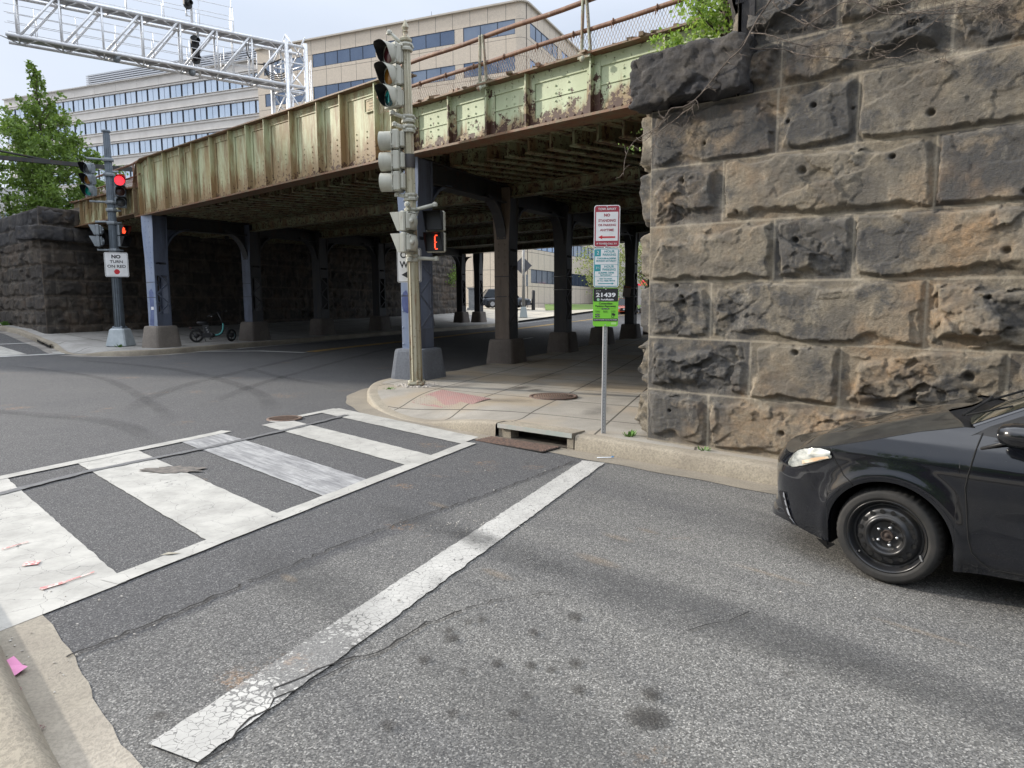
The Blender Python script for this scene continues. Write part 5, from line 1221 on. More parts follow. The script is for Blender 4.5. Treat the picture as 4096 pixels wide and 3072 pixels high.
    for q,zz in ((a,2.79),(a,2.36),(b_,2.32),(b_,1.895),(c_,1.865),(c_,1.455)):
        k=MB(); k.dome((.0,-.007,zz),.008,(0,-1,0),8,.5); k.build('bolt',m_al,q)
    return sp,T
sp_,T_=sign_post((1.07,7.92),R(-7.7),['galvanised channel sign post behind the kerb in front of the big stone wall','red and white TOW AWAY NO STANDING sign, topmost on the post by the big wall','white and teal 2 HOUR PARKING sign, middle one on the post by the big wall','black and lime green sign with number 21439, lowest on the post by the big wall'])
for o in [sp_]+T_: o.rotation_euler=(0,R(.5),R(-7.7))
fs=['dark sign post at the left edge in front of the dark stone wall','top sign on the post at the left edge','pale blue-white parking sign, middle one on the post at the left edge','black and green payment sign on the post at the left edge']
for o,l in zip([sp_]+T_,fs): 
    c=dup(o,(-21.02,28.1,zf(-21.02,28.1)+(.75 if o is not sp_ else 0)),R(36),l); c.rotation_euler=(0,0,R(38)); 
    if o is sp_: c.scale=(1,1,1.3)
# one-way sign on the near column side of the pole
t=thing('one_way_sign','white ONE WAY sign with a black left arrow, half hidden behind the near signal pole','one way sign',at(-.09,.16,2.38),R(-8))
plate(t,'panel',.46,.62,0,m_wht,0,.04); plate(t,'border',.445,.605,0,m_sblk,-.0035,.034,.001); plate(t,'field',.425,.585,0,m_wht,-.005,.028,.001)
tx(t,'ONE',.165,0,.185,-.0065,m_sblk,.33,.004); tx(t,'WAY',.165,0,.01,-.0065,m_sblk,.36,.004); arrowx(t,.15,-.15,-.17,.05,-.0065,m_sblk)
# ---- far pole
qx,qy=-13.39,23.42; qz=zf(qx,qy)
t=thing('signal_pole','tall slate-grey fluted signal pole on a pale tapered base at the far corner','signal pole',(qx,qy,qz))
k=MB(); k.box((0,0,.48),(.70,.70,.62),None,.72,.04); k.build('base',simple('base_pale',(.42,.46,.48),.6,.2,(.34,.38,.40),5),t)
k=MB(); k.box((0,0,.81),(.40,.40,.06),None,.9,.02); k.box((0,0,.87),(.28,.28,.10),None,.8,.02)
for a in range(4): k.dome((.19*math.cos(a*1.571+.8),.19*math.sin(a*1.571+.8),.83),.05,(0,0,1),8,1.)
k.tube([(0,0,.7),(0,0,7.25)],[.155,.095],12,smooth=False); k.lathe([(.1,7.25),(.13,7.27),(.13,7.33),(0,7.36)],10); k.build('shaft',m_hand,t)
k=MB()
for j in range(12): a=2*math.pi*j/12; k.tube([(.150*math.cos(a),.150*math.sin(a),.8),(.095*math.cos(a),.095*math.sin(a),7.2)],.016,4,r2=.01)
k.build('flutes',m_hand,t)
k=MB()
for z in (6.38,5.0,5.9,4.75,4.32,3.42):
    k.lathe([(.11,z-.05),(.17,z-.05),(.18,z),(.17,z+.05),(.11,z+.05)],8,None,False); k.cut()
ld=(math.cos(R(-30)),math.sin(R(-30)))  # picture-right direction seen from the camera
def rt(d,z,f=0): return (d*.866+f*-.0,d*.5,z)
for d,z,z2 in ((-.62,6.38,6.38),(-.62,5.0,5.0),(.28,6.0,6.02),(.28,4.72,4.74),(-.5,4.36,4.34),(-.5,3.42,3.42),(.27,4.33,4.33),(.27,3.42,3.42)):
    k.tube([(0,0,z),rt(d,z2)],.035,8); k.cut()
k.split('bracket',m_gal,t)
def at2(d,h,fwd=0.): return (qx+d*.866+fwd*.5,qy+d*.5-fwd*.866,qz+h)
head3('traffic_signal','grey traffic signal left of the far pole with long visors and pale green lamp','traffic signal',at2(-.58,5.69),-166,m_gal,(m_gal,m_blk),(L_gry,L_amb,L_grn2),'cut',False,'signal heads on the far pole')
head3('traffic_signal','grey traffic signal with a glowing red lamp on the far pole','traffic signal',at2(.28,5.37),142,m_gal,(m_gal,m_blk),(E_red,L_brn,L_gry),'cut',False,'signal heads on the far pole',E_red)
ped_head('grey pedestrian signal seen side-on, left of the far pole',at2(-.47,3.88),-118,m_gal,m_gal,None,'signal heads on the far pole')
ped_head('grey pedestrian signal with a glowing orange hand, right of the far pole',at2(.28,3.90),108,m_gal,m_blk,'hand','signal heads on the far pole')
t=thing('no_turn_sign','white NO TURN ON RED sign with a red dot, on the far signal pole','no turn on red sign',at2(.03,2.93,.20),R(28))
plate(t,'panel',.70,.81,0,m_wht,0,.05); plate(t,'border',.665,.775,0,m_sblk,-.0035,.042,.001); plate(t,'field',.645,.755,0,m_wht,-.005,.034,.001)
tx(t,'NO',.155,0,.26,-.0065,m_sblk,.27,.008); tx(t,'TURN',.13,0,.095,-.0065,m_sblk,.38,.003); tx(t,'ON RED',.13,0,-.06,-.0065,m_sblk,.54,.003)
k=MB(); k.disc((0,-.0068,-.235),.085,(0,-1,0),24); k.build('red_dot',m_redA,t)
# ================================================================ SIGNAL GANTRY OVER THE TRACKS
m_galv=simple('galvanised_steel',(.78,.79,.80),.40,.35,(.62,.63,.65),12)
m_grt=simple('walkway_grating',(.40,.40,.41),.5,.5,(.25,.25,.26),60)
go=np.array([-10.6,32.]); gd=u2(-120); gn=u2(-30)
gt=thing('signal_gantry','bright galvanised truss gantry carrying railway signals above the bridge','signal gantry',(-10.6,32.,6.))
def gp(s,o,z): q=go+gd*s+gn*o; return (q[0],q[1],z)
zb_=lambda s:11.82+.03*s; zt_=lambda s:13.58+.025*s; s0,s1=-1.5,9.75; wd=.95; pan=1.42
k=MB()
for o in (0,wd): k.tube([gp(s0,o,zb_(s0)),gp(s1,o,zb_(s1))],.068,8); k.cut(); k.tube([gp(s0,o,zt_(s0)),gp(s1,o,zt_(s1))],.068,8); k.cut()
k.split('chord',m_galv,gt,world=True)
k=MB(); n=8
for i in range(n+1):
    s=-.55+i*pan
    if s>s1: break
    for o in (0,wd):
        k.tube([gp(s,o,zb_(s)),gp(s,o,zt_(s))],  .042,6)
        if s+pan<s1+.4: k.tube([gp(s+pan*.95,o,zb_(s+pan)),gp(s+.08,o,zt_(s))],.048,6)
    for z in (zb_(s),zt_(s)):
        k.tube([gp(s,0,z),gp(s,wd,z)],.03,6); k.tube([gp(s,wd,z),gp(s+pan/2,0,z),gp(s+pan,wd,z)],.026,6)
k.build('lacing',m_galv,gt,world=True)
k=MB()
for zf_ in (zb_,zt_):
    for a,b_ in ((s0+.6,s1),): k.bar(gp(a,.50,zf_(a)+.06),gp(b_,.50,zf_(b_)+.06),.62,.03); k.cut()
k.split('walkway',m_grt,gt,world=True)
k=MB()
for zf_,a,b_,hh in ((zt_,1.6,s1,(.5,1.05)),(zb_,.7,s1,(.42,.8,1.1))):
    for h in hh:
        for o in (-.02,wd+.02): k.tube([gp(a,o,zf_(a)+h),gp(b_,o,zf_(b_)+h)],.014,5)
    s=a
    while s<b_:
        for o in (-.02,wd+.02): k.tube([gp(s,o,zf_(s)),gp(s,o,zf_(s)+hh[-1])],.015,5)
        s+=1.35
k.build('handrail',m_galv,gt,world=True)
for s,o in ((-.60,0),(-1.45,0),(-.15,wd+.1),(-1.0,wd+.1)): MB().tube([gp(s,o,5.2),gp(s,o,13.72)],.095,12).build('post',m_galv,gt,world=True)
k=MB(); z=5.6; f=0
while z<13:
    for (a,oa),(b_,ob) in (((-.60,0),(-1.45,0)),((-.15,wd+.1),(-1.0,wd+.1)),((-.60,0),(-.15,wd+.1)),((-1.45,0),(-1.0,wd+.1))):
        k.tube([gp(a,oa,z),gp(b_,ob,z)],.035,6); k.tube([gp(a,oa,z) if f else gp(b_,ob,z),gp(b_,ob,z+1.2) if f else gp(a,oa,z+1.2)],.033,6)
    z+=1.2; f=1-f
k.build('bracing',m_galv,gt,world=True)
k=MB()
for o in (-.15,.15): k.tube([gp(-1.95,wd+.2+o,5.4),gp(-1.95,wd+.2+o,13.4)],.02,5)
z=5.5
while z<13.3: k.tube([gp(-1.95,wd+.05,z),gp(-1.95,wd+.35,z)],.014,5); z+=.3
k.build('ladder',m_galv,gt,world=True)
k=MB()
for o in (-.16,.16): k.tube([gp(1.55,.9+o,12.0),gp(1.55,.9+o,15.1)],.018,5)
z=12.2
while z<15: k.tube([gp(1.55,.74,z),gp(1.55,1.06,z)],.012,5); z+=.28
k.tube([gp(1.55,.9,14.2),gp(1.5,.9,15.9)],.015,5); k.build('ladder',m_galv,gt,world=True)
k=MB()
for a in np.linspace(0,3,4): k.tube([gp(-.2+.5*math.cos(q)+.0,.3+a*.1,12.35+.35*math.sin(q)+a*.12) for q in np.linspace(-2.6,.3,9)],.022,5)
k.tube([gp(1.1,.2,13.5),gp(1.05,.2,12.9),gp(.8,.2,12.55),gp(.2,.2,12.6),gp(-.4,.2,12.95)],.028,6); k.build('cables',m_blk,gt,world=True)
k=MB()
for s in (3.3,6.1): k.lathe([(.0,0),(.14,.0),(.15,.05),(0,.08)],18,Matrix.Rotation(R(90),3,'X'),True,gp(s,.3,zb_(s)-.12)); k.cut()
k.split('underside_lamp',m_gal,gt,world=True)
for s,zc,lab in ((3.35,14.95,'upper black railway signal head on the gantry'),(3.15,12.75,'lower black railway signal head hanging inside the gantry truss'),(6.0,15.55,'black railway signal head at the very top edge of the photo')):
    q=gp(s,.25,zc); t=thing('railway_signal',lab,'railway signal',q,R(60),'railway signals on the gantry')
    k=MB(); k.prism([(.19*math.cos(a)*1.,.19*math.sin(a)+(.40 if math.sin(a)>0 else -.40)) for a in np.linspace(0,2*math.pi,24,endpoint=False)],-.05,.04,MXZ); k.build('backplate',m_blk,t)
    k=MB()
    for z in (.36,0,-.36): k.box((0,.06,z),(.22,.16,.30),None,1,.03); k.lathe([(.10,0),(.10,.2),(.09,.2),(.09,0)],14,Matrix.Rotation(R(90),3,'X'),True,(0,-.04,z))
    k.build('lamp_units',m_blk,t)
    k=MB(); k.tube([(0,.12,-.85),(0,.12,-.55)],.035,8); k.tube([(.25,.12,-1.1),(.25,.12,1.0)],.05,10); k.tube([(0,.12,-.8),(.25,.12,-.8)],.03,6); k.build('bracket',m_galv,t)
t=thing('overhead_beam','long dark steel beam crossing behind the green tree','overhead beam',(-20.3,27.,7.6))
k=MB(); a=Vector((-27.5,22.3,7.62));b_=Vector((-13.0,31.8,7.62)); k.bar(a,b_,.12,.16); k.build('beam',m_undk,t,world=True)
k=MB(); k.tube([(-27.5,22.3,8.6),(-20.6,27.0,8.0),(-18.5,28.4,7.7)],.04,6); k.tube([(-13,31.8,4.9),(-13,31.8,7.7)],.09,8); k.build('stay',m_undk,t,world=True)
# ================================================================ TREES
m_bark=simple('bark',(.085,.065,.05),.95,0,(.15,.125,.10),20,.4,.6,.6)
def tree(name,label,cat,base,H,prof,seed,nleaf,lsize,mat,nlimb=26,tr=.09,trunk_to=.95,clump=.35,group=None,droop=.25,kind=None,bark=m_bark,lean=(0,0)):
    """prof: list of (height fraction, radius) of the crown outline"""
    t=thing(name,label,cat,base,0,group); rs=np.random.RandomState(seed); rnd=random.Random(seed)
    k=MB(); pts=[]; Cs=[]
    for i in range(12):
        f=i/11; pts.append((lean[0]*f*f+.05*H*.1*math.sin(f*6+seed)*f,lean[1]*f*f+.05*H*.1*math.cos(f*5+seed)*f,H*trunk_to*f))
    k.tube(pts,tr,8,r2=tr*.12)
    ph=[p[0] for p in prof]; pr=[p[1] for p in prof]; C=[];Wt=[]
    for i in range(nlimb):
        f=ph[0]+(ph[-1]-ph[0])*((i+rnd.random())/nlimb); a=i*2.399+rnd.uniform(-.4,.4); r_=np.interp(f,ph,pr)*rnd.uniform(.72,1.12)
        zb=max(f-.10-r_*.25/H,ph[0]*.35); b0=Vector((np.interp(zb,np.linspace(0,1,12),[p[0] for p in pts]),np.interp(zb,np.linspace(0,1,12),[p[1] for p in pts]),H*zb*trunk_to))
        e=Vector((b0.x+r_*math.cos(a),b0.y+r_*math.sin(a),H*f+rnd.uniform(-.02,.05)*H*.5)); md=(b0+e)/2+Vector((0,0,-.06*r_)); L_=[b0,(b0+md)/2,md,(md+e)/2+Vector((0,0,.03*r_)),e]
        k.tube(L_,tr*.34,5,r2=tr*.06); cf=.22+.78*min(r_/(.75*max(pr)),1)
        for j in range(7):
            g=.25+.75*j/6; p=L_[0].lerp(L_[-1],g); 
            for q in range(2): 
                d=Vector((rnd.gauss(0,1),rnd.gauss(0,1),rnd.gauss(0,.7)))*clump*.7*(.6+.5*g)*cf; C.append(p+d); Wt.append((.5+g)*cf*cf); Cs.append(cf)
                if q==0 and r_>.3: k.tube([p,p+d],tr*.09,4,r2=tr*.03)
    for j in range(6): C.append(Vector((pts[-1][0]+rnd.gauss(0,.06),pts[-1][1]+rnd.gauss(0,.06),H*(.90+.018*j)))); Wt.append(.3); Cs.append(.25)
    k.build('trunk',bark,t)
    C=np.array([tuple(c) for c in C]); Wt=np.array(Wt); Wt*=rs.uniform(.05,1.7,len(Wt))**1.4; idx=rs.choice(len(C),nleaf,p=Wt/Wt.sum())
    sc=clump*(.30+.5*rs.rand(len(C)))*np.array(Cs)
    P=C[idx]+rs.normal(size=(nleaf,3))*sc[idx][:,None]*np.array([1,1,.62])
    leaves(P,lsize,seed,mat,'crown',t,droop,.36,False)
    return t
tree('tree','tall pointed bright green tree growing on top of the dark left abutment','tree',(-20.0,30.1,4.9),7.25,[(.15,1.4),(.24,2.1),(.42,2.15),(.55,1.85),(.68,1.35),(.78,.70),(.87,.25),(.99,.06)],11,17000,.140,m_lv,44,.09,.98,.30)
tree('shrub','young leafy shrub sprouting from the ledge behind the dark capstone','shrub',(2.52,8.30,4.40),1.9,[(.22,.42),(.45,.52),(.75,.55),(1.,.35)],5,5200,.050,m_lvb,24,.055,.95,.15,lean=(-.22,.05))
leafs=MB()
tree('shrub','low bright sprigs leaning over the dark capstone','shrub',(2.05,8.55,4.42),.45,[(.4,.28),(1.,.32)],9,1500,.045,m_lvb,9,.012,.9,.10,lean=(-.1,-.05))
m_lvo=leafmat('olive_leaf',(.16,.20,.06),(.32,.34,.13),.35)
m_dry=leafmat('dry_leaf',(.16,.14,.08),(.26,.25,.13),.2)
tree('shrub','tangled brownish shrub on top of the left wall at the edge of the photo','shrub',(-24.2,31.6,4.8),2.4,[(.2,1.5),(.5,1.7),(.9,.9)],17,4200,.10,m_dry,26,.05,.8,.5)
tree('tree','thin spring tree with yellow-green leaves beyond the underpass, left of the parking sign','tree',(8.4,60,zf(8.4,60)+.1),7.2,[(.35,1.6),(.55,2.6),(.75,2.5),(.98,1.1)],23,3000,.17,m_lvo,26,.12,.9,.55)
tree('tree','street tree with a thick trunk beyond the underpass, beside the stone corner','tree',(12.6,62,zf(12.6,62)+.1),8.,[(.40,1.5),(.6,2.6),(.8,2.6),(.98,1.2)],29,3200,.17,m_lvo,26,.26,.9,.55)
tree('shrub','small green creeper hanging at the far end of the left stone wall','shrub',(-4.9,53.6,3.2),1.7,[(.3,.6),(.6,.9),(1.,.6)],31,900,.12,m_lv,10,.03,.9,.25)
# grass bank by the building
V=[];n=16; Pg=np.array([(3.2,64.5),(19,76),(14,84),(3.4,70.5)])
for i in range(n+1):
    for j in range(n+1):
        a=i/n;c=j/n;p=Pg[0]*(1-a)*(1-c)+Pg[1]*a*(1-c)+Pg[2]*a*c+Pg[3]*(1-a)*c; V.append((p[0],p[1],zf(*p)+.18+.35*c))
tag(npmesh('lawn',V,gridfaces(n+1,n+1),m_grass),'strip of grass in front of the tan building',kind='structure')
# ================================================================ BUILDINGS
def facade_mat(name,c1,c2,az,pw,ph,joint,z0=0,jc=(.12,.10,.085),rgh=90,mort=.010):
    m,nt,b=base_mat(name,.85); v=coords(nt)
    mp=N(nt,'ShaderNodeMapping'); a=R(-(90-az)); mp.inputs['Rotation'].default_value=(0,0,a); nt.links.new(v,mp.inputs[0])
    sx=N(nt,'ShaderNodeSeparateXYZ'); nt.links.new(mp.outputs[0],sx.inputs[0]); cb=N(nt,'ShaderNodeCombineXYZ')
    nt.links.new(sx.outputs['X'],cb.inputs['X']); nt.links.new(mathn(nt,'SUBTRACT',sx.outputs['Z'],z0),cb.inputs['Y'])
    br_=N(nt,'ShaderNodeTexBrick'); br_.offset=0; br_.inputs['Scale'].default_value=1; br_.inputs['Brick Width'].default_value=pw; br_.inputs['Row Height'].default_value=ph; br_.inputs['Mortar Size'].default_value=joint; br_.inputs['Mortar Smooth'].default_value=.05
    nt.links.new(cb.outputs[0],br_.inputs['Vector'])
    col=mixc(nt,noise(nt,v,3.,6,.8,.40,.62),c1,c2); col=mixc(nt,noise(nt,v,14,3,.8,.5,.7),col,tuple(x*.72 for x in c2)); col=mixc(nt,br_.outputs['Fac'],col,jc); nt.links.new(col,b.inputs['Base Color']); return m
m_gl1=simple('glass_bluegrey',(.18,.22,.29),.06,.75,(.15,.185,.25),.3); m_gl2=simple('glass_sky',(.36,.45,.62),.05,.85,(.30,.38,.53),.25); m_gl3=simple('glass_dark',(.03,.04,.042),.08,.3,(.055,.065,.06),.5); m_gl4=simple('glass_pale',(.62,.69,.78),.08,.7,(.52,.60,.70),.3)
m_glv=simple('glass_blinds',(.26,.30,.36),.10,.6,(.20,.24,.31),.6)
m_mull=simple('mullion',(.05,.06,.08),.4,.3)
tb=np.array([1.45,70.]); dL=u2(-68); dR=u2(26); oL=u2(-158); oR=u2(116)
m_tanL=facade_mat('tan_panels_front',(.66,.57,.46),(.60,.52,.42),-68,1.95,1.725,.022,1.95); m_tanR=facade_mat('tan_panels_side',(.66,.57,.46),(.60,.52,.42),26,1.6,1.725,.022,1.95)
bt=thing('office_building','tan panel-clad office building with a rounded corner and blue-grey window bands, behind the bridge','office building',(1.45,70,1.9))
def wallquad(mb,o,d,s0,s1,z0,z1,off,oo):
    a=o+d*s0+oo*off;b_=o+d*s1+oo*off; mb.add([(a[0],a[1],z0),(b_[0],b_[1],z0),(b_[0],b_[1],z1),(a[0],a[1],z1)],[(0,1,2,3)])
fl0=[29.77-3.45*i for i in range(8)]; wh=1.42
def facade(parent,o,d,oo,s_end,z0,z1,groups,floors,wallmat,glass,s_start=0,rev=False,win_h=1.42,mull=1.5,nwmax=60,trim=None):
    """wall with real window recesses: piers, spandrels, recessed glass"""
    k=MB(); zs=[z1]
    for f in floors: zs+= [f,f-win_h]
    zs.append(z0)
    for i in range(0,len(zs),2): # spandrels
        a=zs[i];b_=zs[i+1]
        if a-b_>.01: 
            c0=o+d*s_start;c1=o+d*s_end; k.bar((*(c0-oo*.15),(a+b_)/2),(*(c1-oo*.15),(a+b_)/2),.30,a-b_)
    edges=[s_start]+[x for g in groups for x in g]+[s_end]
    for f in floors:
        for i in range(0,len(edges),2):
            a,b_=edges[i],edges[i+1]
            if b_-a>.02: c0=o+d*a;c1=o+d*b_; k.bar((*(c0-oo*.151),f-win_h/2),(*(c1-oo*.151),f-win_h/2),.298,win_h+.004)
    k.build('wall',wallmat,parent,world=True)
    cnt=0
    for f in floors:
        for a,b_ in groups:
            k=MB(); c0=o+d*a;c1=o+d*b_; k.bar((*(c0-oo*.06),f-win_h/2),(*(c1-oo*.06),f-win_h/2),.03,win_h); w=k.build('window',glass if (cnt*7)%5>1 else m_glv,parent,world=True)
            k=MB(); nn=max(1,round((b_-a)/mull))
            for j in range(nn+1): p=o+d*(a+(b_-a)*j/nn)-oo*.03; k.box((p[0],p[1],f-win_h/2),(.06,.06,win_h))
            for z in (f-.03,f-win_h+.03): k.bar((*(c0-oo*.03),z),(*(c1-oo*.03),z),.06,.05)
            fr=k.build('window_frame',m_mull,w); 
            me=fr.data; 
            co=np.zeros(len(me.vertices)*3,np.float32); me.vertices.foreach_get('co',co); co=co.reshape(-1,3)-np.array(parent.location,dtype=np.float32); me.vertices.foreach_set('co',co.ravel()); me.update()
            cnt+=1
rc=.9 # corner radius
facade(bt,tb,dL,oL,33.,1.6,31.25,[(1.0,6.6),(7.6,15.9),(17.0,25.2),(26.3,32.)],fl0[:6],m_tanL,m_gl1,rc,mull=1.75)
facade(bt,tb,dR,oR,48.,1.6,31.25,[(1.35,8.6),(9.8,21.5),(23,33),(34,46)],fl0,m_tanR,m_gl2,rc,mull=1.35)
k=MB(); c0=tb+dL*rc;c1=tb+dR*rc; 
P=[c0+(tb-c0)*(1-(1-t)**2)*0+0*c0 for t in (0,)]
arc=[(1-t)**2*c0+2*t*(1-t)*tb+t*t*c1 for t in np.linspace(0,1,9)]
V=[(p[0],p[1],z) for p in arc for z in (1.5,31.25)]; k.add(V,[(i*2,i*2+2,i*2+3,i*2+1) for i in range(8)],True); k.build('rounded_corner',facade_mat('tan_corner',(.66,.57,.46),(.60,.52,.42),-68,9,1.725,.022,1.95),bt,world=True)
def bprism(pts,z0,z1): return prism_w([tuple(p) for p in pts],z0,z1)
bprism([tb+dL*1-oL*.35+dR*.3,tb+dL*33-oL*.35,tb+dL*33+dR*48,tb+dR*48-oR*.35,tb+dR*1.-oR*.35+dL*.3],1.,31.2).build('core',m_mull,bt,world=True)
k=MB(); q=[c0+dL*32.2]+[c0]+arc+[c1]+[tb+dR*48]
for a,b_ in zip(q[:-1],q[1:]):
    if np.linalg.norm(b_-a)>.01: k.bar((*a,31.33),(*b_,31.33),.5,.16)
k.build('roof_edge',simple('roof_edge',(.50,.45,.38),.7),bt,world=True)
k=MB(); p=tb+dL*13.2+dR*5; k.tube([(p[0],p[1],31),(p[0],p[1],34.2)],.05,5,r2=.02); k.build('antenna',m_mull,bt,world=True)
k=MB(); p=tb+dL*29+dR*5; k.bar((*p,31.9),(*(p+dL*3.5),31.9),3,1.0); k.build('roof_box',simple('roof_box',(.42,.40,.37),.7),bt,world=True)
# pale banded building
wb=np.array([-32.,84.]); dW=u2(-70); oW=u2(-160)
m_wh=simple('pale_precast',(.66,.63,.59),.8,0,(.58,.55,.51),.8,.35,.65); m_wh2=simple('pale_precast_stain',(.54,.52,.49),.8,0,(.42,.40,.37),.7,.4,.6)
b2=thing('office_building','long pale office building with ribbon windows and a louvred roof under the gantry','office building',(-32,84,1.9))
k=MB(); fw=[29.1-3.05*i for i in range(8)]; S0,S1=-4.2,40.
prev=30.45
for f in fw:
    c0=wb+dW*S0;c1=wb+dW*S1; k.bar((*(c0-oW*.2),(prev+f)/2),(*(c1-oW*.2),(prev+f)/2),.4,prev-f)
    k.bar((*(c0+oW*.06),f+.10),(*(c1+oW*.06),f+.10),.12,.18); k.bar((*(c0+oW*.10),f+.28),(*(c1+oW*.10),f+.28),.2,.06)
    if prev<30: k.bar((*(c0+oW*.05),prev-.22),(*(c1+oW*.05),prev-.22),.10,.20); k.bar((*(c0+oW*.08),prev-.02),(*(c1+oW*.08),prev-.02),.16,.05)
    prev=f-1.52
k.bar((*(c0-oW*.2),prev/2+1),(*(c1-oW*.2),prev/2+1),.4,prev-2); k.build('spandrels',m_wh,b2,world=True)
k=MB(); 
for j in range(12): c=wb+dW*(S0+2.+j*3.6); k.box((*(c+oW*.004),29.8),(.03,.02,1.2))
k.bar((*(wb+dW*S0+oW*.12),30.5),(*(wb+dW*S1+oW*.12),30.5),.3,.12); k.build('parapet_trim',m_wh2,b2,world=True)
for fi,f in enumerate(fw):
    if fi>=4:
        k=MB(); c0=wb+dW*S0;c1=wb+dW*S1; k.bar((*(c0-oW*.15),f-.76),(*(c1-oW*.15),f-.76),.04,1.52); k.build('window_band',m_gl4,b2,world=True); continue
    for j in range(24):
        a=S0+.1+j*1.835; 
        if a+1.83>S1: break
        k=MB(); c0=wb+dW*(a+.13)-oW*.12;c1=wb+dW*(a+1.70)-oW*.12; k.bar((*c0,f-.76),(*c1,f-.76),.03,1.52); w=k.build('window',m_gl4,b2,world=True)
        k=MB(); b0_=Vector(b2.location)
        for e,wd_ in ((.07,.05),(1.76,.05),(.92,.02)): p=wb+dW*(a+e)-oW*.08; k.box((p[0]-b0_.x,p[1]-b0_.y,f-.76-b0_.z),(wd_,wd_,1.52))
        k.build('window_frame',m_mull,w)
bprism([wb+dW*S0-oW*.4,wb+dW*S1-oW*.4,wb+dW*S1-oW*22,wb+dW*S0-oW*22],1.,30.4).build('core',m_wh2,b2,world=True)
k=MB(); LS=[(-4.2,25.4)]
for j in range(7): c0=wb+dW*-4.2-oW*.9;c1=wb+dW*25.4-oW*.9; k.bar((*c0,30.62+j*.26),(*c1,30.62+j*.26),.18,.13)
k.build('roof_louvres',simple('louvre',(.42,.45,.50),.5,.2),b2,world=True)
bprism([wb+dW*-4.-oW*1.1,wb+dW*25.3-oW*1.1,wb+dW*25.3-oW*14,wb+dW*-4.-oW*14],30.3,32.4).build('plant_room',simple('plant_room',(.22,.24,.27),.7),b2,world=True)
# small buildings
b3=thing('office_building','small pale grey building at the far left edge behind the tree','building',(-62,78,2)); 
bprism([(-58,84),(-66,78),(-100,88),(-80,104)],2,16.2).build('wall',simple('grey_wall',(.52,.52,.52),.8),b3,world=True)
k=MB()
for z in (9.5,12.6): k.bar((-66.2,77.9,z),(-59.5,82.9,z),.1,1.2)
k.build('window_band',m_gl1,b3,world=True)
b4=thing('storefront_building','low pale building with dark doorways and a small lit sign beyond the underpass','storefront building',(17,80,2))
k=MB(); k.bar((13.2,84,6.3),(30,92,6.3),.5,3.6); 
for s in (0,.17,.33,.5,.7,.9): k.box((13.2+16.8*s,84+8*s,3.4),(.8,.5,3.4))
k.build('wall',simple('pale_storefront',(.50,.46,.42),.8,0,(.40,.37,.33),1),b4,world=True)
k=MB(); k.bar((13.2,84.6,3.3),(30,92.6,3.3),.1,3.2); k.build('dark_glass',m_gl3,b4,world=True)
bprism([(13.4,85),(30.,93),(26,104),(10,97)],1.5,8.).build('core',m_mull,b4,world=True)
k=MB(); k.box((16.2,85.1,4.6),(1.1,.1,.6)); k.build('lit_sign',emis('neon_red',(.9,.05,.08),.6),b4,world=True)
# ================================================================ STREET THINGS BEYOND THE UNDERPASS
x,y=.95,54.; t=thing('street_sign_pole','grey steel pole with the back of a diamond sign beyond the underpass','sign pole',(x,y,zf(x,y)+.16))
k=MB(); k.box((0,0,.42),(.62,.62,.84),None,.68,.03); k.build('base',simple('pole_base_grey',(.30,.34,.34),.7),t)
MB().tube([(0,0,.8),(0,0,6.4)],.13,10,r2=.10).build('shaft',simple('pole_galv',(.34,.34,.32),.6,.3,(.24,.22,.20),5),t)
k=MB(); k.box((-.05,.2,4.05),(1.02,.02,1.02),Matrix.Rotation(R(45),3,'Y')); k.build('diamond_sign',simple('sign_back_dark',(.10,.10,.11),.6),t)
k=MB(); k.box((.28,.1,2.9),(.14,.14,.9)); k.box((.6,.1,6.),(.22,.05,.7)); k.build('boxes',m_gal,t)
t=thing('utility_cabinet','grey metal dumpster-like cabinet beside the far lattice column','cabinet',(-3.7,60,zf(-3.7,60)+.16)); k=MB(); k.box((.5,0,.95),(1.05,1.,1.7),None,1,.04); k.box((.5,0,1.85),(1.2,1.1,.10)); k.box((.5,0,.05),(1.3,1.1,.25)); k.build('body',simple('cabinet_grey',(.24,.25,.26),.6,.1,(.16,.17,.18),3),t)
t=thing('standpipe','twin pale standpipe connections on the grass by the tan building','standpipe',(4.6,66,zf(4.6,66)+.18)); k=MB(); k.tube([(0,0,0),(0,0,.8)],.09,8); k.tube([(-.4,0,.85),(.4,0,.85)],.11,8); k.tube([(.9,0,0),(.9,0,.85)],.06,8); k.tube([(.75,0,.85),(1.1,0,.85)],.07,8); k.build('pipes',simple('pipe_pale',(.35,.34,.30),.6),t)
t=thing('bollard','black bollard at the corner of the tan building','bollard',(2.05,64.5,zf(2.05,64.5)+.16)); k=MB(); k.lathe([(.17,0),(.17,1.75),(.12,1.85),(0,1.86)],12); k.build('post',m_blk,t)
m_tyre=simple('tyre',(.018,.018,.018),.85); m_rim=simple('rim_silver',(.50,.50,.52),.3,.8); m_glc=simple('car_glass',(.02,.025,.03),.05,.2)
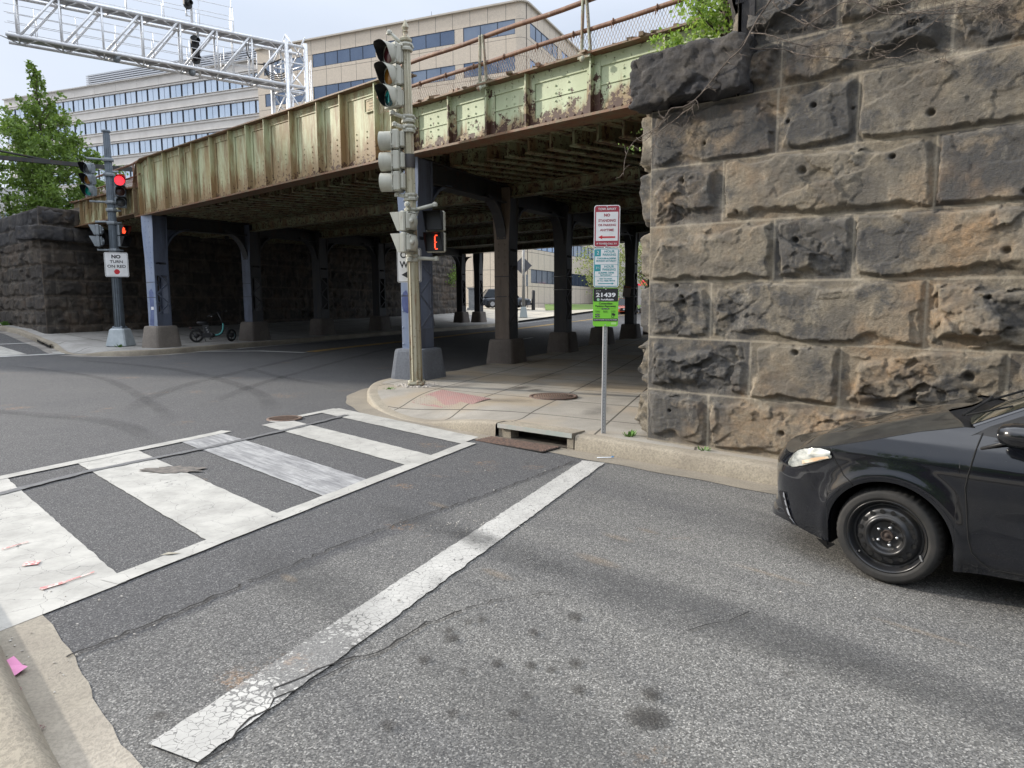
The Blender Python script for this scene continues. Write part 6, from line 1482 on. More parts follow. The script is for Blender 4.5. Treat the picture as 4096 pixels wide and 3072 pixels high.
def small_car(name,label,cat,loc,rz,L_,Wd,Ht,body,suv=False,front=None):
    t=thing(name,label,cat,loc,rz); r_=.35 if suv else .32; wx=(.19*L_,.80*L_); hz=Ht*(.60 if suv else .58)
    prof=[(0.,.32),(.02*L_,.62*hz),(.05*L_,.80*hz),(.22*L_,.93*hz),(.30*L_,hz*.97),(.95*L_,hz*1.0),(.99*L_,.85*hz),(L_,.40),(L_*.98,.24),(.02*L_,.22)]
    k=MB(); n=14; V=[];secs=[0,.03,.12,.3,.5,.7,.88,.97,1.]
    def outline(zz,j): return zz
    # stations along length with rounded cross-section
    xs=np.linspace(0,1,25); top=lambda f:np.interp(f,[p[0]/L_ for p in prof[:8]],[p[1] for p in prof[:8]])
    wdt=lambda f:Wd/2*(1-.30*abs(2*f-1)**6)*(1-.03*(f<.02))
    for f in xs:
        zt=top(f); w=wdt(f); zb=.22
        for q in [(-1,.0),(-1.,.35),(-.99,.72),(-.90,.95),(-.7,1.),(0,1.015),(.7,1.),(.90,.95),(.99,.72),(1.,.35),(1,.0)]: V.append((f*L_,q[0]*w,zb+(zt-zb)*q[1]))
    m_=11
    k.add(V,[(i*m_+j,i*m_+j+1,(i+1)*m_+j+1,(i+1)*m_+j) for i in range(24) for j in range(m_-1)]+[tuple(range(m_-1,-1,-1)),tuple(24*m_+j for j in range(m_))],True); k.build('body',body,t)
    # greenhouse
    c0,c1,c2,c3=(.27,.40,.86 if suv else .70,.97 if suv else .88); k=MB(); g=MB()
    for (mb,e) in ((g,0.),(k,1.)):
        pass
    zt0=hz*.95; V=[]
    for f,zf_,wf in ((c0,0,.93),(c1,1,.76),(c2,1,.76),(c3,0,.93)):
        for s_ in (-1,1): V.append((f*L_,s_*Wd/2*wf,zt0+(Ht-zt0)*zf_))
    g.add(V,[(0,1,3,2),(4,5,7,6),(0,2,4,6),(1,7,5,3)]); g.build('windows',m_glc,t)
    V2=[(c1*L_,-Wd*.39,Ht-.05),(c1*L_,Wd*.39,Ht-.05),(c2*L_,Wd*.39,Ht-.05),(c2*L_,-Wd*.39,Ht-.05)]; k.add(V2+[(x_,y_*.96,Ht+.03) for x_,y_,z_ in V2],[(4,5,6,7),(0,1,5,4),(1,2,6,5),(2,3,7,6),(3,0,4,7)])
    for s_ in (-1,1):
        for a,b_ in (((c0,0,.93),(c1,1,.76)),((c2,1,.76),(c3,0,.93)),(((c1+c2)/2,1,.77),((c1+c2)/2+.02,0,.95))): k.bar((a[0]*L_,s_*Wd/2*(a[2]+.01),zt0+(Ht-zt0)*a[1]),(b_[0]*L_,s_*Wd/2*(b_[2]+.01),zt0+(Ht-zt0)*b_[1]),.06,.05)
    k.build('roof',body,t)
    for x_ in wx:
        for s_ in (-1,1):
            k=MB(); MM=Matrix.Rotation(R(90),3,'X'); k.lathe([(r_*.6,-.12),(r_*.93,-.12),(r_,-.08),(r_,.08),(r_*.93,.12),(r_*.6,.12)],20,MM,True,(x_,s_*(Wd/2-.10),r_)); w=k.build('wheel',m_tyre,t)
            k=MB(); k.disc((x_,s_*(Wd/2+.012),r_),r_*.62,(0,s_,0),16); 
            for q in range(5): a=2*math.pi*q/5; k.bar((x_,s_*(Wd/2+.02),r_),(x_+r_*.58*math.cos(a),s_*(Wd/2+.02),r_+r_*.58*math.sin(a)),.07,.02,up=(0,1,0))
            k.build('rim',m_rim,w)
            k=MB(); k.disc((x_,s_*(Wd/2+.004),r_+.02),r_*1.13,(0,s_,0),20); k.build('wheel_arch',m_blk,t)
    for s_ in (-1,1):
        k=MB(); k.box((.035*L_,s_*Wd*.34,hz*.68),(.12,.38,.14)); k.build('headlight',simple('lamp_clear',(.7,.72,.75),.1),t)
    k=MB(); k.box((.008*L_,0,hz*.55),(.06,Wd*.42,.20)); k.box((.0,0,.36),(.06,Wd*.5,.14)); k.build('grille',m_blk,t)
    k=MB(); k.box((-.03,0,.45),(.03,.32,.15)); k.build('plate',m_wht,t)
    return t
m_suv=simple('suv_paint',(.02,.025,.035),.2,.3,coat=1); m_redc=simple('car_red',(.45,.07,.02),.25,.2,coat=1); m_dkc=simple('car_grey',(.035,.038,.042),.25,.2,coat=1)
small_car('parked_suv','dark SUV parked beyond the underpass, seen between two columns','suv',(1.75,65.0,zf(0,64)+.34),R(193),4.75,1.9,1.70,m_suv,True)
small_car('parked_car','orange-red car facing the camera beyond the underpass','car',(10.4,63.,zf(10.4,63)+.02),R(76),4.5,1.85,1.46,m_redc)
small_car('parked_car','dark car behind the orange-red one beyond the underpass','car',(12.9,64.5,zf(12.9,64.5)+.02),R(72),4.6,1.85,1.42,m_dkc)
# ================================================================ SCOOTER
m_teal=simple('teal_paint',(.10,.42,.40),.35,.1); m_dk=simple('scooter_black',(.022,.022,.024),.5); m_chr=simple('chrome',(.6,.6,.6),.25,.9); m_tl=simple('tail_red',(.45,.01,.03),.3)
X0,Y0=-11.62,25.22; sc=thing('electric_scooter','black and teal rental e-bike with a step-through frame parked on the pavement under the bridge','electric bike',(X0,Y0,zf(X0,Y0)+.178),math.atan2(.46,1.1))
S=.00175
def s2(x_,y_,o=0): return ((x_-280)*S,o,(790-y_)*S)
def wheel(t,c,r_,rot,nm='wheel',spk=3):
    k=MB(); M_=Matrix.Rotation(rot,3,'Z')@Matrix.Rotation(R(90),3,'X'); prof=[(r_-.05+.05*math.cos(a)*1.,.032*math.sin(a)) for a in np.linspace(-2.2,2.2,11)]
    k.lathe(prof,28,M_,True,c); w=k.build(nm,m_tyre,t)
    k=MB(); k.lathe([(r_-.075,-.02),(r_-.06,-.024),(r_-.06,.024),(r_-.075,.02)],28,M_,True,c); k.build('rim',simple('rim_teal_grey',(.16,.24,.26),.4,.4),w)
    k=MB(); k.lathe([(.0,-.05),(.09 if spk==3 else .06,-.045),(.09 if spk==3 else .06,.045),(0,.05)],18,M_,True,c)
    for q in range(spk):
        a=2*math.pi*q/spk+.5; d=M_@Vector((math.cos(a),math.sin(a),0)); k.bar(Vector(c)+d*.05,Vector(c)+d*(r_-.06),.03,.03)
    k.build('hub',m_dk,w); return w
wheel(sc,s2(280,650),.245,0); wheel(sc,s2(962,648),.235,R(42),'wheel',3)
k=MB(); k.tube([s2(*p) for p in ((800,390),(812,430),(800,520),(770,590),(720,628),(660,640),(600,645))],.030,8); k.build('frame_tube',m_teal,sc)
k=MB(); k.tube([s2(*p) for p in ((815,395),(830,440),(815,530),(785,605),(725,650),(620,665))],.022,8); k.box(s2(500,645),(.36,.13,.16),Matrix.Rotation(R(3),3,'Y')); k.lathe([(0,-.08),(.08,-.08),(.08,.08),(0,.08)],16,Matrix.Rotation(R(90),3,'X'),True,s2(595,645)); k.tube([s2(280,650),s2(420,640)],.03,8); k.build('frame',m_dk,sc)
k=MB(); k.add([s2(400,420,-.055),s2(520,420,-.055),s2(560,620,-.055),s2(455,620,-.055),s2(400,420,.055),s2(520,420,.055),s2(560,620,.055),s2(455,620,.055)],[(0,3,2,1),(4,5,6,7),(0,1,5,4),(1,2,6,5),(2,3,7,6),(3,0,4,7)]); k.build('battery',simple('battery_dark',(.04,.04,.042),.5),sc)
tx_=math.radians(-70)
for i,ch in enumerate('veo'):
    c=s2(478+i*17,480+i*45,-.058); textmesh(ch,.085,simple('letters_white',(.6,.6,.6),.6) if i==0 else bpy.data.materials['letters_white'],sc,c,(math.sin(R(15)),0,-math.cos(R(15))),(math.cos(R(15)),0,math.sin(R(15))),None,'CENTER',.001,'lettering',.002)
k=MB()
for z0_,a_ in ((0,0),): k.tube([s2(300,365),s2(350,380),s2(430,385),s2(530,378)],[.03,.07,.075,.035],10); k.tube([s2(350,395),s2(500,400)],.05,8)
k.build('seat',m_dk,sc)
k=MB(); k.tube([s2(150,488),s2(220,488),s2(320,515),s2(400,580)],.022,6); k.tube([s2(150,488),s2(230,492)],.03,8); k.build('mudguard',m_dk,sc); MB().box(s2(175,485),(.07,.05,.03)).build('tail_light',m_tl,sc)
k=MB(); k.tube([s2(800,400),s2(775,310),s2(715,160)],.030,8); k.tube([s2(810,400),s2(880,500),s2(930,600),s2(958,650)],.025,8); k.tube([s2(850,480,.05),s2(905,590,.05),s2(940,650,.05)],.02,6); k.build('steering_column',m_dk,sc)
k=MB(); k.tube([s2(510,250,-.14),s2(600,210,-.12),s2(690,185,-.03),s2(740,180,.03),s2(820,140,.16),s2(895,115,.22)],.014,7); k.dome(s2(720,165),.06,(0,0,1),8,.6); k.build('handlebar',m_dk,sc)
k=MB(); k.tube([s2(575,250,-.12),s2(610,235,-.13)],.010,5); k.tube([s2(880,135,.2),s2(905,135,.22)],.010,5); k.tube([s2(300,358),s2(345,395)],.012,5); k.build('levers',m_chr,sc)
k=MB(); k.add([s2(860,480,-.04),s2(920,500,-.04),s2(900,620,-.04),s2(870,640,-.04),s2(860,480,.04),s2(920,500,.04),s2(900,620,.04),s2(870,640,.04)],[(0,3,2,1),(4,5,6,7),(0,1,5,4),(1,2,6,5),(2,3,7,6),(3,0,4,7)]); k.build('front_mudguard',m_dk,sc)
k=MB(); k.tube([s2(430,690),s2(455,775)],.010,5); k.tube([s2(540,690),s2(555,735)],.012,5); k.box(s2(545,725,-.08),(.09,.06,.02)); k.build('kickstand',m_dk,sc)
# ================================================================ BEHIND THE CAMERA (mirrored in the car)
t=thing('brick_building','dark brick row of buildings on the near side of the street, behind the camera','building',(-14,-14,0))
prism_w([(-34,-10),(-3,-17),(6,-26),(2,-40),(-38,-30)],-1,8.5).build('wall',simple('brick_dark',(.09,.055,.04),.9,0,(.05,.035,.028),2),t,world=True)
for i,(x,y) in enumerate(((-12,-5.5),(-6.5,-8.5),(-1,-12),(-18,-2.))):
    tree('tree',['dark leafy street tree behind the camera, nearest the brick row','dark leafy street tree behind the camera, second along','dark leafy street tree behind the camera, third along','dark leafy street tree behind the camera at the corner'][i],'tree',(x,y,zf(x,y)),6.5,[(.28,1.5),(.5,2.4),(.75,2.2),(.98,.8)],70+i,2200,.30,m_lv,20,.14,.9,.6,'street trees behind the camera')

# building outside the frame on the left whose shade falls over the junction
t=thing('office_building','tall building across the junction, outside the left edge of the photo','building',(-52,35,0))
pv=np.array([math.sin(R(19)),math.cos(R(19))]); dv_=u2(-71); c0=np.array([-11.9,22.9])+dv_*31-pv*(17.8-10.9)
prism_w([tuple(c0),tuple(c0+pv*20),tuple(c0+pv*20+dv_*16),tuple(c0+dv_*16)],-1,22.5).build('wall',simple('beige_wall',(.40,.36,.30),.9,0,(.32,.29,.25),1),t,world=True)
# ================================================================ BLACK CAR
def car():
    t=thing('parked_car','glossy black car with a black steel wheel, its front half showing at the right edge','car',(2.34,3.90,zf(2.34,3.9)),R(-44.0))
    m_p,nt,b=base_mat('car_paint_black',.22,0,(.010,.011,.015)); b.inputs['Coat Weight'].default_value=1; b.inputs['Coat Roughness'].default_value=.025; b.inputs['Specular IOR Level'].default_value=.25
    v=coords(nt); d=noise(nt,v,2.2,6,.65,.45,.7); nt.links.new(mixc(nt,mathn(nt,'MULTIPLY',d,.18),(.005,.006,.009),(.04,.037,.03)),b.inputs['Base Color']); nt.links.new(rng(nt,d,0,1,.10,.24),b.inputs['Roughness'])
    fl_=voro(nt,v,38); nt.links.new(mathn(nt,'ADD',mathn(nt,'MULTIPLY',mathn(nt,'LESS_THAN',fl_,.06),.4),.02),b.inputs['Coat Roughness'])
    m_hood,nt,b=base_mat('hood_reflect_black',.30,0); v=coords(nt); b.inputs['Coat Weight'].default_value=1.; b.inputs['Coat Roughness'].default_value=.06  # paler brownish tone puts the wall's reflection into the hood colour
    nt.links.new(mixc(nt,noise(nt,v,3,6,.7,.35,.65),(.016,.016,.016),(.038,.038,.033)),b.inputs['Base Color'])
    m_trim=simple('car_trim',(.016,.016,.017),.45); m_seam=simple('panel_gap',(.002,.002,.002),.9); m_in=simple('wheel_well',(.006,.006,.006),.95)
    m_wg,nt,b=base_mat('windscreen_glass',.03,0,(.03,.035,.03)); b.inputs['Coat Weight'].default_value=1; b.inputs['Specular IOR Level'].default_value=.8; nt.links.new(mixc(nt,noise(nt,coords(nt),2,3,.5,.4,.6),(.05,.055,.04),(.11,.11,.08)),b.inputs['Base Color'])
    WY=1.68
    PLN=np.array([(-1.05,.84),(-1.043,.70),(-1.015,.52),(-.955,.34),(-.875,.21),(-.76,.11),(-.62,.045),(-.45,.014),(-.2,.002),(.3,.0),(1.5,0),(2.6,.02),(3.0,.07),(3.22,.2),(3.33,.45),(3.36,.84)])
    pc=catmull(np.c_[PLN,np.zeros(len(PLN))],.01)[:,:2]; sl=np.r_[0,np.cumsum(np.linalg.norm(np.diff(pc,axis=0),axis=1))]
    s_of_x=lambda x:np.interp(x,pc[:,0],sl)
    # columns
    cols=set(np.arange(0,s_of_x(-.55),.014).tolist()+np.arange(s_of_x(-.55),s_of_x(.62),.010).tolist()+np.arange(s_of_x(.62),s_of_x(2.0),.05).tolist()+np.arange(s_of_x(2.),s_of_x(2.9),.02).tolist()+np.arange(s_of_x(2.9),sl[-1],.04).tolist()+[sl[-1]])
    r_=.347; arches=[(-.125,.30),(2.43,.30)]
    for cx,_ in arches:
        for e in (-r_-.0005,-r_+.0005,r_-.0005,r_+.0005): cols.add(float(s_of_x(cx+e)))
    S=np.array(sorted(cols)); X=np.interp(S,sl,pc[:,0]);Yp=np.interp(S,sl,pc[:,1]); 
    dX=np.gradient(X,S);dY=np.gradient(Yp,S); n_=np.hypot(dX,dY); NX,NY=dY/n_,-dX/n_   # outward
    hi=np.interp(X,[-1.05,-1.0,-.87,-.78,-.72,-.62,-.5,-.295,0,.22,.40,1.5,2.6,3.2,3.36],[.700,.700,.700,.705,.742,.782,.805,.864,.955,1.005,1.01,1.035,1.06,1.0,.95])
    lo=np.interp(X,[-1.05,-.95,-.85,-.75,-.62,-.47,.22,.4,.6,2.,2.8,3.36],[.215,.225,.240,.235,.200,.180,.180,.195,.205,.205,.25,.28])
    for cx,cz in arches:
        q=np.abs(X-cx)<r_; lo[q]=np.maximum(lo[q],cz+np.sqrt(np.maximum(r_**2-(X[q]-cx)**2,0)))
    nr=40; J=np.linspace(0,1,nr)
    Z=lo[:,None]+(hi-lo)[:,None]*J[None,:]
    side=np.interp(Z,[.15,.20,.27,.45,.62,.74,.79,.82,.90,.98,1.1],[.055,.045,.022,.006,0,0,.004,.012,.040,.085,.17])
    front=np.interp(Z,[.17,.215,.25,.30,.36,.46,.55,.62,.68,.72,.8],[-.012,-.014,-.010,.008,.022,.012,.008,.020,.050,.085,.2])
    rearp=np.interp(Z,[.2,.5,.8,.95,1.1],[.05,0,.01,.06,.12])
    wf=1-sstep(-.98,-.60,X)[:,None]; wr=sstep(2.9,3.2,X)[:,None]
    D=side*(1-wf)*(1-wr)+front*wf+rearp*wr
    for cx,cz in arches: # flared lip
        rr=np.hypot(X[:,None]-cx,Z-cz); D-= .014*np.exp(-((rr-r_-.03)/.035)**2)*(1-wf)+0; D-=.010*sstep(.50,.40,rr)*(1-wf)
    D+=.012*np.exp(-((Z-.52)/.05)**2)*sstep(.3,.6,X)[:,None]*(1-wr)*.5
    P=np.stack([X[:,None]-NX[:,None]*D,Yp[:,None]-NY[:,None]*D,Z],-1)
    nc=len(S)
    def skinpt(s,z,off=0.):
        i=min(max(int(np.searchsorted(S,s)),1),nc-1); i=i if abs(S[i]-s)<abs(S[i-1]-s) else i-1
        zz=Z[i]; x=np.interp(z,zz,P[i,:,0]);y=np.interp(z,zz,P[i,:,1]); return np.array([x+NX[i]*off,y+NY[i]*off,z])
    def app(xa,za,off=0.):
        """point of the skin that is seen at (xa,za) of the side plane"""
        ex=1.03+(X-1.03)*4.43/(4.43+Yp); k0=int(np.argmin(ex)); q=S[k0:]; e=ex[k0:]; i=int(np.argmin(abs(e-xa))); s=q[i]; y=skinpt(s,za)[1]
        z=1.66+(za-1.66)*(4.43+y)/4.43; ex2=1.03+(X[k0:]-1.03)*4.43/(4.43+y); s=q[int(np.argmin(abs(ex2-xa)))]; return skinpt(s,z,off)
    FX=(P[:-1,:-1,0]+P[1:,1:,0])/2; FZ=(P[:-1,:-1,2]+P[1:,1:,2])/2
    bl=np.interp(FZ,[.55,.591,.644,.731,.81],[-.30,-.324,-.382,-.436,-.486])
    bump_=FX<np.where(FZ<.56,-.2,bl)
    dl=np.interp(FZ,[.2,.244,.278,.396,.595,.759,.892,1.014],[.60,.418,.348,.294,.265,.266,.292,.331]); door=(FX>dl)&(FX<1.25)&(FZ>.245)
    sill=(~bump_)&(~door)&(FX>.34)&(FZ<.25)&(FX<2.1)
    rdoor=(FX>1.25)&(FX<2.25)&(FZ>.25)&(~sill)
    fender=(~bump_)&(~door)&(~sill)&(~rdoor)&(FX<.6)
    rear=~(bump_|door|sill|rdoor|fender)
    allf=gridfaces(nc,nr); 
    for nm,mk in (('front_bumper',bump_),('fender',fender),('door',door),('rear_door',rdoor),('sill',sill),('rear_body',rear)):
        F=allf[mk.ravel()]; u_,inv=np.unique(F,return_inverse=True); V=P.reshape(-1,3)[u_]; F=inv.reshape(F.shape)
        if nm=='front_bumper' or nm=='rear_body':
            V2=V.copy(); V2[:,1]=WY-V2[:,1]; F2=F[:,::-1]+len(V); V=np.vstack([V,V2]);F=np.vstack([F,F2])
            npmesh(nm,V,F[:,::-1],m_p,t,world=False)
        else:
            npmesh(nm,V,F[:,::-1],m_p,t,world=False); V2=V.copy(); V2[:,1]=WY-V2[:,1]; npmesh(nm,V2,F,m_p,t,world=False)
    # hood
    q=np.where(X<=.23)[0]; q=q[::2] if q[-1]%2==0 else np.r_[q[::2],q[-1]]; nv=31; VV=np.linspace(0,1,nv); V=[]
    for i in q:
        a=P[i,-1]; w_=abs(WY-2*a[1]); f=(X[i]+1.05)/1.28
        for v_ in VV:
            k4=4*v_*(1-v_); edge=min(v_,1-v_)*w_
            y=a[1]+(WY-2*a[1])*v_; z=a[2]+(.105*min(f*1.6,1)*(1-.50*f*f)+.01)*(k4**.75)*min(w_/1.3,1)+.014*math.exp(-((edge-.24)/.07)**2)*min(f*2,1)
            x=a[0]-(.07*k4+.11*math.exp(-((abs(v_-.5)-.30)/.13)**2))*f**5-(.02*k4*(1-f)); V.append((x,y,z))
    npmesh('hood',V,gridfaces(len(q),nv,True),m_hood,t,world=False)
    he=np.array(V[-nv:])
    # seams
    def seam(pts,nm='panel_gap',r=.0035):
        MB().tube(pts,r,5).build(nm,m_seam,t)
    seam([app(x_,z_,.000) for x_,z_ in ((-.478,.806),(-.455,.77),(-.432,.731),(-.405,.69),(-.381,.644),(-.350,.615),(-.324,.591))])
    seam([app(x_,z_,.000) for x_,z_ in ((.326,1.0),(.31,.95),(.292,.892),(.276,.82),(.266,.759),(.263,.68),(.265,.595),(.276,.49),(.294,.396),(.315,.32),(.348,.278),(.38,.257),(.416,.246),(.55,.252),(.9,.27)) ],r=.0045)
    hs=[P[i,-1]+np.array([0,.004,.001]) for i in range(nc) if -.80<X[i]<.23][::3]; seam(hs,r=.003)
    # wheel-arch lips
    for cx,cz in arches:
        for mir in (0,1):
            V=[]
            for i in np.where((np.abs(X-cx)<=r_+.0006))[0]:
                for dd in (0,.012,.05): p=P[i,0]; V.append((p[0],(p[1]+dd) if not mir else WY-p[1]-dd,p[2]-.001))
            F=gridfaces(len(V)//3,3,bool(mir)); npmesh('arch_lip',V,F,m_p,t,world=False)
            k=MB(); n=20; V=[]
            for j in range(n+1):
                a=math.pi*(-.12+1.24*j/n); x_,z_=cx+.375*math.cos(a),cz+.375*math.sin(a)
                for y_ in (.035,.60): V.append((x_,y_ if not mir else WY-y_,z_))
            k.add(V,[(j*2,j*2+2,j*2+3,j*2+1) for j in range(n)]); c_=.60 if not mir else WY-.60; k.add([(cx-.38,c_,.15),(cx+.38,c_,.15),(cx+.38,c_,.7),(cx-.38,c_,.7)],[(0,1,2,3)]); k.build('wheel_well',m_in,t)
    k=MB(); k.box((1.15,.84,.24),(3.9,1.2,.08)); k.box((1.15,.84,.4),(1.9,1.5,.25)); k.box((-.75,.84,.45),(.2,1.2,.35)); k.build('underbody',m_in,t)
    # headlight
    lowr=[(-.728,.655),(-.697,.646),(-.64,.664),(-.588,.686),(-.52,.715),(-.452,.745)]; upr=[(-.722,.705),(-.700,.748),(-.66,.772),(-.593,.790),(-.53,.800),(-.470,.788)]
    def hp(f,arr): n=len(arr)-1; g=f*n; i=min(int(g),n-1); h=g-i; return (arr[i][0]*(1-h)+arr[i+1][0]*h,arr[i][1]*(1-h)+arr[i+1][1]*h)
    m_hl,nt,b=base_mat('headlight_lens',.08); b.inputs['Coat Weight'].default_value=1; v=coords(nt,'Object',(1,1,2))
    nt.links.new(mixc(nt,noise(nt,v,11,5,.6,.35,.62),(.22,.24,.23),(.72,.73,.68)),b.inputs['Base Color']); b.inputs['Metallic'].default_value=.35
    for mir in (0,1):
        V=[]; nu,nv2=25,9
        for i in range(nu):
            for j in range(nv2):
                f=i/(nu-1);g=j/(nv2-1); a=hp(f,lowr);c=hp(f,upr); p=app(a[0]*(1-g)+c[0]*g,a[1]*(1-g)+c[1]*g,.006+.010*math.sin(math.pi*g)); V.append((p[0],p[1] if not mir else WY-p[1],p[2]))
        npmesh('headlight',V,gridfaces(nu,nv2,bool(mir)),m_hl,t,world=False)
    V=[];
    for i in range(8):
        for j in range(3): f=.45+.5*i/7;g=.10+.22*j/2; a=hp(f,lowr);c=hp(f,upr); V.append(tuple(app(a[0]*(1-g)+c[0]*g,a[1]*(1-g)+c[1]*g,.016)))
    npmesh('side_marker',V,gridfaces(8,3),simple('marker_amber',(.62,.43,.27),.2,0,(.7,.62,.5),20),t,world=False)
    seam([app(*hp(f,lowr),.004) for f in np.linspace(0,1,12)]+[app(*hp(f,upr),.004) for f in np.linspace(1,0,12)],'headlight_edge',.004)
    # lower grille inset with silver blades at the bumper corner
    k=MB(); L1=[(-.752,.470),(-.742,.42),(-.725,.37),(-.700,.31),(-.668,.262)]
    for i in range(4):
        a=app(L1[i][0]+.002,L1[i][1],.012); c=app(L1[i+1][0]+.002,L1[i+1][1],.012); e=app(L1[i+1][0]-.014,L1[i+1][1]+.016,.012); g=app(L1[i][0]-.006,L1[i][1]-.006,.012)
        k.add([a,c,e,g],[(0,1,2,3)]); k.add([a,c,e,g],[(3,2,1,0)])
    k.build('grille_blades',simple('blade_silver',(.42,.44,.48),.2,.6),t)
    V=[]
    for i in range(9):
        for j in range(4):
            z_=.47-.21*i/8; V.append(tuple(app(np.interp(z_,[.26,.31,.37,.42,.47],[-.672,-.70,-.727,-.744,-.756])-.045*(j/3)*(1-.3*i/8),z_,.004)))
    npmesh('fog_recess',V,gridfaces(9,4),simple('fog_black',(.006,.006,.008),.3),t,world=False)
    k=MB(); k.add([(-.42,.03,.185),(-.55,.05,.19),(-.48,.06,.13)],[(0,1,2),(2,1,0)]); k.build('mud_flap',m_trim,t)
    # greenhouse
    SR=catmull([(.255,1.008,0),(.55,1.155,0),(.85,1.275,0),(1.15,1.352,0),(1.5,1.385,0),(1.9,1.385,0),(2.35,1.325,0),(2.75,1.18,0),(3.05,1.06,0)],.05)[:,:2]
    yo=lambda z:.115+.205*np.clip((z-1.0)/.38,0,1)**.9
    nv=17; G=[]
    for x_,z_ in SR:
        y0=yo(z_)
        for v_ in np.linspace(0,1,nv):
            k4=4*v_*(1-v_); f=np.clip((1.15-x_)/.9,0,1); G.append((x_-.10*k4*f+.12*k4*np.clip((x_-2.4)/.6,0,1),y0+(WY-2*y0)*v_,z_-.035*f*k4+.035*k4**.8))
    G=np.array(G); F=gridfaces(len(SR),nv,True); cx=G[F].mean(1)[:,0]; vv=(np.arange(len(SR)-1)[:,None]*0+np.arange(nv-1)[None,:]).ravel()
    pill=(vv==0)|(vv==nv-2); xs_=np.repeat(SR[:-1,0],nv-1)
    ws=(xs_<1.14)&~pill; rw=(xs_>2.3)&~pill; rf=~(ws|rw)
    for nm,mk,mt in (('windscreen',ws,m_wg),('rear_window',rw,m_wg),('roof',rf,m_p)):
        f=F[mk]; u_,inv=np.unique(f,return_inverse=True); npmesh(nm,G[u_],inv.reshape(f.shape),mt,t,world=False)
    # A-pillar outer rail, side glass
    for mir in (0,1):
        my=lambda p:(p[0],p[1] if not mir else WY-p[1],p[2])
        V=[]
        for x_,z_ in SR:
            y0=yo(z_); V+=[my((x_-.01,y0+.03,z_+.012)),my((x_+.015,y0-.012,z_-.004)),my((x_+.050,y0-.018,z_-.045)),my((x_+.062,y0-.005,z_-.060))]
        npmesh('roof_rail',V,gridfaces(len(SR),4,not mir),m_p,t,world=False)
        V=[];X2=[x_ for x_ in np.linspace(.50,2.75,30)]
        for x_ in X2:
            zt_=np.interp(x_-.055,SR[:,0],SR[:,1])-.055; zb_=1.0+.02*(x_-.3)
            for j in range(5): z_=zb_+(max(zt_,zb_+.002)-zb_)*j/4; V.append(my((x_,(.085+(yo(z_)-.115)*1.0),z_)))
        npmesh('side_glass',V,gridfaces(len(X2),5,not mir),m_wg,t,world=False)
        V=[my(p) for p in ((.235,.060,.915),(.25,.075,.962),(.305,.092,1.0),(.34,.10,1.025),(.50,.115,1.105),(.50,.088,1.0),(.50,.075,.985),(.31,.058,.903))]
        k=MB(); k.add(V,[tuple(range(8)) if mir else tuple(range(7,-1,-1))]); k.build('mirror_triangle',m_trim,t)
        k=MB(); k.tube([my((.31,.05,.90)),my((.5,.048,.985)),my((1.5,.05,1.035)),my((2.6,.07,1.06))],.012,6); k.build('belt_trim',m_trim,t)
        # mirror
        k=MB(); V=[]; nn=12
        for i,(dx,sc_) in enumerate(((-.115,.45),(-.095,.80),(-.04,1.),(.05,1.0),(.085,.92),(.09,.55))):
            for j in range(nn): a=2*math.pi*j/nn; e=.7; V.append(my((.52+dx,-.105+math.copysign(abs(math.cos(a))**e,math.cos(a))*.115*sc_,1.025+math.copysign(abs(math.sin(a))**e,math.sin(a))*.062*sc_)))
        k.add(V,[(i*nn+j,i*nn+(j+1)%nn,(i+1)*nn+(j+1)%nn,(i+1)*nn+j) for i in range(5) for j in range(nn)]+[tuple(range(nn-1,-1,-1)),tuple(5*nn+j for j in range(nn))],True); k.build('wing_mirror',m_p,t)
        k=MB(); k.tube([my((.42,.07,.965)),my((.48,-.01,.965)),my((.52,-.08,.975))],.022,8); k.build('mirror_arm',m_trim,t)
    for mir in (0,1):
        my=lambda p:(p[0],p[1] if not mir else WY-p[1],p[2])
        k=MB(); k.tube([my((1.30,.075,1.02)),my((1.36,.20,1.20)),my((1.40,.285,1.335))],.028,6); k.cut(); k.tube([my((2.18,.075,1.05)),my((2.35,.19,1.2)),my((2.45,.27,1.28))],.020,6); k.split('window_pillar',m_trim,t)
        k=MB(); k.tube([my((1.06,-.012,.86)),my((1.10,-.035,.865)),my((1.22,-.035,.87)),my((1.26,-.012,.865))],.012,6); k.cut(); k.tube([my((2.06,-.012,.88)),my((2.10,-.035,.885)),my((2.22,-.035,.89)),my((2.26,-.012,.885))],.012,6); k.split('door_handle',m_p,t)
        for pts in (((1.25,.26),(1.25,.6),(1.26,.95),(1.27,1.02)),((2.12,.30),(2.02,.50),(2.06,.66),(2.24,.85),(2.27,1.04))):
            k=MB(); k.tube([my((x_,float(skinpt(s_of_x(x_),z_)[1])+.001,z_)) for x_,z_ in pts],.004,5); k.build('panel_gap',m_seam,t)
    V=[]
    for i,v_ in enumerate(np.linspace(0,1,31)): p=he[i]; k4=4*v_*(1-v_); V+=[tuple(p+np.array([0,0,-.012])),(p[0]+.05,p[1],p[2]-.05),(.32-.12*k4,p[1],.985+.020*k4)]
    npmesh('cowl',V,gridfaces(31,3,True),m_trim,t,world=False)
    k=MB(); k.tube([(.17,.30,1.045),(.21,.75,1.085),(.20,1.0,1.09)],.008,6); k.tube([(.12,.85,1.04),(.33,1.05,1.125),(.42,1.4,1.15)],.008,6); k.tube([(.19,.28,1.05),(.40,.36,1.115)],.006,5); k.build('wipers',m_seam,t)
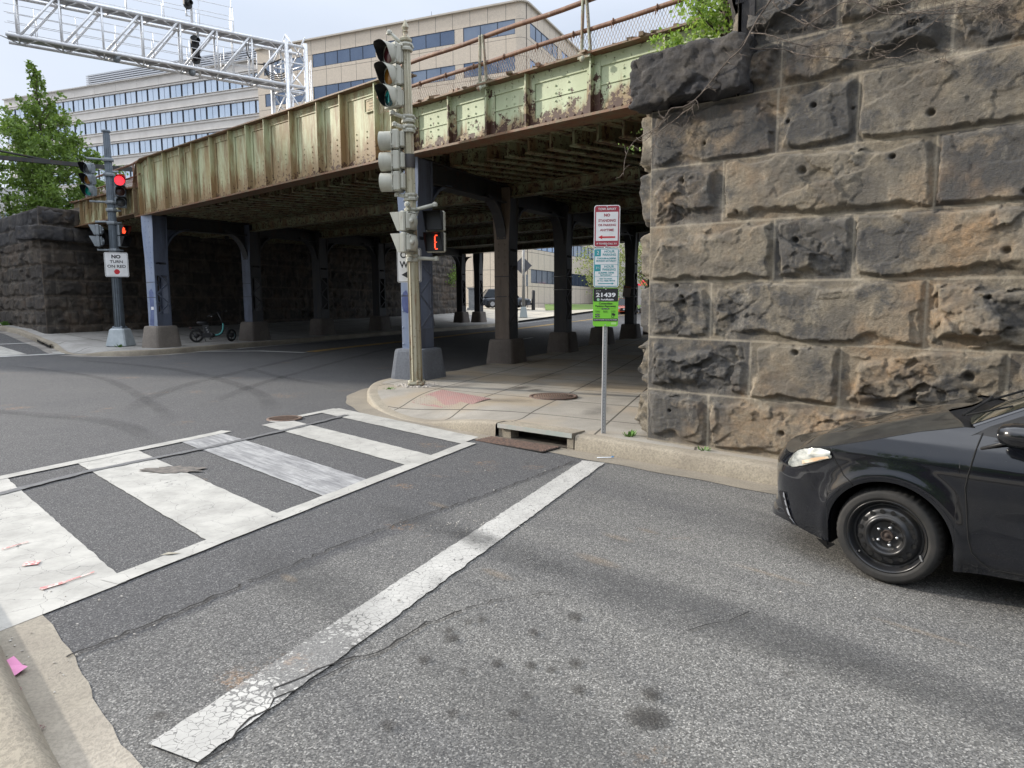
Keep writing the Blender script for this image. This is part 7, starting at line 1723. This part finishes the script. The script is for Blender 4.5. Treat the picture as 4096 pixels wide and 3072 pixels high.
    # wheels
    m_ty=simple('tyre_rubber',(.015,.015,.0145),.75,0,(.028,.026,.024),9,.4,.65,.25,bsc=120); m_st=simple('steel_wheel_black',(.024,.025,.028),.30,.3,(.040,.037,.032),8,.4,.7); m_hole=simple('wheel_hole',(.0015,.0015,.0015),.9); m_nut=simple('lug_nut',(.62,.62,.62),.25,.9); m_hub=simple('hub_rust',(.05,.036,.030),.8,.2,(.04,.03,.025),40)
    TP=[(.222,-.006),(.226,.002),(.232,.004),(.240,.011),(.244,.010),(.262,.014),(.266,.012),(.270,.012),(.281,.002),(.290,-.014),(.2965,-.030),(.299,-.052),(.300,-.056),(.294,-.058),(.294,-.063),(.300,-.065),(.301,-.092),(.295,-.094),(.295,-.099),(.301,-.101),(.300,-.128),(.294,-.130),(.294,-.135),(.300,-.137),(.2965,-.160),(.288,-.178),(.262,-.192),(.222,-.185)]
    RP=[(.224,.000),(.223,.004),(.219,.005),(.214,.0),(.207,-.012),(.203,-.034),(.196,-.046),(.188,-.050),(.180,-.044),(.172,-.030),(.160,-.020),(.146,-.016),(.132,-.014),(.124,-.006),(.117,.003),(.110,.006),(.103,.002),(.096,-.012),(.088,-.028),(.078,-.034),(.040,-.034),(.036,-.030)]
    def whl(x_,mir):
        sg_=1 if mir else -1; y_=.030 if not mir else WY-.030
        M_=Matrix(((1,0,0),(0,0,sg_),(0,1 if True else 1,0)))
        f=lambda r,d,a:(x_+r*math.cos(a),y_+sg_*d,.30+r*math.sin(a))
        n=192; k=MB(); V=[]
        for r,d in TP:
            for j in range(n):
                rr=r
                if r>.286 and (j%4==0): rr-=.0055 if (d>-.056 or d<-.137) else (.004 if (j%8==0) else 0)
                if rr*1.0>.2985 and False: pass
                V.append(f(rr,d,2*math.pi*j/n))
        k.add(V,[(i*n+j,i*n+(j+1)%n,(i+1)*n+(j+1)%n,(i+1)*n+j)[::(1 if mir else -1)] for i in range(len(TP)-1) for j in range(n)],True); w=k.build('wheel',m_ty,t)
        k=MB(); n=64; V=[f(r,d,2*math.pi*j/n) for r,d in RP for j in range(n)]; k.add(V,[(i*n+j,i*n+(j+1)%n,(i+1)*n+(j+1)%n,(i+1)*n+j)[::(-1 if mir else 1)] for i in range(len(RP)-1) for j in range(n)],True); k.build('rim',m_st,w)
        k=MB(); n_=Vector((0,sg_,0)); 
        for j in range(16): a=2*math.pi*(j+.5)/16; k.disc(f(.1515,-.0115,a),.0145,(0,sg_,.0),12); k.cut()
        k.split('rim_hole',m_hole,w)
        k=MB(); 
        for j in range(5): a=2*math.pi*j/5+1.25; p=f(.057,-.034,a); k.tube([p,f(.057,-.016,a)],.0105,6,smooth=False); k.dome(f(.057,-.016,a),.010,(0,sg_,0),8,.9); k.cut()
        k.split('lug_nut',m_nut,w)
        k=MB(); k.lathe([(.036,0),(.036,.012),(.030,.016),(.026,.010),(.012,.010),(.010,.022),(0,.022)],16,Matrix(((1,0,0),(0,0,sg_),(0,1,0))),True,f(0,-.034,0)); k.build('hub',m_hub,w)
        k=MB(); k.tube([f(.196,-.02,3.85),f(.190,.004,3.85)],.005,6); k.build('valve',m_nut,w)
        k=MB(); k.box(f(.212,.004,-.42),(.010,.008,.036),Matrix.Rotation(-.35,3,'Y')); k.build('balance_weight',m_nut,w)
    for x_ in (-.135,2.43):
        for mir in (0,1): whl(x_,mir)
    k=MB(); k.box((3.37,.84,.6),(.02,.5,.12)); k.build('rear_plate',m_trim,t)
    return t
car()
